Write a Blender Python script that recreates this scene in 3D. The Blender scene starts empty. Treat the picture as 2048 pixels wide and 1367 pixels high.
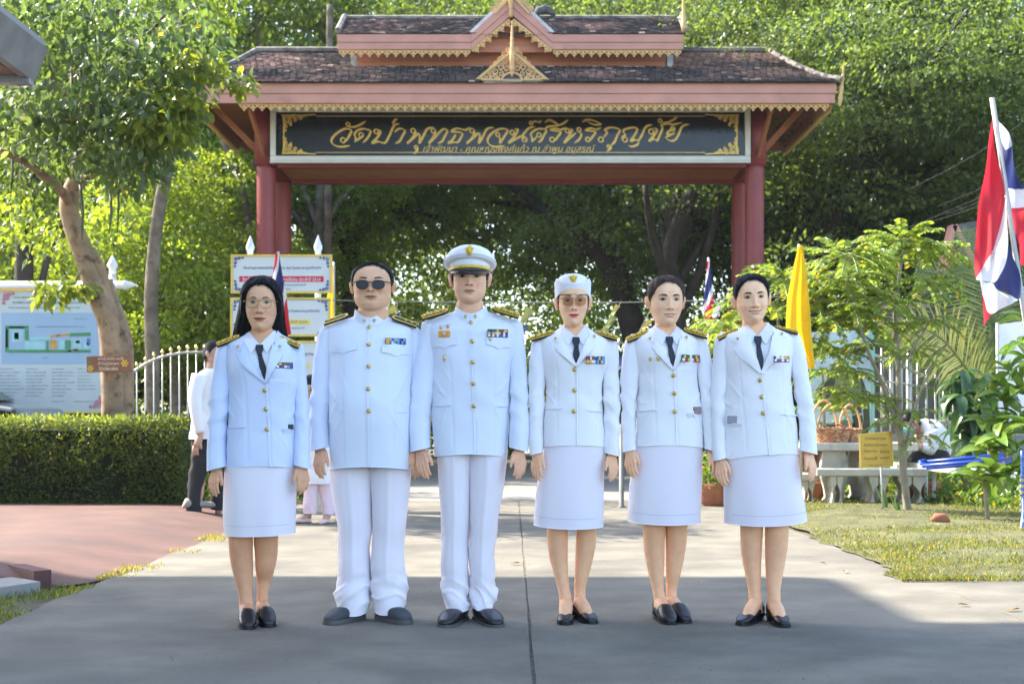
import bpy, bmesh, math, random
import numpy as np
from mathutils import Vector, Matrix
from mathutils.geometry import delaunay_2d_cdt
random.seed(7); RNG = np.random.default_rng(11)
R = math.radians
scene = bpy.context.scene
C = scene.collection
FPX, EYE, HOR = 2844.0, 0.93, 838.0      # focal length in photo pixels, eye height (m), horizon row

# ---------------------------------------------------------------- camera, world, sun, exposure
cam = bpy.data.cameras.new('camera'); camo = bpy.data.objects.new('camera', cam); C.objects.link(camo)
camo.location = (0, 0, EYE); camo.rotation_euler = (R(90), 0, 0)
cam.sensor_width = 36; cam.lens = 50; cam.shift_y = (HOR-683.5)/2048; cam.clip_start = .1; cam.clip_end = 400
cam.dof.use_dof = True; cam.dof.focus_distance = 6.6; cam.dof.aperture_fstop = 5.6
scene.camera = camo
SUN_EL, SUN_A = 44.0, 24.0              # sun from the left, A degrees behind the left-right line
world = bpy.data.worlds.new('World'); scene.world = world; world.use_nodes = True
wn = world.node_tree.nodes; wl = world.node_tree.links
sky = wn.new('ShaderNodeTexSky'); sky.sky_type = 'NISHITA'; sky.sun_disc = False
sun_dir = Vector((-math.cos(R(SUN_EL))*math.cos(R(SUN_A)), math.cos(R(SUN_EL))*math.sin(R(SUN_A)), math.sin(R(SUN_EL))))
sky.sun_elevation = R(SUN_EL); sky.sun_rotation = math.atan2(sun_dir.x, sun_dir.y)
sky.air_density = 1.0; sky.dust_density = 1.6; sky.ozone_density = 1.0
wn['Background'].inputs['Strength'].default_value = 0.14
wl.new(sky.outputs[0], wn['Background'].inputs['Color'])
sl = bpy.data.lights.new('sun', 'SUN'); sl.energy = 3.3; sl.angle = R(0.55); sl.color = (1.0, .93, .80)
so = bpy.data.objects.new('sun', sl); C.objects.link(so); so.rotation_euler = (-sun_dir).to_track_quat('-Z', 'Y').to_euler()
vs = scene.view_settings; vs.view_transform = 'Standard'; vs.look = 'None'; vs.gamma = 1.0; vs.use_curve_mapping = False
vs.exposure = 2.3
scene.cycles.max_bounces = 7; scene.cycles.transparent_max_bounces = 12; scene.cycles.use_denoising = True

# ---------------------------------------------------------------- helpers
def W(px, py, Y):
    return Vector(((px-1024)/FPX*Y, Y, EYE+(HOR-py)/FPX*Y))
def GY(py): return EYE*FPX/(py-HOR)

def new_obj(name, me, mat=None, parent=None):
    if mat is not None:
        for m in (mat if isinstance(mat, (list, tuple)) else [mat]): me.materials.append(m)
    o = bpy.data.objects.new(name, me); C.objects.link(o)
    if parent is not None: o.parent = parent
    return o
def mesh(name, V, Fc, mat=None, parent=None, smooth=False, mi=None, col=None):
    me = bpy.data.meshes.new(name)
    me.from_pydata([tuple(map(float, v)) for v in V] if not isinstance(V, np.ndarray) else V.tolist(), [], Fc if not isinstance(Fc, np.ndarray) else Fc.tolist())
    if smooth: me.polygons.foreach_set('use_smooth', [True]*len(me.polygons))
    if mi is not None: me.polygons.foreach_set('material_index', list(mi))
    if col is not None:
        a = me.color_attributes.new('Col', 'FLOAT_COLOR', 'POINT')
        c = np.ones((len(me.vertices), 4), dtype=np.float32); c[:, :3] = col; a.data.foreach_set('color', c.ravel())
    me.update()
    return new_obj(name, me, mat, parent)
def root(name, label, cat, loc=(0,0,0), group=None, rz=0, kind=None):
    o = bpy.data.objects.new(name, None); C.objects.link(o); o.location = loc; o.rotation_euler = (0,0,rz); o.empty_display_size = .2
    return tag(o, label, cat, group, kind)
def tag(o, label=None, cat=None, group=None, kind=None):
    if label: o['label'] = label
    if cat: o['category'] = cat
    if group: o['group'] = group
    if kind: o['kind'] = kind
    return o
def dup(r, loc=None, rz=None, label=None, group=None, scale=None):
    c = r.copy(); C.objects.link(c)
    for ch in list(r.children):
        d = ch.copy(); C.objects.link(d); d.parent = c
        for g in list(ch.children):
            e = g.copy(); C.objects.link(e); e.parent = d
    if loc is not None: c.location = loc
    if rz is not None: c.rotation_euler = (0,0,rz)
    if scale is not None: c.scale = (scale,)*3 if not isinstance(scale, tuple) else scale
    if label: c['label'] = label
    if group: c['group'] = group
    return c

class MB:
    def __init__(s): s.v = []; s.f = []; s.m = []; s.c = []
    def add(s, V, Fc, mi=0, col=None):
        n = len(s.v); s.v += [tuple(map(float, v)) for v in V]; s.f += [tuple(int(i)+n for i in f) for f in Fc]; s.m += [mi]*len(Fc)
        if col is not None: s.c += [tuple(col)]*len(V)
        return s
    def box(s, x0, x1, y0, y1, z0, z1, mi=0, M=None, col=None):
        V = [(x,y,z) for z in (z0,z1) for y in (y0,y1) for x in (x0,x1)]
        if M is not None: V = [M @ Vector(v) for v in V]
        return s.add(V, [(0,2,3,1),(4,5,7,6),(0,1,5,4),(1,3,7,5),(3,2,6,7),(2,0,4,6)], mi, col)
    def bar(s, a, b, w, d=None, mi=0, up=(0,0,1), col=None):
        a, b = Vector(a), Vector(b); L = (b-a).length; t = (b-a).normalized()
        u = Vector(up); 
        if abs(u.dot(t)) > .98: u = Vector((0,1,0))
        x = t.cross(u).normalized(); y = x.cross(t).normalized(); d = d or w
        V = [a+x*i*w/2+y*j*d/2+t*k*L for k in (0,1) for j in (-1,1) for i in (-1,1)]
        return s.add(V, [(0,2,3,1),(4,5,7,6),(0,1,5,4),(1,3,7,5),(3,2,6,7),(2,0,4,6)], mi, col)
    def tube(s, pts, rad, n=10, mi=0, cap=True, sq=1.0, col=None):
        V, Fc = tube_vf(pts, rad, n, cap, sq); return s.add(V, Fc, mi, col)
    def lathe(s, prof, loc=(0,0,0), n=20, mi=0, axis='z', col=None):
        V = []; Fc = []
        for r, z in prof:
            for k in range(n):
                a = 2*math.pi*k/n; p = (r*math.cos(a), r*math.sin(a), z)
                if axis == 'x': p = (z, p[0], p[1])
                if axis == 'y': p = (p[0], z, p[1])
                V.append((p[0]+loc[0], p[1]+loc[1], p[2]+loc[2]))
        for j in range(len(prof)-1):
            for k in range(n): Fc.append((j*n+k, j*n+(k+1)%n, (j+1)*n+(k+1)%n, (j+1)*n+k))
        Fc.append(tuple(range(n))[::-1]); Fc.append(tuple(range((len(prof)-1)*n, len(prof)*n)))
        return s.add(V, Fc, mi, col)
    def build(s, name, mat, parent=None, smooth=False, bevel=0):
        o = mesh(name, s.v, s.f, mat, parent, smooth, s.m, np.array(s.c) if s.c and len(s.c) == len(s.v) else None)
        if bevel:
            b = o.modifiers.new('bevel', 'BEVEL'); b.width = bevel; b.segments = 2; b.limit_method = 'ANGLE'
        return o
def tube_vf(pts, rad, n=10, cap=True, sq=1.0):
    pts = [Vector(p) for p in pts]; m = len(pts)
    if not hasattr(rad, '__len__'): rad = [rad]*m
    V = []; Fc = []; up = None
    for i, p in enumerate(pts):
        t = (pts[min(i+1,m-1)]-pts[max(i-1,0)]).normalized()
        if up is None:
            up = Vector((0,1,0)) if abs(t.y) < .9 else Vector((1,0,0))
        x = t.cross(up).normalized(); up = x.cross(t).normalized()
        for k in range(n):
            a = 2*math.pi*k/n; V.append(p + x*math.cos(a)*rad[i] + up*math.sin(a)*rad[i]*sq)
    for j in range(m-1):
        for k in range(n): Fc.append((j*n+k, j*n+(k+1)%n, (j+1)*n+(k+1)%n, (j+1)*n+k))
    if cap:
        Fc.append(tuple(range(n))[::-1]); Fc.append(tuple(range((m-1)*n, m*n)))
    return V, Fc
def crom(pts, k=8, closed=False):
    P = [np.array(p, float) for p in pts]; out = []; n = len(P)
    rng = range(n) if closed else range(n-1)
    for i in rng:
        p0 = P[(i-1)%n] if closed or i > 0 else 2*P[0]-P[1]; p1 = P[i]; p2 = P[(i+1)%n]
        p3 = P[(i+2)%n] if closed or i+2 < n else 2*P[-1]-P[-2]
        for j in range(k):
            t = j/k; out.append(.5*((2*p1)+(p2-p0)*t+(2*p0-5*p1+4*p2-p3)*t*t+(3*p1-p0-3*p2+p3)*t**3))
    if not closed: out.append(P[-1])
    return out
def interp(x, xs, ys): return float(np.interp(x, xs, ys))
def smoothstep(a, b, x):
    t = np.clip((x-a)/(b-a), 0, 1); return t*t*(3-2*t)

# value noise usable on numpy arrays
_perm = RNG.random((64,64,64))
def vnoise(x, y, z):
    x = np.asarray(x, float); y = np.asarray(y, float)+0*x; z = np.asarray(z, float)+0*x
    xi = np.floor(x).astype(int); yi = np.floor(y).astype(int); zi = np.floor(z).astype(int)
    fx, fy, fz = x-xi, y-yi, z-zi
    fx = fx*fx*(3-2*fx); fy = fy*fy*(3-2*fy); fz = fz*fz*(3-2*fz)
    r = 0
    for a in (0,1):
        for b in (0,1):
            for c in (0,1):
                r = r + _perm[(xi+a)%64,(yi+b)%64,(zi+c)%64]*(fx if a else 1-fx)*(fy if b else 1-fy)*(fz if c else 1-fz)
    return r*2-1

# ---------------------------------------------------------------- materials
MATS = {}
def mat(name, col, rough=.6, var=.12, scale=8, bump=0, bscale=60, metal=0, spec=.5, attr=False, dirt=None, trans=0, sss=0, coat=0, bstretch=None, sheen=0):
    if name in MATS: return MATS[name]
    m = bpy.data.materials.new(name); m.use_nodes = True; nt = m.node_tree; N = nt.nodes; L = nt.links
    b = N['Principled BSDF']; b.inputs['Roughness'].default_value = rough; b.inputs['Metallic'].default_value = metal
    b.inputs['Specular IOR Level'].default_value = spec
    if coat: b.inputs['Coat Weight'].default_value = coat; b.inputs['Coat Roughness'].default_value = .08
    if sheen: b.inputs['Sheen Weight'].default_value = sheen
    tc = N.new('ShaderNodeTexCoord')
    no = N.new('ShaderNodeTexNoise'); no.inputs['Scale'].default_value = scale; no.inputs['Detail'].default_value = 5; L.new(tc.outputs['Object'], no.inputs['Vector'])
    mr = N.new('ShaderNodeMapRange'); mr.inputs['From Min'].default_value = .3; mr.inputs['From Max'].default_value = .7
    mr.inputs['To Min'].default_value = 1-var; mr.inputs['To Max'].default_value = 1+var; L.new(no.outputs['Fac'], mr.inputs['Value'])
    mx = N.new('ShaderNodeMix'); mx.data_type = 'RGBA'; mx.blend_type = 'MULTIPLY'; mx.inputs['Factor'].default_value = 1
    if attr:
        at = N.new('ShaderNodeAttribute'); at.attribute_name = 'Col'; L.new(at.outputs['Color'], mx.inputs['A'])
    else: mx.inputs['A'].default_value = (*col, 1)
    L.new(mr.outputs['Result'], mx.inputs['B'])
    out = mx.outputs['Result']
    if dirt:
        dcol, dsc, lo, hi = dirt
        n2 = N.new('ShaderNodeTexNoise'); n2.inputs['Scale'].default_value = dsc; n2.inputs['Detail'].default_value = 8; n2.inputs['Roughness'].default_value = .65
        L.new(tc.outputs['Object'], n2.inputs['Vector'])
        r2 = N.new('ShaderNodeMapRange'); r2.inputs['From Min'].default_value = lo; r2.inputs['From Max'].default_value = hi; L.new(n2.outputs['Fac'], r2.inputs['Value'])
        m2 = N.new('ShaderNodeMix'); m2.data_type = 'RGBA'; L.new(r2.outputs['Result'], m2.inputs['Factor']); L.new(out, m2.inputs['A']); m2.inputs['B'].default_value = (*dcol, 1)
        out = m2.outputs['Result']
    L.new(out, b.inputs['Base Color'])
    if sss:
        b.inputs['Subsurface Weight'].default_value = sss; b.inputs['Subsurface Radius'].default_value = (1,.35,.2); b.inputs['Subsurface Scale'].default_value = .006
    if bump:
        n3 = N.new('ShaderNodeTexNoise'); n3.inputs['Scale'].default_value = bscale; n3.inputs['Detail'].default_value = 4
        if bstretch:
            mp = N.new('ShaderNodeMapping'); mp.inputs['Scale'].default_value = bstretch; L.new(tc.outputs['Object'], mp.inputs['Vector']); L.new(mp.outputs[0], n3.inputs['Vector'])
        else: L.new(tc.outputs['Object'], n3.inputs['Vector'])
        bp = N.new('ShaderNodeBump'); bp.inputs['Strength'].default_value = bump; bp.inputs['Distance'].default_value = .004
        L.new(n3.outputs['Fac'], bp.inputs['Height']); L.new(bp.outputs[0], b.inputs['Normal'])
    if trans:
        tr = N.new('ShaderNodeBsdfTranslucent'); L.new(out, tr.inputs['Color'])
        ms = N.new('ShaderNodeMixShader'); ms.inputs[0].default_value = trans
        L.new(b.outputs[0], ms.inputs[1]); L.new(tr.outputs[0], ms.inputs[2]); L.new(ms.outputs[0], N['Material Output'].inputs['Surface'])
    MATS[name] = m; return m
def leafmat(name, trans=.42, rough=.45, boost=1.35):
    """leaf colour from the per-leaf attribute; light passing through the blade is yellower and brighter"""
    m = bpy.data.materials.new(name); m.use_nodes = True; N = m.node_tree.nodes; L = m.node_tree.links
    b = N['Principled BSDF']; b.inputs['Roughness'].default_value = rough; b.inputs['Specular IOR Level'].default_value = .45
    at = N.new('ShaderNodeAttribute'); at.attribute_name = 'Col'; L.new(at.outputs['Color'], b.inputs['Base Color'])
    mx = N.new('ShaderNodeMix'); mx.data_type = 'RGBA'; mx.blend_type = 'MULTIPLY'; mx.inputs['Factor'].default_value = 1
    L.new(at.outputs['Color'], mx.inputs['A']); mx.inputs['B'].default_value = (2.3*boost, 2.0*boost, .8*boost, 1)
    tr = N.new('ShaderNodeBsdfTranslucent'); L.new(mx.outputs['Result'], tr.inputs['Color'])
    ms = N.new('ShaderNodeMixShader'); ms.inputs[0].default_value = trans
    L.new(b.outputs[0], ms.inputs[1]); L.new(tr.outputs[0], ms.inputs[2]); L.new(ms.outputs[0], N['Material Output'].inputs['Surface'])
    return m
LEAF = leafmat('leaf')
BARK = mat('bark', (.13,.10,.07), .9, .35, 6, .9, 25, bstretch=(1,1,.25), dirt=((.22,.19,.14), 3, .5,.7))
BARKD = mat('bark_dark', (.045,.036,.028), .9, .35, 6, .9, 25, bstretch=(1,1,.25))
BARKP = mat('bark_pale', (.27,.185,.115), .85, .35, 5, 1.0, 22, bstretch=(1,1,.35), dirt=((.09,.055,.035), 8, .52,.66))
CONC = mat('concrete', (.30,.29,.265), .9, .16, 1.3, .6, 180, dirt=((.20,.195,.18), .9, .48,.75))
WHITEP = mat('white_paint', (.72,.73,.73), .45, .05, 10)
STONE = mat('cast_stone', (.50,.47,.40), .85, .15, 5, .4, 60, dirt=((.17,.15,.12), 4, .55,.8))
STEEL = mat('galvanised_steel', (.50,.50,.47), .45, .12, 12, metal=.5)

# ---------------------------------------------------------------- foliage engine
def leaves_mesh(P, D, S, col, wid=.5, fold=.18, quad=False, droop=None):
    """P positions (n,3), D directions (n,3), S lengths (n,), col (n,3): each leaf a folded blade"""
    n = len(P); D = D/np.linalg.norm(D, axis=1, keepdims=True)
    rnd = RNG.normal(size=(n,3)); s = np.cross(D, rnd if droop is None else rnd*.6+np.array([0,0,1.4])); s /= np.linalg.norm(s, axis=1, keepdims=True)+1e-9
    nn = np.cross(s, D)
    L = S[:,None]; w = L*wid*.5
    if quad:
        V = np.stack([P, P+D*L*.45+s*w+nn*L*fold*.4, P+D*L, P+D*L*.45-s*w+nn*L*fold*.4], 1).reshape(-1,3)
        b = np.arange(n)[:,None]*4; Fc = np.concatenate([b+np.array([0,1,2]), b+np.array([0,2,3])], 0)
        c = np.repeat(col, 4, 0)
    else:
        V = np.stack([P, P+D*L*.28+s*w*.85+nn*L*fold*.5, P+D*L*.62+s*w*.85+nn*L*fold*.4, P+D*L-nn*L*fold*.5, P+D*L*.62-s*w*.85+nn*L*fold*.4, P+D*L*.28-s*w*.85+nn*L*fold*.5, P+D*L*.5], 1).reshape(-1,3)
        b = np.arange(n)[:,None]*7
        Fc = np.concatenate([b+np.array(t) for t in ([0,1,6],[1,2,6],[2,3,6],[3,4,6],[4,5,6],[5,0,6])], 0)
        c = np.repeat(col, 7, 0)
    return V, Fc, c
def fast_mesh(name, V, Fc, matl, parent=None, col=None, smooth=False):
    me = bpy.data.meshes.new(name); nv, nf = len(V), len(Fc); k = Fc.shape[1]
    me.vertices.add(nv); me.vertices.foreach_set('co', np.ascontiguousarray(V, dtype=np.float32).ravel())
    me.loops.add(nf*k); me.loops.foreach_set('vertex_index', np.ascontiguousarray(Fc, dtype=np.int32).ravel())
    me.polygons.add(nf); me.polygons.foreach_set('loop_start', np.arange(0, nf*k, k, dtype=np.int32))
    if smooth: me.polygons.foreach_set('use_smooth', np.ones(nf, dtype=bool))
    me.update(calc_edges=True)
    if col is not None:
        a = me.color_attributes.new('Col', 'FLOAT_COLOR', 'POINT'); c = np.ones((nv,4), dtype=np.float32); c[:,:3] = col; a.data.foreach_set('color', c.ravel())
    return new_obj(name, me, matl, parent)
def leafcols(n, a, b, gold=.0):
    t = RNG.random((n,1)); c = np.array(a)*(1-t)+np.array(b)*t; c = c*(.75+.5*RNG.random((n,1)))
    if gold: k = RNG.random(n) < gold; c[k] = np.array([.30,.22,.04])*(.7+.6*RNG.random((k.sum(),1)))
    return c
def clump_points(centres, radii, n, flat=.6, shell=.5):
    centres = np.array(centres); radii = np.array(radii); w = radii**2; k = RNG.choice(len(centres), n, p=w/w.sum())
    d = RNG.normal(size=(n,3)); d /= np.linalg.norm(d, axis=1, keepdims=True)
    r = (shell+(1-shell)*RNG.random(n))**.7
    off = d*r[:,None]*radii[k][:,None]; off[:,2] *= flat
    return centres[k]+off, d
# ================================================================ GROUND
GRASS = mat('turf', (.095,.095,.04), .95, .4, 3, 1, 90, dirt=((.15,.12,.05), 1.4, .55,.8))
SOIL = mat('soil', (.11,.085,.06), .95, .35, 4, 1, 60)
REDP = mat('red_paving', (.125,.062,.049), .85, .25, 2.2, .8, 120, dirt=((.085,.05,.043), 1.6, .45,.68))
tag(mesh('ground', [(-80,-20,-.03),(80,-20,-.03),(80,120,-.03),(-80,120,-.03)], [(0,1,2,3)], mat('forest_floor', (.075,.07,.035), .95, .5, .6, .8, 10, dirt=((.12,.10,.05), .5,.45,.7))), kind='structure')
def sheet(name, poly, z, m, nsub=0, parent=None):
    return mesh(name, [(x,y,z) for x,y in poly], [tuple(range(len(poly)))], m, parent)
# road: two slabs either side of the long joint
def slab(name, x0, x1, y0, y1, m, jl=0, jr=0):
    ny = int((y1-y0)/.12); V = []; Fc = []
    xs = np.linspace(x0, x1, 7)
    for j in range(ny+1):
        y = y0+(y1-y0)*j/ny
        for i, x in enumerate(xs):
            xx = x
            if i == 0 and jl: xx += jl*vnoise(y*2.3, 0, 1.5)+jl*.6*vnoise(y*9, 3, 1.5)
            if i == 6 and jr: xx += jr*vnoise(y*2.1, 5, 3.5)+jr*.6*vnoise(y*10, 7, 3.5)
            V.append((float(xx), y, .004*float(vnoise(xx*.6, y*.5, .3))))
    n = len(xs)
    for j in range(ny):
        for i in range(n-1): a = j*n+i; Fc.append((a, a+1, a+n+1, a+n))
    # skirts
    b = len(V)
    for j in range(ny+1):
        for i in (0, n-1): v = V[j*n+i]; V.append((v[0], v[1], -.06))
    for j in range(ny):
        Fc.append((j*n, (j+1)*n, b+(j+1)*2, b+j*2)); Fc.append(((j+1)*n-1, b+j*2+1, b+(j+1)*2+1, (j+2)*n-1))
    return mesh(name, V, Fc, m, smooth=False)
road = bpy.data.objects.new('road', None); C.objects.link(road); tag(road, kind='structure')
CROAD = mat('road_concrete', (.168,.152,.120), .92, .22, 2.4, 1.0, 130, dirt=((.105,.096,.078), .9, .47,.66))
CROAD2 = mat('far_concrete', (.22,.21,.185), .9, .1, 1, .5, 100)
for x0, x1, y0, y1, a, b in ((-2.35,.073,2.5,16.3,.03,.005),(.085,2.36,2.5,16.3,.005,.035)):
    o = slab('road_slab', x0, x1, y0, y1, CROAD, a, b); o.parent = road
o = slab('road_slab', 2.372, 9, 2.5, 8.22, CROAD); o.parent = road
o = slab('road_slab', -2.4, 3.2, 16.32, 30, CROAD2, .02, .02); o.parent = road
sheet('joint_bed', [(.05,2.5),(.11,2.5),(.11,16.3),(.05,16.3)], -.0065, mat('joint_dirt', (.115,.10,.075), .95, .4, 20), parent=road)
far = sheet('far_pavement', [(-4.5,30.02),(5,30.02),(7,60),(-7,60)], -.012, CROAD2, parent=road)
# lawn on the right with a soft edge, gently rising
xs = np.linspace(2.2, 12, 70); ys = np.linspace(8.2, 22, 90); V = []; Fc = []
for y in ys:
    for x in xs:
        e = 2.34+.12*float(vnoise(y*1.2, 1, 1))+.05*float(vnoise(y*6, 2, 1))+max(0, y-13)*.02
        xx = x if x > 2.35 else e
        z = .012+.05*min(1, max(0, (xx-e))/.8)*min(1, max(0,y-8.2)/.5)-.012*(1 if y < 8.25 else 0)+.012*float(vnoise(xx*1.5, y*1.5, 0))
        yy = y if y > 8.25 else 8.2+.08*float(vnoise(xx*3, 0, 4))
        V.append((xx, yy, z))
for j in range(89):
    for i in range(69): a = j*70+i; Fc.append((a, a+1, a+71, a+70))
tag(mesh('lawn', V, Fc, GRASS, smooth=True), kind='structure')
sheet('verge', [(2.2,8.05),(3.2,8.05),(3.2,16),(2.2,16)], -.007, SOIL, parent=road)
# grass blades
def blades(n, xf, yf, zf, hmin, hmax, cola, colb, name, dens=None):
    X = xf(RNG.random(n)); Yv = yf(RNG.random(n), X)
    if dens is not None:
        k = RNG.random(n) < dens(X, Yv); X = X[k]; Yv = Yv[k]; n = len(X)
    Z = zf(X, Yv); h = hmin+(hmax-hmin)*RNG.random(n)**1.6
    a = RNG.random(n)*math.tau; w = .0028+.0025*RNG.random(n)+.00015*Yv; lean = RNG.normal(size=(n,2))*.45*h[:,None]
    dx, dy = np.cos(a)*w, np.sin(a)*w
    V = np.stack([np.stack([X-dx,Yv-dy,Z],1), np.stack([X+dx,Yv+dy,Z],1), np.stack([X+lean[:,0],Yv+lean[:,1],Z+h],1)], 1).reshape(-1,3)
    Fc = np.arange(n*3).reshape(-1,3)
    o = fast_mesh(name, V, Fc, LEAF, None, np.repeat(leafcols(n, cola, colb, .05), 3, 0)); return o
def lz(X, Y): return .010+.05*np.clip((X-2.4)/.8, 0, 1)*np.clip((Y-8.2)/.5,0,1)-.004
o = blades(95000, lambda u: 2.18+5.3*u**1.25, lambda v, X: 8.14+9.5*v**1.5, lz, .012, .034, (.07,.10,.025), (.15,.155,.05), 'lawn_grass', lambda X, Y: (.5+.5*(vnoise(X*1.7, Y*1.7, 9) > -.35))*(X > 2.36+.12*vnoise(Y*1.2, 1, 1)+.05*vnoise(Y*6, 2, 1)))
tag(o, 'short trampled lawn grass beside the road', 'grass', kind='stuff')
# red raised pavement on the left, with sloping shoulder
rp = bpy.data.objects.new('pavement', None); C.objects.link(rp); tag(rp, kind='structure')
V = []; Fc = []; ny = 70; prof = [(-2.28,-.012),(-2.42,0.0),(-2.62,.035),(-2.9,.085),(-3.15,.105),(-3.4,.11),(-6,.115),(-12,.12)]
for j in range(ny+1):
    y = 8.05+(13.9-8.05)*j/ny; pull = max(0, 9.2-y)
    for x, z in prof:
        xx = x-.22*pull**2 if x > -3.5 else x; V.append((xx+.02*float(vnoise(y*4, x, 0)), y+(.0 if x > -3.2 else 0)+max(0,-x-2.9)*.28*(1-j/ny) if x > -6 else y+.9*(1-j/ny), z+.006*float(vnoise(xx*3, y*3, 0))))
n = len(prof)
for j in range(ny):
    for i in range(n-1): a = j*n+i; Fc.append((a, a+n, a+n+1, a+1))
for i in range(n-1): Fc.append((i, i+1, len(V)+i+1, len(V)+i))
V += [(v[0], v[1]-.004, -.05) for v in V[:n]]
mesh('paving', V, Fc, REDP, rp, smooth=True)
# red kerb at the near end and grey concrete block, gully with soil and weeds
pts = [(-2.66,8.06),(-2.85,8.3),(-3.1,8.62),(-3.45,8.9),(-4.2,9.1)]
m = MB()
cp = crom(pts, 6)
for a, b in zip(cp[:-1], cp[1:]): m.bar((a[0],a[1],.025), (b[0]+(b[0]-a[0])*.05,b[1]+(b[1]-a[1])*.05,.025), .10, .10)
m.build('kerb', mat('red_kerb', (.13,.05,.045), .7, .2, 8, .5, 80), rp)
V = [];
top = [(-2.62,7.9),(-2.72,8.0),(-3.0,8.25),(-3.5,8.6),(-4.5,8.8),(-4.5,7.0),(-3.4,7.05),(-3.0,7.25),(-2.78,7.55)]
for x,y in top: V.append((x,y,.03))
for x,y in top: V.append((x,y,-.05))
k = len(top); mesh('gutter_block', V, [tuple(range(k))[::-1]]+[(i,(i+1)%k,k+(i+1)%k,k+i) for i in range(k)], CONC, rp)
V = [];Fc=[]; ny=40
for j in range(ny+1):
    y = 5+ (8.1-5)*j/ny
    for i,x in enumerate((-2.36,-2.5,-2.75,-3.2,-4.5)): V.append((x,y,-.008-(.035 if i in (1,2) else .01)+.012*float(vnoise(x*8,y*8,0))))
for j in range(ny):
    for i in range(4): a=j*5+i; Fc.append((a,a+5,a+6,a+1))
mesh('gully', V, Fc, SOIL, rp, smooth=True)
o = blades(3000, lambda u: -2.33-.4*u**2, lambda v, X: 5.9+2.6*v, lambda X, Y: 0*X-.02, .015, .055, (.05,.09,.02), (.11,.14,.035), 'weeds', lambda X, Y: (vnoise(X*3, Y*2.2, 5)+.25).clip(0,1)*1.6)
tag(o, 'green weeds growing along the gully at the left road edge', 'weeds', kind='stuff')
o = blades(260, lambda u: .070+.018*u, lambda v, X: 6+11*v, lambda X, Y: 0*X-.02, .015, .03, (.10,.12,.03), (.16,.14,.05), 'joint_weeds', lambda X, Y: (vnoise(X*3, Y*1.4, 5)).clip(0,1)*1.6)
tag(o, 'sparse dry weeds in the joint of the road', 'weeds', kind='stuff')
o = blades(2500, lambda u: -2.45+.25*u, lambda v, X: 8.3+3.2*v, lambda X, Y: 0*X-.005, .01, .04, (.12,.13,.03), (.20,.18,.06), 'edge_weeds', lambda X, Y: (vnoise(X*2, Y*1.9, 8)-.1).clip(0,1)*2)
tag(o, 'thin yellowing weeds at the foot of the red pavement', 'weeds', kind='stuff')
# fallen leaves and a brick lump on the lawn
LF = mat('dry_leaf', (.30,.19,.07), .8, .3, 20)
def flat_leaf(name, loc, L, rz, m, label):
    V = [(0,0,0),(L*.3,L*.22,.006),(L*.7,L*.18,.01),(L,0,.004),(L*.7,-L*.2,.012),(L*.3,-L*.22,.004),(L*.5,0,.001)]
    o = mesh(name, V, [(0,1,6),(1,2,6),(2,3,6),(3,4,6),(4,5,6),(5,0,6)], m); o.location = loc; o.rotation_euler = (0,0,rz); return tag(o, label, 'leaf', 'dry leaves fallen on road and lawn')
for i, (px, py, L, lab) in enumerate(((1018,1128,.075,'dry tan leaf on the road left of the long joint'),(1690,1146,.06,'dry leaf on sunlit concrete near the lawn edge'),(1655,1128,.05,'pale dry leaf on sunlit concrete behind the last woman'),
    (1780,1068,.07,'curled dry leaf on the lawn beside the plaque stake'),(1725,1040,.06,'brown leaf on the lawn left of the plaque stake'),(2010,1222,.08,'reddish dry leaf on the concrete at the right edge'),(1400,1166,.05,'small dark leaf at the shadow edge between two women'),(1940,1212,.06,'small pale leaf on sunlit concrete at right'))):
    Y = GY(py); p = W(px, py, Y); flat_leaf('fallen_leaf', (p.x, p.y, .008+(.05 if py < 1100 else 0)), L, i*1.3, LF, lab)
m = MB(); p = W(1880,1060,GY(1060)); m.tube([(-.07,0,.02),(-.03,.01,.045),(.03,-.01,.05),(.08,0,.02)], [.02,.045,.04,.015], 8, sq=.7)
o = m.build('terracotta_shard', mat('terracotta', (.33,.12,.06), .85, .2, 10, .4, 60), smooth=True); o.location = (p.x, p.y, .055); tag(o, 'broken reddish clay lump lying on the lawn', 'clay lump')

n = 1500; X = RNG.uniform(-2.3,2.4,n); Yv = 4.9+8*RNG.random(n)**1.6; sz = .0012+.004*RNG.random(n)**3; V = np.stack([np.stack([X-sz,Yv,.007+0*X],1),np.stack([X+sz,Yv-sz,.007+0*X],1),np.stack([X+sz*.5,Yv+sz*1.3,.007+sz],1)],1).reshape(-1,3)
o = fast_mesh('grit', V, np.arange(n*3).reshape(-1,3), mat('grit', (.16,.13,.09), .9, .6, 90)); tag(o, 'scattered grit and crumbs on the concrete road', 'grit', kind='stuff')
# ================================================================ EAVE CORNER TOP LEFT, WITH ADDED UNSEEN WALL AND HIGH ROOF SHADING THE GROUP
HB = 10.0; sx = HB/math.tan(R(SUN_EL))*math.cos(R(SUN_A)); sy = HB/math.tan(R(SUN_EL))*math.sin(R(SUN_A))
PLAST = mat('plaster', (.55,.53,.48), .9, .1, 2)
bld = root('building', 'grey eave corner of a roadside building at the top left, with added unseen shading roof', 'building')
m = MB(); m.box(-13, 1.85-sx, -4, 8.15, 0, HB-.25); m.build('wall', PLAST, bld)  # added unseen wall, kept back so the roof alone draws the shadow edge
m = MB(); m.box(-13.3, 1.9-sx, -4.2, 8.33+sy, HB-.25, HB); m.build('roof', mat('roof_sheet', (.25,.25,.25), .6, .1, 3), bld)  # added unseen slab, offset along the sun to lay the foreground shadow
m = MB(); m.box(1.903-sx, 6.5-sx, -4.2, 6.45+sy, HB-.2, HB); m.build('shade_canopy', MATS['roof_sheet'], bld)  # second added slab, shapes the right part of that shadow
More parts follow.
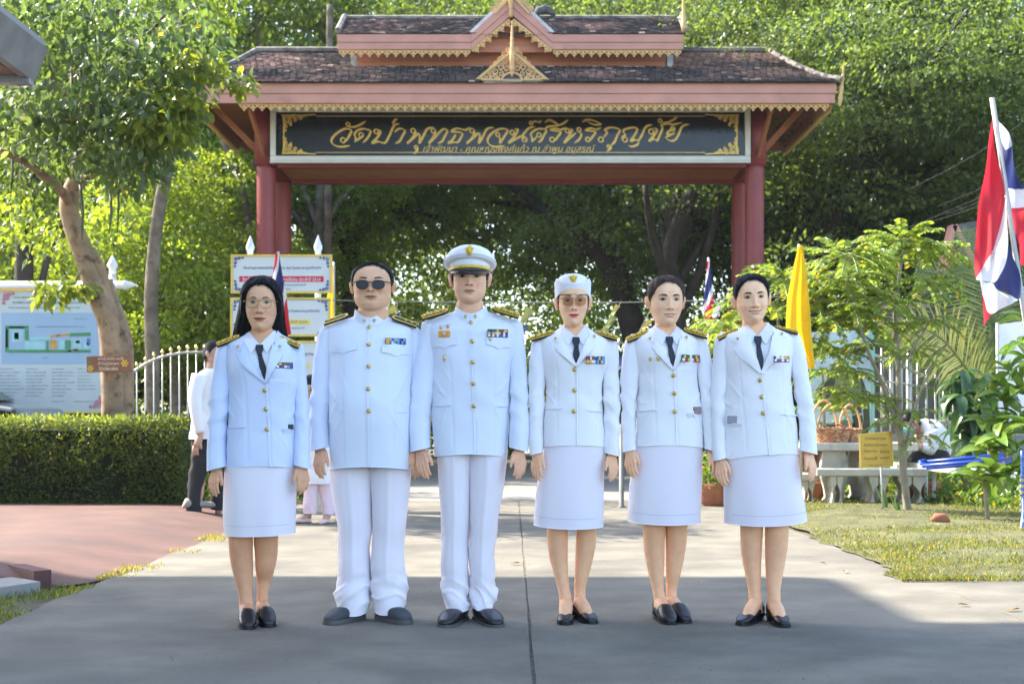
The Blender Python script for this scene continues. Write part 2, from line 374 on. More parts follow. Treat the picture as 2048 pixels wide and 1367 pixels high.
# eave corner: gutter box, fascia, soffit (Y about 8.6)
m = MB()
c = W(75, 85, 8.6); x1 = c.x; zt = W(0,80,8.6).z
m.box(-4.6, x1-.05, 8.6, 8.68, zt-.26, zt-.02); m.build('fascia', mat('weathered_board', (.40,.40,.42), .7, .25, 6, .5, 30, dirt=((.12,.11,.11), 5, .5,.7)), bld)
m = MB(); m.box(-4.6, x1-.12, 6.8, 8.6, zt-.215, zt-.19); m.build('soffit', mat('soffit_board', (.20,.14,.12), .8, .2, 8), bld)
m = MB(); m.box(-4.6, x1, 6.6, 8.75, zt-.02, zt+.03); m.build('eave_sheet', MATS['roof_sheet'], bld)
m = MB(); m.add([(x1-.05,6.7,zt-.2),(x1+.02,6.7,zt-.02),(x1+.02,8.74,zt-.02),(x1-.05,8.7,zt-.23),(x1-.10,6.7,zt-.2),(x1-.10,8.7,zt-.23)], [(0,1,2,3),(0,3,5,4)])
m.build('gutter', mat('gutter_metal', (.30,.30,.32), .4, .2, 6, metal=.6), bld)
# ================================================================ TEMPLE GATE
PINK = mat('pink_fascia', (.52,.25,.185), .65, .10, 3, .3, 30, dirt=((.25,.13,.11), 2.2, .58,.85), bstretch=(.3,1,1))
MAROON = mat('maroon_paint', (.25,.045,.045), .5, .12, 3, dirt=((.16,.04,.04), 2, .55,.8))
ORNG = mat('orange_boards', (.52,.20,.11), .6, .10, 2.5, dirt=((.36,.13,.08), 1.5, .55,.85))
WOOD = mat('varnished_wood', (.40,.14,.055), .5, .18, 3, .3, 30, bstretch=(.2,1,1))
GOLDP = mat('gold_paint', (.62,.39,.155), .6, .15, 12, .2, 80, dirt=((.38,.22,.09), 5, .6,.85))
GOLDL = mat('gold_leaf', (.68,.45,.10), .38, .15, 20, metal=.35)
FLASH = mat('flashing', (.55,.56,.56), .6, .2, 5, dirt=((.22,.22,.21), 4, .55,.7))
TILE = mat('roof_tile', (1,1,1), .85, .25, 14, .5, 60, attr=True)
SOFF = mat('soffit_wood', (.26,.075,.04), .7, .15, 3)
gate = root('temple_gate', 'red-columned temple gate with tiled double roof and black name board', 'gate', (0,22.7,0))
GO = Vector((0,22.7,0))
def G(p): return tuple(Vector(p)-GO)
class GB(MB):
    def build(s, *a, **k):
        s.v = [(x, y-22.7, z) for x,y,z in s.v]; return MB.build(s, *a, **k)
for X, Y in ((-3.80,22),(3.75,22),(-3.78,23.4),(3.76,23.4)):
    m = GB(); m.lathe([(.20,-.05),(.20,.25),(.155,.32),(.15,.4),(.147,4.78),(.147,4.86)], (X,Y,0), 28)
    m.box(X-.155,X+.155,Y-.155,Y+.155,4.84,5.72); m.build('column', MAROON, gate, smooth=False)
    gate.children[-1].data.polygons.foreach_set('use_smooth', [len(p.vertices) == 4 and abs(p.normal.z) < .5 for p in gate.children[-1].data.polygons])
m = GB()
m.box(-3.6,3.6,21.86,22.04,4.80,4.90); m.box(-3.62,3.62,23.3,23.44,4.79,4.93); m.box(-3.6,3.6,22.0,23.4,5.55,5.68)
m.box(-3.86,-3.70,22.15,23.25,4.8,5.0); m.box(3.68,3.84,22.15,23.25,4.8,5.0); m.build('beam', MAROON, gate)
for i in range(9):
    m = GB(); y0 = 22.05+i*.138; m.box(-3.64,3.60,y0,y0+.133,4.862,4.885); m.build('ceiling_board', WOOD, gate)
# soffit boards under the eaves
y = 20.90; k = 0
while y < 24.5:
    m = GB(); m.box(-4.68,4.68,y,y+.178,5.715,5.735); m.build('soffit_board', SOFF, gate); y += .184
# fascia (two stepped boards on each side)
for nm, z0, z1, d in (('fascia',5.70,5.85,0),('fascia',5.56,5.70,.018)):
    m = GB(); m.box(-4.75+d,4.75-d,20.82+d,20.86+d,z0,z1-.004); m.build(nm, PINK, gate)
    m = GB(); m.box(-4.75+d,4.75-d,24.58-d,24.62-d,z0,z1-.004); m.build(nm, PINK, gate)
    for s in (-1,1):
        m = GB(); x = s*(4.735-d); m.box(x-.02,x+.02,20.87+d,24.57-d,z0,z1-.004); m.build(nm, PINK, gate)
# struts with carved edges
for a, b in (((-3.80,21.82,4.98),(-3.93,20.98,5.70)),((-3.86,22.0,5.0),(-4.55,21.85,5.70)),((3.78,21.82,4.98),(3.88,20.98,5.70)),((3.82,22.0,5.0),(4.45,21.85,5.70))):
    m = GB(); m.bar(a, b, .05, .09); m.build('strut', mat('strut_wood', (.33,.12,.05), .6, .2, 6), gate)
# lace
def motif_mesh(w, h, d=.016):
    cu = bpy.data.curves.new('motif', 'CURVE'); cu.dimensions = '2D'; cu.fill_mode = 'BOTH'; cu.extrude = d/2
    def sp(pts):
        s = cu.splines.new('POLY'); s.points.add(len(pts)-1)
        for q, p in zip(s.points, pts): q.co = (p[0]*w, -p[1]*h, 0, 1)
        s.use_cyclic_u = True
    sp([(0,0),(1,0),(1,.46),(.9,.42),(.82,.52),(.80,.66),(.70,.62),(.64,.72),(.62,.86),(.5,1.0),(.38,.86),(.36,.72),(.30,.62),(.20,.66),(.18,.52),(.1,.42),(0,.46)])
    for cx, cy, a in ((.28,.34,-.5),(.72,.34,.5)):
        sp([(cx+.09*math.cos(t)*1.1+.05*a*math.sin(t), cy+.13*math.sin(t)) for t in np.linspace(0, 2*math.pi, 7)[:-1]])
    sp([(.5+.07*math.cos(t), .66+.11*math.sin(t)) for t in np.linspace(0, 2*math.pi, 7)[:-1]])
    o = bpy.data.objects.new('t', cu); C.objects.link(o); bpy.context.view_layer.update()
    me = bpy.data.meshes.new_from_object(o.evaluated_get(bpy.context.evaluated_depsgraph_get())); bpy.data.objects.remove(o); bpy.data.curves.remove(cu)
    return me
LME = motif_mesh(.131, .112); LME.materials.clear(); LME.materials.append(GOLDP)
def lace(p0, p1, n, count=None):
    p0, p1 = Vector(p0), Vector(p1); L = (p1-p0).length; k = count or round(L/.131); t = (p1-p0).normalized()
    for i in range(k):
        o = bpy.data.objects.new('lace_motif', LME); C.objects.link(o); o.parent = gate
        q = p0.lerp(p1, i/k)-GO
        x = t; y = Vector((0,0,1)); y = (y-x*y.dot(x)).normalized(); z = x.cross(y)
        M = Matrix((x,y,z)).transposed().to_4x4(); M.translation = q
        o.matrix_local = M @ Matrix.Diagonal((L/k/.131,1,1,1))
lace((-4.0,20.90,5.562), (4.66,20.90,5.562), 0)
for s in (-1,1): lace((s*4.70,20.95,5.562),(s*4.70,24.5,5.562),0)
lace((-2.62,21.52,6.512),(-.63,21.52,6.512),0); lace((.62,21.52,6.512),(2.56,21.52,6.512),0)
lace((-.62,21.50,6.515),(-.05,21.50,6.98),0,6); lace((.03,21.50,6.98),(.61,21.50,6.515),0,6)
# roof surfaces: front slope profile slightly concave
def zs(t): return 5.86+.92*(t**1.12)       # t 0 eave .. 1 ridge
m = GB(); n = 10
V = []; Fc = []
for side in (1,-1):
    b = len(V)
    for j in range(n+1):
        t = j/n; y = 22.7-side*(1.93*(1-t)); hx = 4.80-.72*(t**.75)
        V += [(-hx,y,zs(t)-.02),(hx,y,zs(t)-.02)]
    for j in range(n): a = b+2*j; Fc.append((a,a+1,a+3,a+2))
m.add(V, Fc)
V=[];Fc=[]
for s in (-1,1):
    b=len(V)
    for j in range(n+1):
        t=j/n; hx=4.80-.72*(t**.75); V += [(s*hx,22.7-1.93*(1-t),zs(t)-.02),(s*hx,22.7+1.93*(1-t),zs(t)-.02)]
    for j in range(n): a=b+2*j; Fc.append((a,a+1,a+3,a+2))
m.add(V,Fc); m.build('roof_deck', mat('roof_deck', (.04,.035,.03), .9), gate)
def zu(t): return 6.75+.57*t
m = GB(); m.add([(-2.62,21.47,6.73),(2.62,21.47,6.73),(2.66,22.7,7.30),(-2.66,22.7,7.30),(2.62,23.93,6.73),(-2.62,23.93,6.73)], [(0,1,2,3),(3,2,4,5)]); m.build('roof_deck', MATS['roof_deck'], gate)
# tiles, every tile its own slab; joined (some 3500 of them)
def tiles(hxf, yf, zf, rows, tw, skip=None, name='roof_tiles'):
    Vs = []; Cs = []; k = 0
    for r in range(rows):
        t0 = (r-.15)/rows; t1 = (r+1.15)/rows; hx = hxf(min(1,max(0,(r+.3)/rows))); nc = int(2*hx/tw)
        for c in range(nc):
            x = -hx+(c+.5+(.5 if r%2 else 0))*2*hx/nc
            if x > hx: continue
            if skip and skip(x, (r+.5)/rows): continue
            w = tw*.46; j = random.uniform(-.008,.008); lift = random.uniform(.008,.022); tilt = random.uniform(-.006,.006)
            y0, z0 = yf(t0)+j, zf(max(0,t0))+lift+.012; y1, z1 = yf(t1), zf(min(1,t1))+.004
            if t0 < 0: z0 = zf(0)+lift
            Vs += [(x-w,y0,z0-tilt),(x+w,y0,z0+tilt),(x+w,y1,z1),(x-w,y1,z1),(x-w,y0,z0-.016-tilt),(x+w,y0,z0-.016+tilt)]
            nz = float(vnoise(x*.8+3, r*.16, 2))+.5*float(vnoise(x*3, r*.5, 5))
            pale = min(1, max(0, .12+nz*.8+(.38 if x > 2.2 else -.02)+(.35 if (x < -3.2 and r < 8) else 0)+random.uniform(-.2,.2)))
            base = np.array([.040,.030,.026])*(1-pale)+np.array([.27,.145,.105])*pale
            if random.random() < .03: base = np.array([.36,.22,.17])
            Cs += [base*random.uniform(.7,1.3)]*6; k += 1
    Vs = np.array(Vs); Vs[:,1] -= 22.7
    b = np.arange(k)[:,None]*6; Fc = np.concatenate([b+np.array([0,1,2,3]), b+np.array([4,5,1,0])], 0)
    o = fast_mesh(name, Vs, Fc, TILE, gate, np.array(Cs)); o['kind'] = 'stuff'
tiles(lambda t: 4.80-.72*(t**.75), lambda t: 20.77+1.93*t, zs, 21, .098, lambda x, t: (abs(x) < 2.36 and t > .56) or (abs(x) < .40 and t < .35 ))
tiles(lambda t: 2.60, lambda t: 21.47+1.23*t, zu, 13, .098, lambda x, t: abs(x) < .60-.55*t)
tiles(lambda t: 4.80-.72*(t**.75), lambda t: 24.63-1.93*t, zs, 21, .098)
# side hips: flashing and ridge
m = GB()
for s in (-1,1):
    pts = [(s*(4.81-.72*(t**.75)), 20.77+1.93*t, zs(t)+.035) for t in np.linspace(0,1,9)]
    m.tube(pts, .045, 6, sq=.8)
m.tube([(-4.08,22.7,6.82),(4.08,22.7,6.82)], .05, 6); m.build('ridge_cap', mat('ridge_mortar', (.22,.19,.16), .9, .3, 6, dirt=((.06,.055,.05), 4, .45,.65)), gate)
m = GB()
for s in (-1,1): m.tube([(s*2.63,21.45,6.79),(s*2.67,22.7,7.36)], .045, 6)
m.tube([(-2.66,22.7,7.33),(2.66,22.7,7.33)], .045, 6); m.build('ridge_cap', MATS['ridge_mortar'], gate)
# clerestory boards
for i in range(4):
    m = GB(); z0 = 6.32+i*.107; m.box(-2.38,2.36,21.86+.003*i,21.89+.003*i,z0,z0+.104); m.build('wall_board', ORNG, gate)
m = GB(); m.box(-2.36,2.34,21.92,23.4,6.2,6.75); m.build('clerestory', ORNG, gate)
m = GB(); m.box(-2.47,2.45,21.79,21.858,6.285,6.335)
for s in (-1,1): m.box(s*2.43-.045,s*2.43+.045,21.858,22.3,6.30,6.52)
m.build('flashing', FLASH, gate)
# gable boards rising behind the chevron
for i in range(6):
    z0 = 6.51+i*.107; hw = (7.1-z0)/.98*1.02
    if z0 > 6.73: 
        m = GB(); m.box(-hw,hw,21.66,21.69,z0,z0+.104); m.build('wall_board', ORNG, gate)
    else:
        m = GB(); m.box(-.66,.66,21.64,21.67,z0,z0+.104); m.build('wall_board', ORNG, gate)
# upper fascia: straight parts and chevron
for z0, z1, d in ((6.62,6.735,0),(6.515,6.617,.014)):
    for a, b in ((-2.64,-.62),(.61,2.59)):
        m = GB(); m.box(a,b,21.47+d,21.50+d,z0,z1); m.build('fascia', PINK, gate)
A = .985   # slope of chevron rise per half width
for k, (o0, o1, d) in enumerate(((.0,.10,.014),(.104,.225,.0))):
    for s in (-1,1):
        zb = 6.515; hw = .615 if s < 0 else .61; rise = .52
        def pt(u, o): return (s*hw*(1-u), zb+rise*u+o*(1.0))
        V = []
        for y in (21.465+d, 21.495+d):
            for u, o in ((0,o0),(1,o0),(1,o1*1.25),(0,o1)): x, z = pt(u, o); V.append((x, y, z if not (u == 1 and o == o0 and k == 1) else z+.02))
        m = GB(); m.add(V, [(0,1,2,3),(7,6,5,4),(0,4,5,1),(1,5,6,2),(2,6,7,3),(3,7,4,0)]); m.build('bargeboard', PINK, gate)
m = GB()
for s in (-1,1):
    m.bar((s*.62,21.5,6.76),(s*.02,21.5,7.33),.03,.06); m.add([(s*.62,21.5,6.75),(0,21.5,7.35),(0,22.7,7.36),(s*.62,22.7,7.3)],[(0,1,2,3)])
m.build('flashing', FLASH, gate)
# scrollwork helper: flat spirals as ribbons
RC = [0]
def ribbon(m, pts, w, y, d=.014, taper=True):
    RC[0] += 1; y = y-.00012*(RC[0]%40)
    P = [Vector((p[0], 0, p[1])) for p in pts]; n = len(P); V = []
    for i, p in enumerate(P):
        t = (P[min(i+1,n-1)]-P[max(i-1,0)]).normalized(); s = Vector((-t.z,0,t.x)); ww = w*(1 if not taper else (.35+.65*math.sin(math.pi*min(1,max(0,(i+.5)/n)))))
        for yy in (y, y+d): V += [(p.x+s.x*ww/2,yy,p.z+s.z*ww/2),(p.x-s.x*ww/2,yy,p.z-s.z*ww/2)]
    Fc = []
    for i in range(n-1):
        a = i*4; Fc += [(a,a+1,a+5,a+4),(a+2,a+6,a+7,a+3),(a,a+4,a+6,a+2),(a+1,a+3,a+7,a+5)]
    m.add(V, Fc)
def scroll(m, cx, cz, r, rot, hand, w, y, turns=1.3, tail=1.2):
    pts = []
    for i in range(16):
        u = i/15; rr = r*(.18+.82*u); a = rot+hand*turns*2*math.pi*(u-1); pts.append((cx+rr*math.cos(a), cz+rr*math.sin(a)))
    e = pts[-1]; a = rot+hand*math.pi/2
    pts += [(e[0]+math.cos(a)*r*tail*k/3-math.cos(rot)*r*.12*k, e[1]+math.sin(a)*r*tail*k/3-math.sin(rot)*r*.12*k) for k in (1,2,3)]
    ribbon(m, pts, w, y)
FY = 20.93; bz = 5.91; ah = .42; hw = .535
m = GB()
for s in (-1,1):
    ribbon(m, [(s*hw,bz),(s*.02,bz+ah)], .035, FY-.012, .03, False); ribbon(m, [(s*hw,bz+.012),(s*.14,bz+.012)], .028, FY-.012, .03, False)
    ribbon(m, [(s*.15*math.cos(a), bz+.115*math.sin(a)) for a in np.linspace(0, math.pi/2, 8)], .028, FY-.012, .03, False)
m.build('gablet_frame', GOLDP, gate)
m = GB()
for s in (-1,1):
    for cx, cz, r, rot, h in ((.10,.28,.04,2,1),(.17,.20,.055,1,-1),(.08,.17,.045,3,1),(.24,.14,.05,.5,1),(.16,.105,.04,2.2,-1),(.31,.09,.045,1.2,-1),(.24,.06,.035,3.5,1),(.38,.05,.032,.4,1),(.32,.035,.025,2,-1),(.44,.032,.02,1,1),(.06,.33,.028,1,-1),(.20,.035,.022,1.4,1)):
        scroll(m, s*cx, bz+cz, r, rot if s > 0 else math.pi-rot, h*s, .017, FY)
m.build('scrollwork', GOLDP, gate)
m = GB()
for s in (-1,1):     # crest of loops along the gablet slopes and along the chevron top
    for i in range(6):
        u = .12+.72*i/5; cx = s*hw*(1-u)*.75; cz = bz+ah*u*.98+.075+.03*i/5
        scroll(m, cx+s*.0, cz, .035, 1.5 if s > 0 else math.pi-1.5, s, .014, FY+.02)
        if i < 5: scroll(m, cx-s*.03, cz-.03, .026, .5 if s > 0 else math.pi-.5, -s, .012, FY+.02)
    for i in range(6):
        u = .58+.4*i/5; cx = s*.615*(1-u)+s*.03; cz = 6.515+.52*u+.27
        scroll(m, cx, cz+.03, .04, 1.5 if s > 0 else math.pi-1.5, s, .016, 21.45)
    ribbon(m, [(s*.26,6.515+.52*.57+.235),(s*.02,7.30)], .03, 21.445, .03, False)
m.build('scrollwork', GOLDP, gate)
def spire(x, y, z0, prof, mm=GOLDP, tilt=0):
    g = GB(); g.lathe([(r, z) for r, z in prof], (0,0,0), 12)
    g.v = [(v[0]+x+v[2]*tilt, v[1]+y, v[2]+z0) for v in g.v]; g.build('finial', mm, gate, smooth=True)
spire(0,FY-.03,bz+.05,[(0,0),(.02,.02),(.03,.05),(.022,.09),(.035,.1),(.035,.13),(.028,.135),(.036,.15),(.036,.36),(.028,.38),(.034,.41),(.022,.45),(.03,.5),(.018,.53),(.026,.57),(.014,.6),(.022,.64),(.012,.68),(.018,.72),(.008,.78),(.014,.80),(.0,.82)])
spire(-.02,21.43,6.98,[(0,0),(.03,.0),(.03,.05),(.02,.07),(.032,.10),(.02,.13),(.034,.16),(.026,.19),(.04,.21),(.04,.42),(.025,.5),(.03,.56),(.01,.7),(0,.75)])
ch = [(0,0),(.02,.03),(.035,.12),(.028,.2),(.034,.26),(.022,.36),(.026,.42),(.014,.52),(.016,.56),(0,.72)]
spire(4.80,20.84,5.50,ch,GOLDP,.10); spire(-4.80,20.84,5.50,ch,GOLDP,-.10)
spire(2.60,21.50,6.78,[(0,0),(.04,.02),(.045,.1),(.03,.16),(.036,.22),(.02,.34),(.024,.38),(.008,.6),(0,.9)],GOLDP,-.02)
# black figure-like mortar lump on the upper ridge
m = GB(); m.tube([(.36,22.6,7.33),(.42,22.6,7.41),(.52,22.6,7.44),(.62,22.6,7.40),(.68,22.6,7.33)], [.03,.07,.08,.06,.02], 8); m.build('ridge_lump', mat('dark_mortar', (.09,.09,.09), .9, .4, 20, .8, 60), gate, smooth=True)
# ---- name board
BRD = mat('black_board', (.009,.010,.013), .14, .3, 2, spec=.4)
board = [(-3.62,4.93),(3.57,4.97),(3.57,5.62),(-3.62,5.60)]
BY = 21.74
m = GB(); m.box(-3.64,3.59,BY,BY+.05,4.90,5.66); m.build('name_board', BRD, gate)
nb = gate.children[-1]
FRM = mat('ivory_frame', (.62,.61,.54), .5, .06, 5)
for (x0,x1,z0,z1) in ((-3.69,3.64,5.615,5.70),(-3.69,3.64,4.865,4.945),(-3.69,-3.605,4.948,5.612),(3.555,3.64,4.948,5.612)):
    m = GB(); m.box(x0,x1,BY-.055,BY-.003,z0,z1); m.build('board_frame', FRM, gate, bevel=.012)
for (x0,x1,z0,z1) in ((-3.69,3.64,4.835,4.862),):
    m = GB(); m.box(x0,x1,BY-.075,BY-.01,z0,z1); m.build('board_sill', FRM, gate, bevel=.006)
# gold rules and corner flourishes
LY = BY-.006
m = GB()
m.box(-3.0,2.95,LY,BY-.001,5.553,5.563); m.box(-3.0,2.95,LY,BY-.001,4.997,5.007); m.box(-3.495,-3.480,LY,BY-.001,5.22,5.36); m.box(3.43,3.445,LY,BY-.001,5.22,5.36)
for sx_, cx in ((1,-3.50),(-1,3.45)):
    for sz_, cz in ((-1,5.575),(1,4.985)):
        for i, (dx, dz, r) in enumerate(((.03,.03,.035),(.10,.035,.032),(.17,.03,.03),(.24,.022,.024),(.30,.015,.018),(.04,.10,.034),(.035,.17,.026),(.10,.10,.034),(.12,.14,.024),(.19,.075,.026),(.27,.05,.022),(.34,.01,.014),(.03,.23,.018))):
            scroll(m, cx+sx_*dx, cz+sz_*dz, r, (.6+i)*sx_, sx_*(1 if i%2 else -1), .017, LY, tail=1.6)
        ribbon(m, [(cx-sx_*.02,cz),(cx+sx_*.25,cz+sz_*.006),(cx+sx_*.5,cz-sz_*.006)], .022, LY, .005)
        ribbon(m, [(cx+sx_*.0,cz),(cx+sx_*.02,cz+sz_*.14),(cx+sx_*.01,cz+sz_*.27)], .034, LY, .005)
m.build('gold_flourish', GOLDL, gate)
# main lettering, written with a broad nib along traced strokes
T1 = lambda p: (650+p[0]/5.689, 225+p[1]/5.689)
T2 = lambda p: (1000+p[0]/5.389, 225+p[1]/5.389)
S1 = [('o',262,133,20),('o',205,312,26),('o',410,252,24),('o',583,213,24),('o',1003,205,24),('o',1037,393,17),('o',1232,205,24),('o',1672,205,24),
 [(225,335),(262,285),(300,208),(270,186),(222,184),(150,222),(92,275),(72,320),(92,358),(140,382),(200,386),(285,374)],
 [(250,152),(300,163),(355,155),(415,128),(465,95)],
 [(338,335),(350,290),(336,245),(368,203),(430,182),(485,192),(520,213),(482,290),(430,342)],[(340,330),(395,290),(440,262)],
 [(605,190),(632,215),(595,282),(535,345),(600,328),(655,342),(690,335),(732,262),(768,180),(795,138),(848,125)],[(765,130),(785,98),(800,80),(825,72)],
 [(792,222),(825,190),(865,180),(910,205),(882,262),(850,322),(800,348)],
 [(1015,188),(1030,225),(985,300),(932,348),(1000,292),(1062,240),(1080,280),(1072,345),(1112,280),(1150,205),(1182,176),(1240,168)],
 [(1055,388),(1052,420),(1032,450),(1000,462)],
 [(1255,192),(1255,235),(1215,305),(1182,346),(1242,290),(1310,215),(1352,186),(1392,205),(1362,270),(1332,325),(1283,348)],
 [(1652,165),(1600,195),(1545,186),(1490,180),(1438,215),(1500,218),(1562,235),(1543,290),(1508,335),(1455,335),(1402,346),(1440,320),(1468,282),(1488,245)],
 [(1690,190),(1702,230),(1662,300),(1612,348),(1690,282),(1750,232),(1762,280),(1750,345),(1792,280),(1830,203),(1862,176),(1922,168)]]
S2 = [('o',-25,235,20),('o',132,213,22),('o',264,288,24),('o',335,112,16),('o',420,240,22),('o',562,290,24),('o',727,195,21),('o',852,182,20),('o',947,288,22),('o',1087,290,25),('o',1170,362,14),('o',1347,290,24),('o',1630,203,26),('o',1725,85,18),('o',1862,172,22),
 [(-8,250),(2,290),(2,325),(45,258),(82,192),(45,172),(-20,180),(-85,220),(-130,275),(-128,325),(-90,355),(-40,366),(50,355)],
 [(155,178),(195,182),(150,262),(92,325),(165,285),(225,254),(245,262)],[(285,300),(245,252),(275,205),(315,165),(375,148)],
 [(350,98),(385,92),(420,102),(450,88)],
 [(345,318),(345,272),(330,230),(368,192),(425,172),(498,185),(470,250),(442,300),(410,318)],[(347,315),(400,252)],[(478,178),(520,150),(580,143),(640,132),(690,110),(735,75)],
 [(482,104),(530,78),(580,92),(640,130)],[(540,88),(590,112),(630,132)],
 [(715,158),(660,180),(605,170),(543,186),(600,196),(655,206),(622,260),(590,305)],
 [(755,165),(775,190),(742,252),(690,325),(760,265),(825,212)],[(842,205),(878,232),(850,290),(800,326)],
 [(1092,160),(1040,178),(980,166),(922,190),(980,196),(1030,206),(1000,255),(972,305)],[(883,100),(935,76),(1000,82),(1087,120),(1040,130),(985,118),(925,82)],
 [(1108,275),(1155,212),(1128,190),(1165,165),(1225,160),(1290,185),(1262,250),(1232,318),(1195,350)],[(1195,350),(1192,385),(1150,415)],
 [(1320,300),(1322,262),(1350,240),(1330,205),(1342,182),(1392,166),(1445,160),(1480,178),(1452,240),(1408,305),(1455,290),(1490,300),(1530,240),(1558,175),(1590,142),(1638,130)],[(1383,350),(1420,364),(1470,350),(1502,320)],
 [(1655,165),(1692,182),(1662,242),(1608,304),(1660,282),(1692,300),(1722,240),(1752,165),(1738,135),(1800,118),(1865,126),(1965,105)],[(1755,105),(1812,102),(1870,75),(1915,40)],
 [(1885,160),(1815,205),(1800,232),(1850,232),(1885,215)],[(1778,268),(1830,242),(1875,218)],[(1778,268),(1828,300),(1882,296),(1922,240),(1952,165),(1985,135),(2038,125)]]
m = GB()
def topt(px, py): v = W(px, py+.6, BY-.01); return (v.x, v.z)
def penstroke(pts, tf, w, closed=False):
    pp = crom([tf(p) for p in pts], 7, closed)
    if closed: pp.append(pp[0])
    RC[0] += 1; YY = LY-.0002*(RC[0]%40); P = [topt(*q) for q in pp]; n = len(P); sc = BY/FPX; ang = R(-38); nx, nz = math.cos(ang)*w*sc, math.sin(ang)*w*sc
    th = 1.6*sc; V = []
    for i, (x, z) in enumerate(P):
        a = P[max(0,i-1)]; b = P[min(n-1,i+1)]; tx, tz = b[0]-a[0], b[1]-a[1]; L = math.hypot(tx,tz)+1e-9; sxn, szn = -tz/L, tx/L
        k = abs(sxn*nx+szn*nz)+th*.5
        if not closed: k *= min(1, .3+min(i, n-1-i)/6)
        yy = YY-.00003*i; V += [(x+sxn*k/1.0, yy, z+szn*k), (x-sxn*k, yy, z-szn*k), (x+sxn*k, BY-.001, z+szn*k), (x-sxn*k, BY-.001, z-szn*k)]
    Fc = []
    for i in range(n-1):
        a = i*4; Fc += [(a,a+4,a+5,a+1),(a,a+2,a+6,a+4),(a+1,a+5,a+7,a+3)]
    m.add(V, Fc)
GC = [683,725,770,800,840,875,920,960,998,1037,1078,1117,1150,1187,1216,1268,1318,1352]; glyphs = {}
for S, tf in ((S1,T1),(S2,T2)):
    for st in S:
        cxp = tf(st[1:3])[0] if isinstance(st, tuple) else sum(tf(p)[0] for p in st)/len(st); m = glyphs.setdefault(min(GC, key=lambda g: abs(g-cxp)), GB())
        if isinstance(st, tuple): penstroke([(st[1]+st[3]*math.cos(a), st[2]+st[3]*1.05*math.sin(a)) for a in np.linspace(0, 2*math.pi, 9)[:-1]], tf, .9, True)
        else: penstroke(st, tf, 1.55)
for g in sorted(glyphs): glyphs[g].build('letter', GOLDL, gate)
# Thai text through the bundled font
def text_mesh(s, width, height, shear=0, ext=.002):
    cu = bpy.data.curves.new('t', 'FONT'); cu.body = s; cu.shear = shear; cu.extrude = ext; cu.resolution_u = 1; cu.size = 1
    o = bpy.data.objects.new('t', cu); C.objects.link(o); bpy.context.view_layer.update()
    me = bpy.data.meshes.new_from_object(o.evaluated_get(bpy.context.evaluated_depsgraph_get())); bpy.data.objects.remove(o); bpy.data.curves.remove(cu); me.materials.clear()
    n = len(me.vertices); a = np.zeros(n*3); me.vertices.foreach_get('co', a); a = a.reshape(-1,3)
    if n == 0: return me
    lo, hi = a.min(0), a.max(0); sx = width/(hi[0]-lo[0]); sz = height/(hi[1]-lo[1]) if height else sx
    b = np.stack([(a[:,0]-lo[0])*sx, a[:,2], (a[:,1]-lo[1])*sz], 1); me.vertices.foreach_set('co', b.ravel()); me.update(); return me
def put_text(s, x, y, z, w, h, m, parent, name='lettering', shear=0, ext=.002):
    me = text_mesh(s, w, h, shear, ext)
    o = new_obj(name, me, m, parent); o.location = (x, y, z); return o
p0 = W(846,307,BY-.01); p1 = W(1191,291,BY-.01)
put_text('เจ้าพัฒนา - คุณหญิงพงศ์แก้ว ณ ลำพูน อนุสรณ์', p0.x, BY-.004-22.7, p0.z-.01, p1.x-p0.x, .15, GOLDL, gate, shear=.35)
# ================================================================ TREES
G_DARK, G_MID, G_LITE = (.055,.095,.034), (.08,.13,.04), (.105,.155,.04)
def crown_mesh(name, seed, R0, H0, nl, size, cola, colb, nclump=34, flat=.55, quad=True, gold=.0, hollow=.35):
    """crown made of leafy sprays: clumps spread through an ellipsoid, leaves lying mostly outward and drooping"""
    global RNG; old = RNG; RNG = np.random.default_rng(seed)
    d = RNG.normal(size=(nclump,3)); d /= np.linalg.norm(d, axis=1, keepdims=True); r = hollow+(1-hollow)*RNG.random(nclump)**.6
    Cn = d*r[:,None]*np.array([R0,R0,H0]); rad = R0*(.20+.20*RNG.random(nclump))
    P, D = clump_points(Cn, rad, nl, flat, .35)
    D = D+RNG.normal(size=D.shape)*.6; D[:,2] -= .25
    col = leafcols(nl, cola, colb, gold); cl = vnoise(P[:,0]*.8, P[:,1]*.8, P[:,2]*1.1); col *= (1+.35*cl)[:,None]
    V, Fc, c = leaves_mesh(P, D, size*(.7+.6*RNG.random(nl)), col, .55, quad=quad)
    o = fast_mesh('crown', V, Fc, LEAF, None, c); me = o.data; bpy.data.objects.remove(o); me['cl'] = 0; RNG = old
    return me, Cn
CROWNS = [crown_mesh('a', 1, 3.6, 2.6, 16000, .125, G_DARK, G_LITE, 30), crown_mesh('b', 2, 3.9, 3.0, 16000, .125, G_MID, G_LITE, 26), crown_mesh('c', 3, 3.2, 3.2, 13000, .12, (.07,.12,.018), (.13,.19,.03), 36), crown_mesh('d', 4, 4.6, 2.2, 28000, .085, G_DARK, G_LITE, 34, .24),
          crown_mesh('e', 5, 2.6, 2.0, 12500, .115, (.09,.15,.018), (.17,.23,.04), 26)]
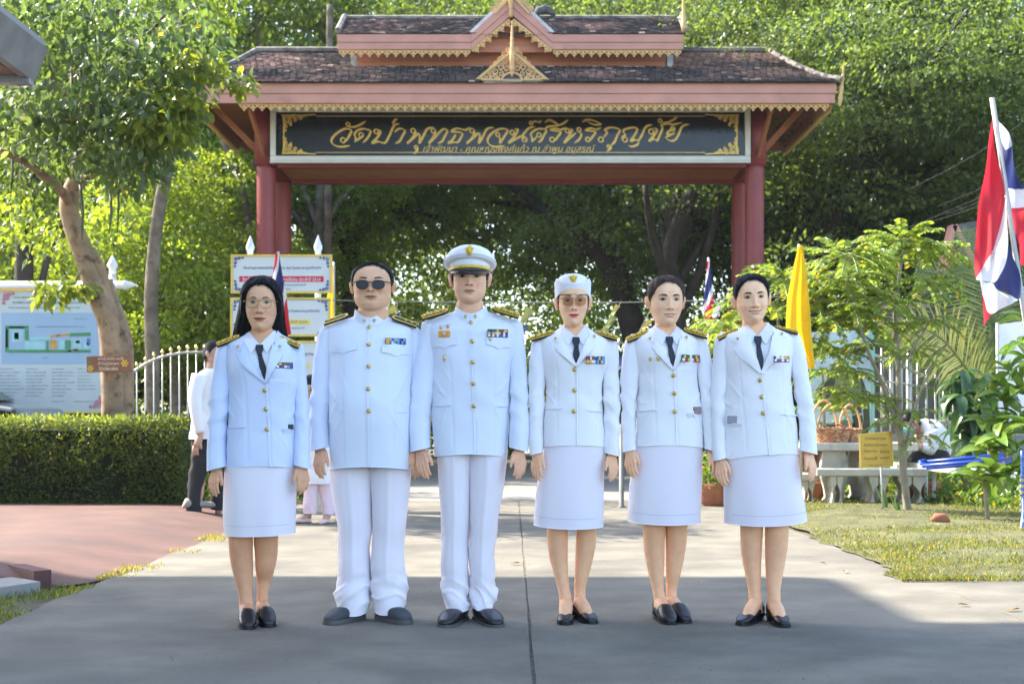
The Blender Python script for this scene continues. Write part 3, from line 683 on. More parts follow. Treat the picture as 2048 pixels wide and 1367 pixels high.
def tree(label, trunk, rad, crowns, bark=BARKD, group='trees beyond the gate', limbs=()):
    """trunk: world path; crowns: (variant, centre, scale, rz); limbs run from the trunk into every crown"""
    b = Vector(trunk[0]); r = root('tree', label, 'tree', b, group)
    m = MB(); pp = crom([Vector(p)-b for p in trunk], 5); n = len(pp)
    m.tube(pp, [rad[0]+(rad[1]-rad[0])*(i/(n-1))**.8 for i in range(n)], 9)
    for L in limbs:
        q = crom([Vector(p)-b for p in L[0]], 4); m.tube(q, [L[1]+(L[2]-L[1])*i/(len(q)-1) for i in range(len(q))], 7)
    for ci, (v, c, s, rz) in enumerate(crowns):
        c = Vector(c)-b; me, Cn = CROWNS[v]
        st = Vector(pp[min(n-1, int(n*(.55+.12*(ci%4))))])
        for k in (0,7,13,19):
            e = c+Matrix.Rotation(rz,3,'Z') @ Vector(Cn[k%len(Cn)])*s*.8; md = st.lerp(e,.5)+Vector((random.uniform(-.4,.4),random.uniform(-.4,.4),.3))
            q = crom([st, md, e], 4); m.tube(q, [rad[1]*.8*(1-.85*i/(len(q)-1))+.012 for i in range(len(q))], 5)
    m.build('trunk', bark, r, smooth=True)
    for (v, c, s, rz) in crowns:
        o = bpy.data.objects.new('crown', CROWNS[v][0]); C.objects.link(o); o.parent = r; o.location = Vector(c)-b; o.rotation_euler = (random.uniform(-.15,.15), random.uniform(-.15,.15), rz); o.scale = (s,)*3 if not isinstance(s, tuple) else s
        o['kind'] = 'stuff'
    return r
def T(px, py, Y): return W(px, py, Y)
# wood seen through and above the gate (crown centres given as photo point + distance)
tree('tall dark tree behind the left half of the gate, straight trunk beside the award signs', [T(712,950,30),T(716,760,30),T(700,560,30),T(716,370,30),T(705,200,30)], (.26,.14),
     [(0,T(640,300,31),.95,0),(1,T(800,390,32),.95,1),(0,T(700,60,31),1.1,2),(1,T(860,200,33),1.0,4)])
tree('slender tree seen between the gate post and the dark straight trunk', [T(630,950,27),T(640,600,27),T(636,460,27),T(650,300,27)], (.13,.08), [(2,T(600,450,28.5),.62,1),(4,T(660,330,29),.8,2)], BARK)
tree('big tree with a dark trunk leaning left under the gate beam', [T(1330,950,29),T(1290,760,29),T(1262,640,29),T(1225,540,29),T(1160,440,29),T(1105,340,29)], (.32,.2),
     [(0,T(1100,330,31),1.0,.3),(1,T(980,450,33),.9,1.2),(0,T(1150,150,31),1.1,3),(3,T(1250,60,32),1.1,2)], limbs=[([T(1262,640,29),T(1240,520,28.6),T(1200,430,28.2),T(1180,340,28)],.12,.05)])
tree('tree with several forked trunks under the right end of the gate beam', [T(1345,950,26),T(1350,720,26),T(1352,600,26),T(1340,500,26),T(1385,380,26)], (.24,.12),
     [(0,T(1330,420,28.5),.75,1),(1,T(1430,330,30),.9,5),(0,T(1500,120,30),1.1,2),(1,T(1400,560,31),.7,2)], limbs=[([T(1350,620,26),T(1320,520,25.8),T(1300,450,25.6),T(1290,370,25.5)],.10,.05),([T(1352,640,26),T(1400,540,26.2),T(1425,450,26.3),T(1440,360,26.4)],.11,.05)])
tree('wide spreading tree filling the sky right of the gate', [T(1560,960,27),T(1590,700,27),T(1640,480,27),T(1720,300,27)], (.34,.18),
     [(3,T(1640,130,26),.95,0),(3,T(1850,100,25),.95,2),(1,T(1980,230,26),.9,3),(0,T(1720,330,27),.95,4),(3,T(1900,330,27),.9,1),(0,T(1620,450,28),.9,2),(3,T(1480,60,28),.9,5),(1,T(1780,-60,27),1.0,1),(3,T(2050,60,25),.9,1)],
     limbs=[([T(1600,640,27),T(1680,420,26),T(1800,270,25.5),T(1960,170,25)],.15,.05)])
tree('dense evergreen tree behind the roof gable on the right', [T(2000,960,30),T(1990,600,30),T(1960,420,30)], (.3,.2), [(0,T(1850,480,29),.9,1),(0,T(2030,420,30),1.0,2),(1,T(2100,200,30),1.1,3),(0,T(1700,560,31),.8,4)])
tree('leafy tree rising above the left end of the gate roof', [T(450,960,29),T(470,600,29),T(500,380,29),T(560,160,29)], (.2,.12),
     [(2,T(440,260,29),.85,0),(4,T(380,400,28),1.0,1),(2,T(520,90,30),1.0,2),(2,T(330,120,30),1.0,3),(2,T(600,500,31),.75,3)], BARK)
tree('sunlit yellow-green tree behind the thin dark trunk at left', [T(360,960,23),T(350,700,23),T(370,540,23)], (.12,.07),
     [(4,T(400,500,23),.72,0),(4,T(330,600,23),.72,1),(4,T(440,640,24),.7,2),(4,T(250,480,25),.8,4)], BARK)
tree('far tree behind the ridge of the gate roof', [T(930,960,38),T(930,500,38),T(920,200,38)], (.3,.2), [(0,T(900,20,37),1.2,0),(1,T(1080,-30,36),1.2,3),(0,T(950,330,39),1.2,2),(1,T(1180,480,38),1.1,3),(0,T(760,560,38),1.0,2)])
tree('tall tree at the top left with sky between its branches', [T(60,960,27),T(60,600,27),T(90,300,27),T(120,80,27)], (.25,.15), [(2,T(80,100,27),.8,0),(2,T(200,20,28),.8,2),(2,T(-60,200,27),.9,1),(4,T(20,420,28),.8,1),(4,T(150,560,28),.8,3)])
tree('low bushy tree closing the view beyond the map board', [T(170,960,24),T(180,760,24)], (.12,.08), [(0,T(60,640,25),.7,0),(2,T(150,700,26),.8,1),(4,T(470,760,27),.7,2),(0,T(560,700,30),.8,2),(0,T(-60,560,27),.9,2)], group='trees beyond the gate')
for i, (px, py, Y, v, s, lab) in enumerate(((620,820,34,0,.8,'dark shrub below the award signs far behind'),(800,760,36,0,.9,'dark shrub behind the capped man far beyond the gate'),(1010,800,37,0,.9,'dark shrub in the middle distance behind the rope'),(1230,790,34,0,.8,'dark shrub far behind the woman in the white hat'),(1420,800,34,0,.8,'dark shrub behind the small flag far off'),(1600,760,30,0,.8,'dark shrub behind the yellow flag'),(1800,780,31,0,.8,'dark shrub beyond the garden fence'),(1980,760,31,0,.9,'dark shrub beyond the white board at right'))):
    c = T(px, py, Y); r = root('shrub', lab, 'shrub', (c.x, c.y, 0), 'shrubs beyond the gate')
    o = bpy.data.objects.new('foliage', CROWNS[v][0]); C.objects.link(o); o.parent = r; o.location = (0,0,max(c.z,1.4)); o.scale = (s,)*3; o.rotation_euler = (0,0,i*1.1); o['kind'] = 'stuff'
    m = MB(); m.tube([(0,0,0),(.1,0,1.2),(0,.1,2.2)], [.09,.07,.03], 7); m.build('stem', BARKD, r, smooth=True)
n = 44000; X = RNG.uniform(-34,34,n); top = np.where(X < -5, 7.5, 12.5)+2.2*vnoise(X*.35, 1, 1)
P = np.stack([X, 47+2.5*RNG.random(n), RNG.random(n)**.95*top-.3],1); V, Fc, c = leaves_mesh(P, RNG.normal(size=P.shape), .30*(.7+.6*RNG.random(n)), leafcols(n, (.05,.09,.025), (.10,.16,.035)), .6, quad=True)
o = fast_mesh('woodland', V, Fc, LEAF, None, c)
tag(o, 'dark unbroken wood far beyond the gate', 'woodland', kind='stuff')

# ---- large-leaved tree at the left foreground (pale leaning trunk)
def leafcloud(name, boxes, n, size, cola, colb, parent, wid=.55, gold=0, quad=False, down=.6, spread=.5):
    """boxes: (photo x, photo y, distance, rx px, ry px, depth m, weight)"""
    w = np.array([b[6] for b in boxes], float); k = RNG.choice(len(boxes), n, p=w/w.sum()); B = np.array([b[:6] for b in boxes])[k]
    d = RNG.normal(size=(n,3)); d /= np.linalg.norm(d,axis=1,keepdims=True); d *= (RNG.random((n,1))**.45)
    Y = B[:,2]+d[:,1]*B[:,5]; X = (B[:,0]+d[:,0]*B[:,3]-1024)/FPX*B[:,2]; Z = EYE+(HOR-B[:,1]-d[:,2]*B[:,4])/FPX*B[:,2]
    P = np.stack([X,Y,Z],1); D = RNG.normal(size=(n,3))*spread; D[:,2] -= down; D[:,:2] += d[:,:2]*.6
    col = leafcols(n, cola, colb, gold); V, Fc, c = leaves_mesh(P, D, size*(.6+.7*RNG.random(n)), col, wid, quad=quad, droop=1)
    if parent is not None: V = V-np.array(parent.location)
    o = fast_mesh(name, V, Fc, LEAF, parent, c); o['kind'] = 'stuff'; return o
lt = root('tree', 'pale leaning multi-stemmed tree behind the hedge with a small wooden sign on it', 'tree', T(235,870,15.2))
B0 = Vector(lt.location)
def lim(m, pts, r0, r1, n=12, k=6):
    q = crom([Vector(p)-B0 for p in pts], k); m.tube(q, [r0+(r1-r0)*i/(len(q)-1) for i in range(len(q))], n)
m = MB(); Yt = 15.2
lim(m, [T(228,930,Yt),T(226,760,Yt),T(218,650,Yt),T(196,590,Yt),T(172,520,Yt),T(146,450,Yt),T(138,400,Yt),T(160,340,Yt),T(165,250,Yt),T(150,120,Yt)], .135, .085)
lim(m, [T(246,930,Yt+.05),T(248,760,Yt+.05),T(240,660,Yt+.05),T(214,600,Yt+.05),T(200,540,Yt),T(180,500,Yt)], .10, .06)
lim(m, [T(256,930,Yt+.16),T(258,760,Yt+.16),T(255,680,Yt+.14),T(236,620,Yt+.1),T(216,560,Yt+.1)], .06, .05)
for pts, a, b in (([T(140,410,Yt),T(120,380,Yt-.3),T(60,330,Yt-.8),T(0,300,Yt-1)],.06,.03),([T(160,330,Yt),T(230,220,Yt-.4),T(330,180,Yt-.8),T(460,150,Yt-1.2)],.06,.015),([T(160,250,Yt),T(90,120,Yt-.5),T(60,0,Yt-.6)],.05,.03),
                  ([T(230,220,Yt-.4),T(260,120,Yt-.5),T(330,30,Yt-.9)],.04,.015),([T(160,360,Yt),T(230,330,Yt-.6),T(330,290,Yt-1)],.035,.012),([T(175,520,Yt),T(150,560,Yt-.2),T(110,580,Yt-.3)],.02,.008),([T(200,250,Yt-.4),T(100,240,Yt-1),T(-20,220,Yt-1.3)],.03,.012)):
    lim(m, pts, a, b, 7, 5)
m.build('trunk', BARKP, lt, smooth=True)
GL = ((.05,.09,.045),(.09,.14,.065))
leafcloud('foliage', [(80,100,14.2,120,80,1.4,3),(230,90,14.2,130,90,1.6,3),(330,140,14,90,70,1.2,2.5),(60,230,14,100,60,1,2.5),(200,220,14.2,120,60,1,3),(300,250,14,100,60,.9,3),(250,330,14.1,90,50,.8,2),(120,300,14.3,90,60,.9,1.2),(30,20,14,120,40,1,1.5),(200,10,14,140,30,1,1.5),(400,70,14,60,50,.8,1)], 4300, .12, *GL, lt, .55, gold=.004)
leafcloud('foliage', [(400,130,13.6,60,28,.5,1.2),(475,165,13.6,40,22,.4,.5),(360,210,13.8,60,30,.5,1.5),(320,260,13.7,80,30,.5,1.5),(130,575,14.8,60,18,.3,1),(100,600,14.8,30,20,.2,.3)], 900, .11, (.09,.14,.025), (.16,.20,.035), lt, .6)
leafcloud('foliage', [(150,480,15.6,70,60,.6,1),(50,450,16,60,80,.8,1),(240,430,15.8,50,50,.6,.7)], 700, .09, (.09,.15,.02), (.15,.20,.03), lt, .6)
# hanging pods
m = MB(); PODG = mat('pod_green', (.07,.10,.035), .6, .3, 5)
for i in range(26):
    m = MB()
    px = random.choice([30,60,150,170,185,215,232,245])+random.uniform(-12,12); py = random.uniform(60,420); L = random.uniform(60,130); Yp = random.uniform(14,16)
    a = T(px,py,Yp)-B0; b = T(px+random.uniform(-4,4),py+L,Yp)-B0; m.tube([a,a.lerp(b,.5)+Vector((.02,0,0)),b], [.012,.016,.004], 5); m.build('seed_pod', PODG, lt, smooth=True)
# small wooden sign strapped to it
ws = root('tree_sign', 'small brown wooden sign with pale lettering strapped to the pale trunk', 'sign', T(218,727,14.98))
c = T(218,727,14.98)
m = MB(); M = Matrix.Rotation(R(-2),4,'Y'); m.box(-.233,.233,-.01,.012,-.085,.085,M=M); m.build('board', mat('sign_wood', (.26,.10,.055), .6, .2, 6, .4, 20, bstretch=(.2,1,1)), ws, bevel=.004)
CREAM = mat('cream_paint', (.75,.66,.50), .6, .1, 10)
for k, (s, w, zz) in enumerate((('พออยู่ พอกิน พอใช้',.27,.03),('ถ้าใจรู้จักพอ',.22,-.022),('ชีวิตก็พอเพียง',.20,-.07))):
    o = put_text(s, -w/2+(0 if k != 0 else .02), -.0135, zz, w, .042, CREAM, ws); 
def flower(parent, x, z, r, m2, y=-.014):
    m = MB()
    for k in range(6):
        a = k*math.pi/3; m.add([(x,y,z),(x+r*math.cos(a-.35),y-.001,z+r*math.sin(a-.35)),(x+r*1.2*math.cos(a),y-.002,z+r*1.2*math.sin(a)),(x+r*math.cos(a+.35),y-.001,z+r*math.sin(a+.35))], [(0,1,2,3)])
    m.build('painted_flower', m2, parent)
YEL = mat('yellow_paint', (.75,.48,.06), .6, .1, 10); flower(ws, .17, .005, .035, YEL); flower(ws, -.19, -.05, .03, YEL); flower(ws, -.19, .01, .022, mat('green_paint', (.07,.25,.06), .6))

# ---- two other left trunks
def simple_tree(label, pts, r0, r1, barkm, limbs, cloud, parentloc):
    r = root('tree', label, 'tree', parentloc); b = Vector(parentloc); m = MB()
    for q, a, c in [(pts, r0, r1)]+limbs:
        s = crom([Vector(p)-b for p in q], 6); m.tube(s, [a+(c-a)*i/(len(s)-1) for i in range(len(s))], 9)
    m.build('trunk', barkm, r, smooth=True)
    if cloud: leafcloud('foliage', *cloud[:5], r, *cloud[5:])
    return r
Yb = 18.5
simple_tree('thin dark forked trunk between the pale tree and the award signs', [T(300,960,Yb),T(305,740,Yb),T(302,600,Yb),T(310,480,Yb),T(325,380,Yb),T(340,330,Yb)], .10, .075, BARK,
    [([T(335,350,Yb),T(308,290,Yb),T(310,200,Yb),T(300,60,Yb)],.055,.03),([T(338,335,Yb),T(345,260,Yb),T(350,120,Yb),T(370,0,Yb)],.06,.03)],
    ([(330,100,18,80,60,1.2,1),(300,200,18.4,50,60,1,.8),(420,20,18.4,60,40,1,1)], 1500, .10, (.05,.10,.015), (.11,.16,.025), .55), T(302,960,Yb))
Yb = 20.5
simple_tree('dark vine-hung trunk behind the map board', [T(48,960,Yb),T(50,700,Yb),T(48,500,Yb),T(56,300,Yb),T(50,100,Yb)], .15, .11, BARKD,
    [([T(90,700,Yb),T(85,560,Yb),T(130,420,Yb),T(140,380,Yb)],.06,.03)],
    ([(60,380,20,60,120,1,1),(30,150,20,100,90,1.4,1)], 1600, .10, (.03,.06,.015), (.08,.12,.02), .5), T(48,960,Yb))
Yb = 24
simple_tree('thin straight pole-like trunk above the left end of the gate roof', [T(656,960,26),T(657,300,26),T(659,120,26),T(660,10,26)], .075, .06, BARK, [], None, T(656,960,26))
Yb = 23.5
simple_tree('slim slanting trunk just left of the gate', [T(520,960,25),T(508,620,25),T(495,430,25),T(470,340,25),T(445,280,25)], .09, .05, BARK, [([T(508,500,25),T(520,400,25),T(505,320,25)],.06,.04)], None, T(520,960,25))

# ================================================================ HEDGE
hx1 = T(376,0,14).x
hd = root('hedge', 'low clipped box hedge, sunlit on top, along the red pavement', 'hedge', (-6,14.45,0))
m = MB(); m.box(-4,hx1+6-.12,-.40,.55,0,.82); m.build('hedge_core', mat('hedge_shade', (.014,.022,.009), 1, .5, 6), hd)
n = 56000; X = RNG.uniform(-4.0,hx1+6,n); sidem = RNG.random(n)
Yh = np.where(sidem < .62, -.62+.16*RNG.random(n)**1.3, RNG.uniform(-.58,.6,n)); Z = np.where(sidem < .62, RNG.uniform(.02,.92,n), .85+.08*RNG.random(n)**2)
e = sidem > .96; X = np.where(e, hx1+6-.12+.16*RNG.random(n), X); Z = np.where(e, RNG.uniform(0,.85,n), Z)
Yh += .06*vnoise(X*2.6, Z*4, 1)+.03*vnoise(X*7, Z*8, 2)+np.where(sidem < .62, .07*smoothstep(.84,.93,Z), 0); Z = np.where(sidem > .62, Z+.025*vnoise(X*2.5, Yh*2.5, 3), Z)
P = np.stack([X,Yh,Z],1); D = RNG.normal(size=(n,3))*.7; D[:,1] -= np.where(sidem < .62, .8, 0); D[:,2] += .5
hole = (vnoise(X*2.4+4, Z*4, 7) > .42) & (sidem < .62) & (RNG.random(n) < .6); P = P[~hole]; D = D[~hole]; n = len(P)
V, Fc, c = leaves_mesh(P, D, .036*(.6+.7*RNG.random(n)), leafcols(n, (.035,.055,.02), (.085,.12,.034), .01), .6, quad=True)
o = fast_mesh('foliage', V, Fc, LEAF, hd, c); o['kind'] = 'stuff'
n = 2600; P = np.stack([RNG.uniform(-4,hx1+6,n), RNG.uniform(-.6,.6,n), RNG.uniform(.88,.95,n)],1); D = RNG.normal(size=(n,3))*.35; D[:,2] += 1
V, Fc, c = leaves_mesh(P, D, .055*(.6+.7*RNG.random(n)), leafcols(n, (.09,.14,.03), (.17,.21,.05)), .4, quad=True); o = fast_mesh('shoots', V, Fc, LEAF, hd, c); o['kind'] = 'stuff'
m = MB()
for i in range(40): x = -3.9+i*.17; m.tube([(x,.0,0),(x+.03,-.3,.3),(x,-.45,.6)],[.012,.009,.004],5)
m.build('stems', BARK, hd); hd.children[-1]['kind'] = 'stuff'
# ================================================================ PEOPLE
UNI = mat('uniform_cloth', (.75,.80,.91), .75, .025, 3, .25, 420, sheen=.25)
UNI2 = mat('skirt_cloth', (.84,.785,.84), .78, .02, 3, .25, 420, sheen=.25)
SHIRT = mat('shirt_cloth', (.80,.80,.86), .7, .02, 5)
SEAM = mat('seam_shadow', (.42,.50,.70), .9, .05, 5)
TIE = mat('tie_cloth', (.018,.022,.035), .55, .15, 30, .3, 300)
BRASS = mat('brass_button', (.78,.58,.22), .25, .15, 60, .3, 250, metal=.9)
EPG = mat('epaulette_gold', (.78,.52,.06), .42, .2, 60, .5, 200, metal=.25)
EPB = mat('epaulette_black', (.012,.012,.014), .6, .1, 10)
SHOE = mat('shoe_leather', (.014,.014,.016), .32, .2, 20, .2, 80)
SHOEG = mat('shoe_suede', (.05,.055,.062), .7, .2, 20, .3, 120)
SOLEG = mat('shoe_sole', (.10,.095,.09), .8, .1, 20)
WHITEC = mat('cap_cloth', (.82,.82,.86), .7, .02, 4, .2, 500)
PATENT = mat('patent_leather', (.012,.013,.018), .12, .1, 5)
SKIN = mat('skin', (1,1,1), .55, .05, 30, .14, 300, spec=.25, attr=True, sss=.12)
def glassmat(name, tint, mix, rough=.03):
    m = bpy.data.materials.new(name); m.use_nodes = True; N = m.node_tree.nodes; L = m.node_tree.links
    t = N.new('ShaderNodeBsdfTransparent'); t.inputs[0].default_value = (*tint,1); g = N.new('ShaderNodeBsdfGlossy'); g.inputs['Roughness'].default_value = rough
    s = N.new('ShaderNodeMixShader'); s.inputs[0].default_value = mix; L.new(t.outputs[0], s.inputs[1]); L.new(g.outputs[0], s.inputs[2]); L.new(s.outputs[0], N['Material Output'].inputs['Surface']); return m
LENSC = glassmat('clear_lens', (.95,.96,.92), .018); LENSB = glassmat('brown_lens', (.62,.42,.26), .02)
LENSD = mat('dark_lens', (.012,.014,.03), .12, .05, 5, spec=.22)
GRIM = mat('spectacle_rim', (.40,.27,.13), .3, .05, 20, metal=.9); BRIM = mat('black_rim', (.02,.015,.014), .35, .05, 20)
HAIRS = {}
def hairmat(key, col, rough=.42):
    if key in HAIRS: return HAIRS[key]
    m = mat('hair_'+key, col, rough, .35, 40, .9, 160, bstretch=(1,1,.06), spec=.22); HAIRS[key] = m; return m

def cinterp(z, zs, vs):
    """smooth monotone-ish interpolation of key values (zs ascending)"""
    zs = np.array(zs, float); vs = np.array(vs, float); z = np.clip(z, zs[0], zs[-1])
    m = np.gradient(vs, zs) if len(zs) > 2 else np.full(len(zs), (vs[-1]-vs[0])/(zs[-1]-zs[0]))
    i = np.clip(np.searchsorted(zs, z, side='right')-1, 0, len(zs)-2); h = zs[i+1]-zs[i]; t = (z-zs[i])/h
    d = (vs[i+1]-vs[i])/h; m0 = m[i]; m1 = m[i+1]
    lim = 3*np.abs(d); m0 = np.sign(m0)*np.minimum(np.abs(m0), lim)*(np.sign(m0)*np.sign(d) >= 0); m1 = np.sign(m1)*np.minimum(np.abs(m1), lim)*(np.sign(m1)*np.sign(d) >= 0)
    return (2*t**3-3*t**2+1)*vs[i]+(t**3-2*t**2+t)*h*m0+(-2*t**3+3*t**2)*vs[i+1]+(t**3-t**2)*h*m1
class Loft:
    """stack of horizontal rounded sections: keys (z, x left, x right, half depth, centre y)"""
    def __init__(s, keys, e=.86, disp=None):
        k = sorted(keys); s.z = [a[0] for a in k]; s.xl = [a[1] for a in k]; s.xr = [a[2] for a in k]; s.ry = [a[3] for a in k]; s.cy = [a[4] for a in k]; s.e = e; s.disp = disp
    def sec(s, z): return (cinterp(z,s.z,s.xl), cinterp(z,s.z,s.xr), cinterp(z,s.z,s.ry), cinterp(z,s.z,s.cy))
    def point(s, th, z):
        xl, xr, ry, cy = s.sec(z); cx = (xl+xr)/2; rx = (xr-xl)/2; c = np.cos(th); n = np.sin(th)
        d = s.disp(th, z, cx+rx*c, s) if s.disp is not None else 0*z
        x = cx+(rx+d)*np.sign(c)*np.abs(c)**s.e; y = cy-(ry+d)*np.sign(n)*np.abs(n)**s.e
        return x, y
    def front(s, x, z, side=1):
        x = np.asarray(x,float); z = np.asarray(z,float)+0*x; xl, xr, ry, cy = s.sec(z); cx = (xl+xr)/2; rx = (xr-xl)/2
        u = np.clip((x-cx)/np.maximum(rx,1e-4), -.995, .995); c = np.sign(u)*np.abs(u)**(1/s.e); n = np.sqrt(1-c*c); th = np.arctan2(n, c)
        d = s.disp(th, z, x, s) if s.disp is not None else 0
        return cy-side*(ry+d)*n**s.e
    def vf(s, rows, N=72, hem=True, cap=True):
        z = np.array(rows); th = np.linspace(0, 2*math.pi, N, endpoint=False); Z, TH = np.meshgrid(z, th, indexing='ij')
        X, Y = s.point(TH, Z); V = np.stack([X,Y,Z],-1).reshape(-1,3); Fc = []
        R_ = len(z)
        for j in range(R_-1):
            for k in range(N): Fc.append((j*N+k, (j+1)*N+k, (j+1)*N+(k+1)%N, j*N+(k+1)%N))
        V = V.tolist()
        if hem:      # turn the lower edge inside (rows run upward)
            xl, xr, ry, cy = s.sec(z[0]); cx = (xl+xr)/2; b = len(V)
            for f, dz in ((.965,.0005),(.93,.03)):
                for k in range(N): v = V[k]; V.append((cx+(v[0]-cx)*f, cy+(v[1]-cy)*f, v[2]+dz))
            for k in range(N): k2 = (k+1)%N; Fc += [(k2,k,b+k,b+k2),(b+k2,b+k,b+N+k,b+N+k2)]
        if cap:
            xl, xr, ry, cy = s.sec(z[-1]); V.append(((xl+xr)/2, cy, z[-1]+.002)); c = len(V)-1; j = (R_-1)*N
            for k in range(N): Fc.append((j+k, c, j+(k+1)%N))
        return V, Fc
def rows(z0, z1, n): return np.linspace(z0, z1, n)
def patch_vf(poly, surf, off, step=.012, thick=.003, edge_in=.0):
    """flat outline (x,z) laid on a loft's front surface as a thin cloth piece"""
    poly = [(float(a), float(b)) for a, b in poly]; xs = [p[0] for p in poly]; zs = [p[1] for p in poly]
    P = []; n = len(poly)
    for i in range(n):
        a, b = poly[i], poly[(i+1)%n]; k = max(1, int(math.hypot(a[0]-b[0], a[1]-b[1])/step))
        for j in range(k): P.append((a[0]+(b[0]-a[0])*j/k, a[1]+(b[1]-a[1])*j/k))
    nb = len(P)
    def inside(x, z):
        c = False
        for i in range(n):
            (x1,z1),(x2,z2) = poly[i], poly[(i+1)%n]
            if (z1 > z) != (z2 > z) and x < (x2-x1)*(z-z1)/(z2-z1)+x1: c = not c
        return c
    x = min(xs)+step/2
    while x < max(xs):
        z = min(zs)+step/2
        while z < max(zs):
            if inside(x, z) and min(math.hypot(x-p[0], z-p[1]) for p in P[:nb]) > step*.45: P.append((x, z))
            z += step
        x += step
    r = delaunay_2d_cdt([Vector(p) for p in P], [(i,(i+1)%nb) for i in range(nb)], [], 1, 1e-6)
    q = [(v[0], v[1]) for v in r[0]]; tris = [tuple(f) for f in r[2] if inside(sum(q[i][0] for i in f)/3, sum(q[i][1] for i in f)/3)]
    A = np.array(q); y = surf.front(A[:,0], A[:,1]) if surf is not None else np.zeros(len(A)); offs = off(A[:,0], A[:,1]) if callable(off) else np.full(len(A), off)
    V = [(a[0], yy-o_, a[1]) for a, yy, o_ in zip(q, y, offs)]; m = len(V); V += [(v[0], v[1]+thick, v[2]) for v in V]
    Fc = []
    for t in tris:
        (x1,z1),(x2,z2),(x3,z3) = (q[i] for i in t); 
        if (x2-x1)*(z3-z1)-(x3-x1)*(z2-z1) < 0: t = t[::-1]
        Fc.append(t)
    ed = {}
    for t in Fc:
        for i in range(3): a, b = t[i], t[(i+1)%3]; ed[(a,b)] = 1
    for (a,b) in list(ed):
        if (b,a) not in ed: Fc.append((b, a, a+m, b+m))
    return V, Fc
# ---- hand template (right hand, back towards the camera, thumb on +x)
def hand_template():
    m = MB()
    def cap_(a, b, r0, r1):
        a, b = Vector(a), Vector(b); t = (b-a).normalized(); pts = []; rr = []
        for k in range(5): u = math.pi/2*(1-k/4); pts.append(a-t*r0*math.sin(u)); rr.append(max(1e-4, r0*math.cos(u)))
        for k in range(5): u = math.pi/2*k/4; pts.append(b+t*r1*math.sin(u)); rr.append(max(1e-4, r1*math.cos(u)))
        m.tube(pts, rr, 10)
    cap_((0,0,.06),(0,.0,-.01),.025,.026); cap_((-.01,0,.06),(-.012,.0,-.01),.022,.022); cap_((.01,0,.06),(.012,.0,-.01),.022,.022)
    for x, z, L, r in ((-.029,-.080,.053,.0082),(-.0100,-.088,.068,.0090),(.0100,-.089,.074,.0092),(.029,-.082,.067,.0090)):
        cap_((x*.45,.0,-.01),(x,-.002,z),.017,.0125)
        p = Vector((x,-.002,z)); rr = r*1.12; sp = x*2.2
        for k, (f, a) in enumerate(((.46,10),(.30,30),(.24,46))):
            d = Vector((sp*(1-k*.6)*-1.0, math.sin(R(a)), -math.cos(R(a)))).normalized(); q = p+d*L*f; cap_(p, q, rr, rr*.9); p = q; rr *= .9
    cap_((.016,.006,-.012),(.040,.004,-.048),.018,.0125); cap_((.040,.004,-.048),(.050,.008,-.078),.0115,.0098); cap_((.050,.008,-.078),(.050,.014,-.100),.0098,.0078)
    o = mesh('t', m.v, m.f); md = o.modifiers.new('r', 'REMESH'); md.mode = 'VOXEL'; md.voxel_size = .0026; sm = o.modifiers.new('s', 'SMOOTH'); sm.factor = .5; sm.iterations = 3
    bpy.context.view_layer.update(); me = bpy.data.meshes.new_from_object(o.evaluated_get(bpy.context.evaluated_depsgraph_get())); bpy.data.objects.remove(o)
    V = np.zeros(len(me.vertices)*3); me.vertices.foreach_get('co', V); V = V.reshape(-1,3); V[:,1] *= .86; kk_ = .70+.30*smoothstep(.012,-.02,V[:,2]); V[:,0] *= kk_; V[:,1] *= kk_
    return V, [tuple(p.vertices) for p in me.polygons]
HV, HF = hand_template()
def xf(V, sc=1, mirror=False, rx=0, ry=0, rz=0, loc=(0,0,0)):
    V = np.array(V)*sc
    if mirror: V = V*np.array([-1,1,1])
    M = np.array((Matrix.Rotation(rz,3,'Z') @ Matrix.Rotation(ry,3,'Y') @ Matrix.Rotation(rx,3,'X')))
    return V @ M.T+np.array(loc)
def flip(Fc): return [tuple(reversed(f)) for f in Fc]

# ---- head
def headsurf(h, PHI, Tn):
    """radius-built head; PHI angle from the face direction, Tn height over chin / H (negative: neck). returns x,y,z"""
    Wd, H = h['W'], h['H']; z = Tn*H; D = h.get('D',1.0)
    jaw = h.get('jaw',1.0)
    a = Wd*np.interp(Tn, [-.06,-.02,0,.03,.08,.15,.25,.35,.45,.55,.65,.75,.84,.91,.96,.985,1.0], [0,.18*jaw,.34*jaw,.50*jaw,.66*jaw,.80*jaw,.91*(1+(jaw-1)*.6),.97,1.0,1.01,1.02,1.01,.94,.79,.56,.36,0])
    f = D*np.interp(Tn, [-.06,-.02,0,.04,.1,.2,.3,.4,.5,.6,.7,.8,.88,.94,.98,1.0], [0,.055,.072,.082,.085,.086,.087,.088,.091,.092,.090,.082,.068,.048,.027,0])
    b = D*np.interp(Tn, [-.06,0,.1,.2,.35,.5,.65,.8,.9,.96,1.0], [0,.02,.045,.066,.088,.1,.104,.094,.07,.04,0])
    # smooth the piecewise tables a little by sampling either side
    s, c = np.abs(np.sin(PHI)), np.cos(PHI); d = np.where(c > 0, f, b); n = np.where(c > 0, 2.25, 2.1)
    r = ((s/np.maximum(a,1e-4))**n+(np.abs(c)/np.maximum(d,1e-4))**n)**(-1/n)
    nr = h['nr']; fl = np.clip((-Tn-.28)/.35, 0, 1)**1.4
    na = nr*(1+.06*np.cos(2*PHI)*-1)+fl*.05*s; rn = na-(.012)*c
    rn = rn*(1-.75*smoothstep(-.01,.22,Tn)); k = .010
    r = .5*(r+rn+np.sqrt((r-rn)**2+k*k*smoothstep(.3,.1,Tn)))
    return r*np.sin(PHI), -r*c, z
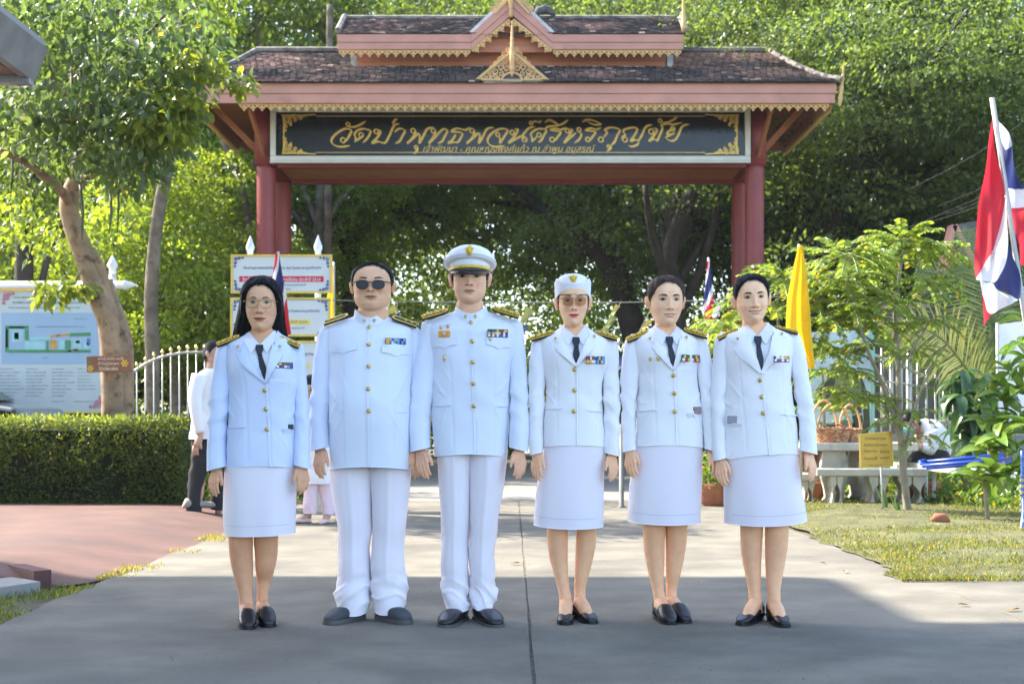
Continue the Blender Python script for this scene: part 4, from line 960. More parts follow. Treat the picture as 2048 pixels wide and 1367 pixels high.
def smooth_rows(A, it=3):
    for _ in range(it):
        B = A.copy(); B[1:-1] = A[1:-1]*.5+(A[:-2]+A[2:])*.25; A = B
    return A
def build_head(h):
    u = np.linspace(-1, 1, 173)[:-1]; phi = math.pi*np.sign(u)*np.abs(u)**1.3
    H = h['H']; tn = np.concatenate([np.linspace(-h.get('neck',.62), -.06, 16), np.linspace(-.045, .72, 124)[0:], 1-(1-.72)*(1-np.sin(np.linspace(0,1,26)[1:]*math.pi/2))])
    TN, PH = np.meshgrid(tn, phi, indexing='ij'); X, Y, Z = headsurf(h, PH, TN)
    X = smooth_rows(X,6); Y = smooth_rows(Y,6)
    et, mt, nt = h['eye']*H, h['mouth']*H, h['nose']*H; fr = smoothstep(-.1,.35,np.cos(PH)); sc = H/.235; wx = h['W']/.074
    g = lambda x0, z0, sx, sz: np.exp(-((X-x0)/(sx*wx))**2-((Z-z0)/(sz*sc))**2)
    gs = lambda x0, z0, sx, sz: g(x0*wx,z0,sx,sz)+g(-x0*wx,z0,sx,sz)
    d = 0*X
    d += -.0125*gs(.032,et+.002,.017,.012)+.0075*gs(.033,et,.0125,.0075)            # sockets, lids
    d += .004*gs(.028,et+.020,.022,.008)*h.get('brow',1)                             # brow ridge
    nh = np.clip((et+.004-Z)/(et+.004-nt), 0, 1); ridge = np.where((Z < et+.012) & (Z > nt-.004), .004+.014*nh**1.2, 0)*np.exp(-(X/((.0075+.004*nh)*wx))**2)
    d += ridge+.0085*g(0,nt+.008,.010,.008)+.0092*gs(.0145,nt+.004,.0062,.006)
    d += -.003*g(0,nt-.006,.012,.004)
    d += .0045*g(0,mt+.002,.026,.014)+.0042*g(0,mt+.0065,.019,.0038)+.0052*g(0,mt-.0065,.016,.0042)-.0045*g(0,mt,.024,.0017)
    d += -.002*g(0,mt-.016,.018,.005)+.005*g(0,mt-.033*sc,.016,.010)
    d += h.get('cheek',.003)*gs(.042,nt+.006,.016,.016)-.0022*gs(.030,nt-.010,.007,.014)*h.get('fold',1)
    d += -.0025*gs(.056,et+.012,.012,.02)
    d *= fr; Y = Y-d
    if h.get('smile'):
        s = h['smile']; 
    # colour
    base = np.array(h['skin']); col = np.ones(X.shape+(3,))*base
    warm = np.clip(.8*gs(.040,nt+.004,.020,.016)+.8*g(0,nt+.004,.014,.010), 0, 1)*fr
    col *= (1-warm[...,None]*np.array([0,.14,.16])); fz_ = gs(.030,nt-.014,.0035,.012)*(.5+.5*h.get('smile',0)); d_ = 1-.10*fz_*fr-.08*gs(.033,et-.013,.012,.003)*fr; col *= d_[...,None]; col *= (1+.05*vnoise(X*60,Z*60,h['W']*100)+.03*vnoise(X*150,Z*150,3))[...,None]
    front = (np.cos(PH) > .15)
    x = X/wx; sm = h.get('smile',0); zm = mt+sm*(x/.022)**2*.004*sc; ww = h.get('mw',.024)
    up = (Z >= zm) & (Z < zm+.0070*sc*np.clip(1-(np.abs(x)/ww)**2.2,0,1)*(1-.25*np.exp(-(x/.003)**2)))
    lo = (Z < zm) & (Z > zm-.0098*sc*np.clip(1-(np.abs(x)/ww)**2,0,1)); lip = (up|lo) & front & (np.abs(x) < ww)
    col[lip] = np.array(h['lip'])*np.array([1.15,1,.72])
    ln = front & (np.abs(Z-zm) < (.0009 if not h.get('open') else .0008)) & (np.abs(x) < ww*1.05); col[ln] = np.array(h['lip'])*.35
    if h.get('open'):
        te = front & (Z < zm+.0005) & (Z > zm-.0050*np.clip(1-(np.abs(x)/(ww*.72))**2,0,1)) & (np.abs(x) < ww*.72); col[te] = (.75,.68,.60)
    no = front & (np.hypot((np.abs(x)-.0092)/.0050, (Z-nt+.0005)/.0026) < 1); col[no] = base*.28  # nostrils: shade of the hollow put into the colour, no opening modelled
    if not h.get('dark_glasses'):
        ex = (np.abs(x)-.0325); zc = et+.0018*(ex/.014); hh = h.get('eo',.0046)*np.sqrt(np.clip(1-(ex/.0145)**2,0,1)); ey = front & (np.abs(Z-zc) < hh); col[ey] = (.34,.28,.24)
        ir = ey & (np.hypot(ex-h.get('gaze',0)*np.sign(x), Z-zc-.0004) < .0056); col[ir] = (.022,.014,.010)
        la = front & (Z-zc >= hh-.0004) & (Z-zc < hh+.0016) & (np.abs(ex) < .0165); col[la] = (.05,.032,.026)
        lb = front & (Z-zc <= -hh) & (Z-zc > -hh-.0008) & (np.abs(ex) < .013); col[lb] = base*.5
        cr = front & (np.abs(Z-zc-hh-.0045) < .0006) & (np.abs(ex) < .014); col[cr] = base*.62
    bx = np.abs(x); bzc = et+h.get('browz',.0205)*sc+.0035*np.sin(np.clip((bx-.014)/.034,0,1)*math.pi*.85)-.0025*np.clip((bx-.04)/.01,0,1); bw = 1.8*h.get('browt',.0026)*np.clip((bx-.012)/.005,0,1)*np.clip((.050-bx)/.016,0,1)
    br = front & (np.abs(Z-bzc) < bw) & (bx > .012) & (bx < .050); col[br] = h['browc']
    if h.get('stubble'):
        st = front & (((np.hypot(x/.026,(Z-mt-.011*sc)/.008) < 1) & (Z > mt+.007*sc)) | (np.hypot(x/.007,(Z-mt+.016*sc)/.006) < 1)); col[st] *= .90
    V = np.stack([X,Y,Z],-1).reshape(-1,3).tolist(); nr_, nc = X.shape; Fc = []
    for j in range(nr_-1):
        for k in range(nc): Fc.append((j*nc+k, (j+1)*nc+k, (j+1)*nc+(k+1)%nc, j*nc+(k+1)%nc))
    cl = col.reshape(-1,3).tolist(); V.append((0,0,H)); cl.append(tuple(base)); j = (nr_-1)*nc
    for k in range(nc): Fc.append((j+k, len(V)-1, j+(k+1)%nc))
    # ears
    for s in (-1,1):
        m = MB(); zc = et-.008*sc; b = len(V); n1, n2 = 12, 10
        for i in range(n1+1):
            for k in range(n2):
                a = math.pi*i/n1; t = 2*math.pi*k/n2; r = math.sin(a)
                ex_, ey_, ez_ = .0105*r*math.cos(t), .019*r*math.sin(t), .0315*math.cos(a)*sc
                ez_ *= 1; ey_ *= (1 if ez_ > 0 else .72)
                rim = math.hypot(ey_/.019, ez_/(.0315*sc)); 
                if s*math.cos(t)*1 > 0 or True:
                    if rim < .72 and math.cos(t) > 0: ex_ -= .006*(1-rim/.72)
                V.append((s*(h['W']*.995+ex_+h.get('ear',.008)+.30*(ey_+.01)+.004*ez_/.03), .004+ey_*.9+.25*ex_-.1*ez_, zc+ez_)); cl.append(tuple(np.array(base)*(np.array([1.0,.93,.92]) if rim > .6 else np.array([.8,.68,.64]))))
        for i in range(n1):
            for k in range(n2):
                q = (b+i*n2+k, b+i*n2+(k+1)%n2, b+(i+1)*n2+(k+1)%n2, b+(i+1)*n2+k); Fc.append(q if s > 0 else q[::-1])
    return np.array(V), Fc, np.array(cl)
def hair_shell(h, line, thick, seed=0, top=0.0, streak=.0012):
    """hair as a shell over the skull: line = [(angle deg, height over chin/H)], thick = [(height, m)]"""
    u = np.linspace(-1, 1, 241)[:-1]; phi = math.pi*np.sign(u)*np.abs(u)**1.1; tn = np.concatenate([np.linspace(.02,.75,60), 1-(1-.75)*(1-np.sin(np.linspace(0,1,22)[1:]*math.pi/2))])
    TN, PH = np.meshgrid(tn, phi, indexing='ij'); X, Y, Z = headsurf(h, PH, TN); X = smooth_rows(X); Y = smooth_rows(Y)
    hl = np.interp(np.abs(np.degrees(PH)), [a for a,_ in line], [b for _,b in line])+.006*vnoise(PH*14, seed, 0)
    k = smoothstep(-.004, .045, TN-hl); th = np.interp(TN, [a for a,_ in thick], [b for _,b in thick])
    dd = -.006+k*(th+.006+streak*vnoise(PH*26+TN*3, TN*5, seed)+streak*.8*vnoise(PH*60+TN*4, TN*4, seed+2)+.002*vnoise(PH*5,TN*5,seed))
    n = np.stack([X/(h['W']**2), Y/(.095**2), (Z-.62*h['H'])/((.5*h['H'])**2)*np.clip((TN-.5)*2,0,1)],-1); n /= np.linalg.norm(n,axis=-1,keepdims=True)+1e-9
    P = np.stack([X,Y,Z],-1)+n*dd[...,None]; P[...,2] += top*smoothstep(.7,1,TN)*k
    V = P.reshape(-1,3).tolist(); nr_, nc = X.shape; Fc = []
    for j in range(nr_-1):
        for q in range(nc): Fc.append((j*nc+q, (j+1)*nc+q, (j+1)*nc+(q+1)%nc, j*nc+(q+1)%nc))
    V.append(tuple(P[-1].mean(0))); j = (nr_-1)*nc
    for q in range(nc): Fc.append((j+q, len(V)-1, j+(q+1)%nc))
    return np.array(V), Fc
def hair_strands(h, line, thick, seed, n=420, top=0, tmax=.975):
    rs = np.random.default_rng(seed); m = MB(); la = [a for a,_ in line]; lb = [b for _,b in line]
    ph0 = np.radians(rs.uniform(-112,112,n)); t0 = np.interp(np.abs(np.degrees(ph0)), la, lb)+rs.uniform(-.035,.05,n); K = 6
    for i in range(n):
        L = rs.uniform(.10,.30); u = np.linspace(0,1,K); side = np.sign(ph0[i]); tn = np.clip(t0[i]+L*u*math.cos(ph0[i])**2*.8+L*.25*u, .05, tmax); ph = ph0[i]+side*L*2.2*u*(.25+abs(math.sin(ph0[i])))
        X, Y, Z = headsurf(h, ph, tn); th = np.interp(tn, [a for a,_ in thick], [b for _,b in thick]); off = .002+np.clip(th,0,1)*smoothstep(0,.6,u)+rs.uniform(.0003,.0025)*np.sin(u*math.pi*.9)
        nx, ny, nz = X/(h['W']**2), Y/.009, (Z-.62*h['H'])/((.5*h['H'])**2)*np.clip((tn-.5)*2,0,1); q = np.sqrt(nx*nx+ny*ny+nz*nz)
        m.tube([(X[k]+nx[k]/q[k]*off[k], Y[k]+ny[k]/q[k]*off[k], Z[k]+nz[k]/q[k]*off[k]+top*smoothstep(.7,1,tn[k])) for k in range(K)], [.0004,.0011,.0013,.0013,.0011,.0004], 4, cap=False)
    return m
def flyaways(V, n, seed, spread=.02):
    rs = random.Random(seed); m = MB()
    for i in range(n):
        side = rs.choice((-1,1)); z = rs.uniform(.35,.98); x = side*(.080 if z < .8 else .06)*rs.uniform(.9,1.05); y = rs.uniform(-.02,.06)
        p = Vector((x,y,z*V['H'])); d = Vector((side*rs.uniform(.3,1), rs.uniform(-.5,.5), rs.uniform(-.6,.9) if z < .8 else rs.uniform(.2,.8))).normalized()
        q = [p, p+d*rs.uniform(.008,.016), p+d*rs.uniform(.016,.03)+Vector((0,0,-.006))]; m.tube(q, [.0006,.0005,.0002], 4)
    return m

def emblem(m, cx, cy, cz, w, hh, mi=0):
    """winged badge in relief: body, spread wings, crest"""
    m.tube([(cx,cy+.001,cz-hh*.42),(cx,cy-.0035,cz-hh*.2),(cx,cy-.004,cz+hh*.15),(cx,cy+.001,cz+hh*.36)], [w*.12,w*.30,w*.36,w*.22], 10, mi, sq=.25)
    m.tube([(cx,cy-.003,cz-hh*.45),(cx,cy-.006,cz-hh*.1),(cx,cy-.006,cz+hh*.2),(cx,cy-.004,cz+hh*.38)], [w*.06,w*.17,w*.15,w*.05], 8, mi)
    m.tube([(cx,cy-.006,cz+hh*.3),(cx,cy-.006,cz+hh*.48)], [w*.10,w*.03], 6, mi)
    for s in (-1,1):
        for k in range(5):
            a = R(20+k*26); r = w*(.50-.03*k)
            m.tube([(cx+s*w*.08,cy-.004,cz+hh*.05-k*hh*.05),(cx+s*r*math.cos(a)*.7,cy-.006,cz+hh*.05+r*math.sin(a)*.55-k*hh*.08),(cx+s*r*math.cos(a)*1.02,cy-.003,cz+hh*.05+r*math.sin(a)-k*hh*.10)], [w*.09,w*.085,w*.04], 5, mi)
        m.tube([(cx+s*w*.06,cy-.004,cz-hh*.25),(cx+s*w*.22,cy-.004,cz-hh*.42),(cx+s*w*.12,cy-.003,cz-hh*.5)], [w*.07,w*.05,w*.02], 5, mi)
def medal_row(name, parent, surf, x0, x1, z0, z1, rowsdef, off=.006):
    """ribbon bar: small coloured ribbons in rows, each ribbon its own block"""
    base = root0(name, parent); nr_ = len(rowsdef); hz = (z1-z0)/nr_
    m = MB(); xm = (x0+x1)/2; y = float(surf.front(xm, (z0+z1)/2)); sl = (float(surf.front(x1,(z0+z1)/2))-float(surf.front(x0,(z0+z1)/2)))/(x1-x0)
    yy = lambda x: y+sl*(x-xm)-off
    m.add([(x0-.002,yy(x0),z0-.002),(x1+.002,yy(x1),z0-.002),(x1+.002,yy(x1),z1+.002),(x0-.002,yy(x0),z1+.002),(x0-.002,yy(x0)+.006,z0-.002),(x1+.002,yy(x1)+.006,z0-.002),(x1+.002,yy(x1)+.006,z1+.002),(x0-.002,yy(x0)+.006,z1+.002)],[(0,1,2,3),(7,6,5,4),(0,4,5,1),(1,5,6,2),(2,6,7,3),(3,7,4,0)])
    o = m.build(name, EPB, parent)
    mm = {}
    for r_, row in enumerate(rowsdef):
        n = len(row); w = (x1-x0)/n
        for i, cs in enumerate(row):
            for j, c in enumerate(cs):
                a = x0+w*i+w*j/len(cs)+(.0004 if j == 0 else 0); b = x0+w*i+w*(j+1)/len(cs)-(.0004 if j == len(cs)-1 else 0); zt = z1-hz*r_-.0006; zb = z1-hz*(r_+1)+.0006
                mm.setdefault(c, MB()).add([(a,yy(a)-.0015,zb),(b,yy(b)-.0015,zb),(b,yy(b)-.0015,zt),(a,yy(a)-.0015,zt),(a,yy(a),zb),(b,yy(b),zb),(b,yy(b),zt),(a,yy(a),zt)],[(0,1,2,3),(0,4,5,1),(1,5,6,2),(2,6,7,3),(3,7,4,0)])
    for c, q in mm.items(): q.build('ribbon', RIB[c], o)
    return o
def root0(name, parent): return None
RC_ = dict(r=(.55,.03,.05), g=(.03,.16,.06), b=(.03,.12,.50), n=(.03,.03,.12), y=(.80,.55,.08), w=(.8,.8,.8), p=(.22,.06,.35), o=(.85,.35,.05), c=(.15,.45,.75), k=(.03,.03,.03))
RIB = {k: mat('ribbon_'+k, v, .6, .05, 10) for k, v in RC_.items()}

def person_builder(P):
    Y0 = P['Y0']; S = FPX/Y0; xc0 = P['x']
    X = lambda px: (px-xc0)/S
    Z = lambda py: EYE+(HOR-py)/S
    XZ = lambda pts: [(X(a), Z(b)) for a, b in pts]
    r = root('person', P['label'], 'person', ((xc0-1024)/S, Y0, 0), 'six people in white dress uniform standing in a row')
    fem = P['fem']; rs = random.Random(P['x'])
    # ---------- jacket
    sd = P['x']*.37
    bx_, bt = P.get('plc', (None,None)), None
    btn = XZ(P['buttons']); pl = P['placket']; plx = XZ(pl)      # placket line top..bottom
    pz = [plx[1][1], plx[0][1]]; pxx = [plx[1][0], plx[0][0]]
    waistz = Z(P['waist'])
    def jd(th, z, x, s):
        frn = np.clip(np.sin(th), 0, 1)
        d = .0045*vnoise(x*7+sd, z*3.5, th*.6+sd)+.0028*vnoise(x*14+z*10, z*9-x*6, sd)
        fz = z*26+np.abs(x-X(P['cx']))*38*np.sign(waistz-z+.02); d = d+.0055*(1-np.abs(np.sin(fz+vnoise(x*5,z*5,sd)*2)))**4*smoothstep(.05,.12,np.abs(x-X(P['cx'])))*np.exp(-((z-waistz)/.16)**2)
        # soft drag lines from the waist button
        if btn: d = d+.0022*np.sin((z-waistz)*46+np.abs(x-btn[-1][0])*30)*np.exp(-((z-waistz)/.10)**2)*frn*np.exp(-(np.abs(x-btn[-1][0])/.14)**2)
        # long vertical dart and side folds below the chest
        for dx in (P.get('dart',.075),-P.get('dart',.075)):
            d = d-.0028*np.exp(-((x-np.interp(z,pz,pxx)-dx)/.0045)**2)*smoothstep(Z(P['hem'])-.01,Z(P['hem'])+.05,z)*smoothstep(Z(P['chest'])+.02,Z(P['chest'])-.05,z)*frn
        if fem: d = d+P.get('bust',.018)*np.exp(-((np.abs(x-X(P['cx']))-.068)/.055)**2-((z-Z(P['chest']))/.06)**2)*frn**2
        else: d = d+P.get('belly',.0)*np.exp(-((z-waistz)/.16)**2)*frn**2+.008*np.exp(-((np.abs(x-X(P['cx']))-.08)/.07)**2-((z-Z(P['chest']))/.06)**2)*frn**2
        # overlap of the right front over the left: a step along the placket
        xp = np.interp(z, pz, pxx); side = P.get('plside', 1); topz = plx[0][1]
        d = d+.0045*smoothstep(-.0012,.0012,(x-xp)*side)*np.exp(-np.clip((x-xp)*side,0,1)/.10)*frn*(z < topz+.01)
        return d
    J = Loft([(Z(k[0]),X(k[1]),X(k[2]),k[3],k[4] if len(k) > 4 else 0) for k in P['torso']], .84, jd)
    zt = Z(P['torso'][0][0]); zb = Z(P['torso'][-1][0])
    V, Fc = J.vf(np.concatenate([rows(zb, Z(P['torso'][0][0])-.07, 84)[:-1], rows(Z(P['torso'][0][0])-.07, zt, 22)]), 144, cap=not fem)
    V = np.array(V)
    # hem line: slight curve / tilt
    ht = P.get('hemtilt', 0); k = smoothstep(zb+.12, zb, V[:,2]); V[:,2] += k*(ht*V[:,0]+.010*(V[:,0]/.15)**2*np.sign(-P.get('hemc',1)))
    if fem:
        vp = XZ(P['vee'])
        def ins(x, z):
            c = False; n = len(vp)
            for i in range(n):
                (x1,z1),(x2,z2) = vp[i], vp[(i+1)%n]
                if (z1 > z) != (z2 > z) and x < (x2-x1)*(z-z1)/(z2-z1)+x1: c = not c
            return c
        Fc = [f for f in Fc if not (V[list(f)][:,1].mean() < 0 and ins(V[list(f)][:,0].mean(), V[list(f)][:,2].mean()))]
    mj = MB(); mj.add(V, Fc)
    SL = []
    for si, sk in enumerate(P['sleeves']):
        if sk is None: SL.append(None); continue
        sgn = -1 if si == 0 else 1
        zel = Z(P['waist'])
        def sdp(th, z, x, s, sgn=sgn, q=sd+si*9):
            cx = (cinterp(z,s.z,s.xl)+cinterp(z,s.z,s.xr))/2
            w = np.exp(-((z-zel-.02)/.13)**2)
            d = .0032*np.sin((z-zel)*62+sgn*(x-cx)*40+q)*w*(.5+.5*np.sin(th*1.0+q))+.0035*vnoise(x*16+q,z*9,th+q)+.0025*vnoise(z*22+q,(x-cx)*30,q)
            ph = (z-zel)*34+sgn*(x-cx)*26+q+vnoise(z*7,th,q)*1.6; d = d+.0075*(1-np.abs(np.sin(ph)))**2.5*np.exp(-((z-zel-.03)/.10)**2)*(.4+.6*np.sin(th+q*1.7)**2)
            top = smoothstep(s.z[-1]-.16, s.z[-1]-.02, z); return d*(1-top*.7)
        L = Loft([(Z(k[0]),X(k[1]),X(k[2]),k[3] if len(k) > 3 else None,k[4] if len(k) > 4 else None) for k in sk], .95, sdp)
        zz = np.array(L.z); L.ry = [ (b-a)/2*1.12 if c is None else c for a,b,c in zip(L.xl,L.xr,L.ry)]; zc = L.z[0]; zt_ = L.z[-1]
        L.ry = [min(v, .068) for v in L.ry]
        L.cy = [ -.050*(1-(z_-zc)/(zt_-zc))**1.5 if c is None else c for z_, c in zip(L.z, L.cy)]
        Vs, Fs = L.vf(np.concatenate([rows(zc, zt_-.05, 64)[:-1], rows(zt_-.05, zt_, 12)]), 48)
        Vs = np.array(Vs); kk = smoothstep(zc+.06, zc, Vs[:,2]); Vs[:,2] += kk*(-sgn*.25*(Vs[:,0]-(L.xl[0]+L.xr[0])/2)*P.get('cufft',1))
        mj.add(Vs, Fs); SL.append(L)
    jk = mj.build('jacket', P.get('umat', UNI), r, smooth=True)
    # sleeve seam trace where sleeve meets front is geometric; cuffs/hem done. pockets:
    def patch(name, pts, off, mt_, parent, thick=.003, step=.012, surf=None):
        V, Fc = patch_vf(XZ(pts), surf or J, off, step, thick); o = mesh(name, V, Fc, mt_, parent, smooth=False); return o
    ps = P.get('plside', 1); (pa, pb) = pl; ybot = P['hem']+.6
    def poff(x, z): xp = np.interp(z, pz, pxx); return .0012-.0060*np.clip((x-xp)*ps/.020,0,1)
    patch('front_edge', [(pa[0],pa[1]+1),(pa[0]+ps*12,pa[1]+1),(pb[0]+ps*12,ybot),(pb[0],ybot)], poff, P.get('umat', UNI), jk, .006, .008)
    for fl in P.get('flaps', ()):
        (xa,ya),(xb,yb),hh = fl; n = 12; top = [(xa+(xb-xa)*i/n, ya+(yb-ya)*i/n-1.2*math.sin(math.pi*i/n)) for i in range(n+1)]
        bot = []
        for i in range(n+1):
            u = i/n; v = abs(u-.5)*2; dd = hh*(.62+.38*(1-v)**1.7 if v < .999 else .62)+ (hh*.10*math.cos(v*math.pi*1.0) if v > .3 else 0)*-.6
            bot.append((xa+(xb-xa)*u, ya+(yb-ya)*u+dd))
        patch('pocket_flap', top+bot[::-1], .0075, UNI, jk, .005, .009)
        patch('pocket_seam', [(xa-.5,ya-1.2),(xb+.5,yb-1.2),(xb+.5,yb-2.6),(xa-.5,ya-2.6)], .003, UNI, jk, .003, .01)
    for (a, b) in P.get('welts', ()):
        patch('pocket_welt', [(a[0],a[1]-1.6),(b[0],b[1]-1.6),(b[0],b[1]+1.8),(a[0],a[1]+1.8)], .0048, P.get('umat', UNI), jk, .004, .01)
        patch('pocket_seam', [(a[0],a[1]+1.9),(b[0],b[1]+1.9),(b[0],b[1]+2.8),(a[0],a[1]+2.8)], .0032, SEAM, jk, .002, .01)
    for (x, z) in btn:
        m = MB(); y = float(J.front(x, z)); m.lathe([(.0006,-.0075),(.005,-.0068),(.0085,-.0045),(.0098,-.0015),(.0105,-.001),(.0105,.004)], (x,y-.004,z), 16, axis='y'); o = m.build('button', BRASS, jk, smooth=True)
        m = MB(); emblem(m, x, y-.0105, z, .011, .011); m.build('button_crest', BRASS, o, smooth=True)
    # ---------- shoulder boards
    for (a, b, wd, td) in P['boards']:
        zo = .003 if fem else 0; A = Vector((X(a[0]),0,Z(a[1])+zo)); B = Vector((X(b[0]),0,Z(b[1])+zo)); ax = (B-A); L = ax.length; ax.normalize(); t = R(td)
        wv = Vector((0,-math.cos(t),-math.sin(t))); up = ax.cross(wv); up = up if up.z > 0 else -up
        yoff = P.get('boardy', -.040)
        def board(nm, wl, ll0, ll1, h0, h1, mt_, parent):
            n = 9; out = []
            for i in range(n): u = math.pi/2+math.pi*i/(n-1); out.append((ll0+wl*.5+wl*.5*math.cos(u), wl*.5*math.sin(u)))
            out += [(ll1,-wl/2),(ll1,wl/2)]
            V = [A+ax*p+wv*q+up*hh_+Vector((0,yoff,0)) for hh_ in (h0,h1) for p,q in out]; k = len(out)
            return mesh(nm, V, [tuple(range(k))[::-1], tuple(range(k,2*k))]+[(i,(i+1)%k,k+(i+1)%k,k+i) for i in range(k)], mt_, parent)
        eb = board('epaulette', wd, 0, L, -.002, .006, EPB, jk); board('gold_border', wd*.90, wd*.05, L*.985, .0062, .0085, EPG, eb)
        if P.get('boardstyle') == 'stripe':
            board('centre_cloth', wd*.52, wd*.24, L*.97, .0087, .0098, EPB, eb)
            for u in (.55,.8):
                m = MB(); c = A+ax*L*u+up*.011+Vector((0,yoff,0)); m.tube([c-ax*.007,c,c+ax*.007],[.002,.008,.002],8); m.build('star', EPG, eb, smooth=True)
        else:
            m = MB()
            for k in range(4):
                c = A+ax*(wd*.45+(L-wd*.6)*k/3)+up*.0095+Vector((0,yoff,0))
                for q in range(5): an = q*1.257+k; e = c+ax*math.cos(an)*wd*.20+wv*math.sin(an)*wd*.20+up*.002; m.tube([c+up*.003, e, e+ax*math.cos(an+1)*wd*.12+wv*math.sin(an+1)*wd*.12-up*.003], [.004,.0035,.0015], 5)
            m.build('embroidery', EPG, eb, smooth=True)
            board('dark_ground', wd*.70, wd*.15, L*.93, .0088, .0095, mat('epaulette_weave', (.20,.13,.02), .7, .5, 150), eb)
    # ---------- badges
    for (x, y, w, hh) in P.get('pins', ()):
        m = MB(); xx, zz = X(x), Z(y); emblem(m, xx, float(J.front(xx,zz))-P.get('pinoff',.004), zz, w, hh); m.build('badge', BRASS, jk, smooth=True)
    for (x0, y0, x1, y1, rd) in P.get('ribbons', ()):
        medal_row('ribbon_bar', jk, J, X(x0), X(x1), Z(y1), Z(y0), rd)
    # ---------- collar / neckline
    skinV = MB()
    if not fem:
        cx, hw, yt, yf, yb0, yb1, ryt = P['collar']   # centre px, half width px, top side y, top front y, bottom side y, bottom front y
        m = MB(); N = 72; V = []; hwm = hw/S
        for j, u in enumerate((0,.08,.5,.95,1,1,.9)):
            for k in range(N):
                ph = 2*math.pi*k/N; f = max(0, math.cos(ph))**2.2; zt2 = Z(yt)+(Z(yf)-Z(yt))*f-(.004 if math.cos(ph) < 0 else 0); zb2 = Z(yb0)+(Z(yb1)-Z(yb0))*f
                z = zb2+(zt2-zb2)*u; rr = (1.10-.12*u) if j < 5 else (.95 if j == 5 else .93)
                V.append((X(cx)+hwm*rr*math.sin(ph), .006-ryt*rr*math.cos(ph)-(.006 if math.cos(ph) > 0 else 0)*math.cos(ph), z-(.012 if j == 6 else 0)))
        Fc = [(j*N+k, j*N+(k+1)%N, (j+1)*N+(k+1)%N, (j+1)*N+k) for j in range(6) for k in range(N)]
        co = mesh('collar', V, Fc, UNI, jk, smooth=True)
        m = MB(); yy = .006-ryt*1.04-.008
        m.bar((X(cx),yy-.001,Z(yb1)+.001),(X(cx),yy+.008,Z(yf)-.001),.0012,.004); m.build('collar_seam', SEAM, co)
        for s in (-1,1):
            m = MB(); emblem(m, X(cx)+s*.023, yy+.001, Z((yb1+yf)/2-2)+.001, .018, .018); m.build('collar_badge', BRASS, co, smooth=True)
    else:
        vx, vy = P['vbot']; tl, tr = P['tips']; nl_, nr2 = P['notch']; ctl, ctr = P['ctop']; kx, ky = P['knot']
        patch('shirt_front', [(ctl[0],ctl[1]+6),(ctl[0]+4,ctl[1]+16),(kx,ky-1),(ctr[0]-4,ctr[1]+16),(ctr[0],ctr[1]+6),(ctr[0]+6,ctr[1]+30),(vx+2,vy+2),(vx-2,vy+2),(ctl[0]-6,ctl[1]+30)], -.004, SHIRT, jk, .003)
        V, Fc = patch_vf(XZ([(ctl[0]-1,ctl[1]-3),(ctr[0]+1,ctr[1]-3),(ctr[0]-2,ctr[1]+16),(kx+4,ky+6),(kx-4,ky+6),(ctl[0]+2,ctl[1]+16)]), J, -.009, .008, .003); skinV.add(V, Fc)
        for (c, s) in ((ctl,-1),(ctr,1)):
            wt = (kx+s*15*P.get('wing',1), ky+15); patch('shirt_collar', [(c[0]-s*1,c[1]-3),(c[0]+s*6,c[1]+4),(c[0]+s*5.5,c[1]+17),(wt[0],wt[1]+3),(kx+s*1.2,ky)], .003, SHIRT, jk, .004, .008)
        patch('tie_knot', [(kx-6.5,ky+1),(kx+6.5,ky+1),(kx+8,ky+8),(kx+4.5,ky+20),(kx-3.5,ky+20),(kx-8,ky+8)], .009, TIE, jk, .008, .006)
        dx = vx-kx; dy = vy-ky
        patch('tie', [(kx-3.5,ky+19),(kx+4.5,ky+19),(kx+dx*.6+7,ky+dy*.62),(kx+dx+2.5,ky+dy-2),(kx+dx-1,ky+dy),(kx+dx*.6-6.5,ky+dy*.60)], .002, TIE, jk, .006, .009)
        for (t_, nt_, c, s) in ((tl,nl_,ctl,-1),(tr,nr2,ctr,1)):
            patch('collar', [(c[0]+s*1,c[1]-2),(c[0]+s*9,c[1]+9),(nt_[0]+s*0,nt_[1]-8),(nt_[0],nt_[1]),(nt_[0]-s*9,nt_[1]+3),(c[0]+s*4,c[1]+34),(c[0]+s*4.5,c[1]+16)], .0065, P.get('umat', UNI), jk, .006, .009)
            patch('lapel', [(nt_[0]-s*10,nt_[1]+3),(t_[0],t_[1]),(t_[0]-s*8,t_[1]+ (vy-t_[1])*.30),(vx+s*1,vy+2),(vx-s*1,vy-2),(c[0]+s*(-8+0)+(vx-kx)*.3,c[1]+ (vy-c[1])*.55),(c[0]+s*1,c[1]+24)], .0105+(.002 if s == P.get('plside',1) else 0), P.get('umat', UNI), jk, .007, .010)
            m = MB(); bx0 = (c[0]+s*9+nt_[0])/2+s*1; bz0 = nt_[1]-6; xx, zz = X(bx0), Z(bz0); emblem(m, xx, float(J.front(xx,zz))-.012, zz, .016, .016); m.build('collar_badge', BRASS, jk, smooth=True)
    # ---------- legs or skirt / trousers
    body = MB(); bc = []
    skin = np.array(P['head']['skin']); hands = skin*np.array(P.get('handtone', (.95,.88,.85))); legc = skin*np.array((.97,.88,.82))
    def addb(V, Fc, c):
        body.add(V, Fc); bc.extend([tuple(c)]*len(V))
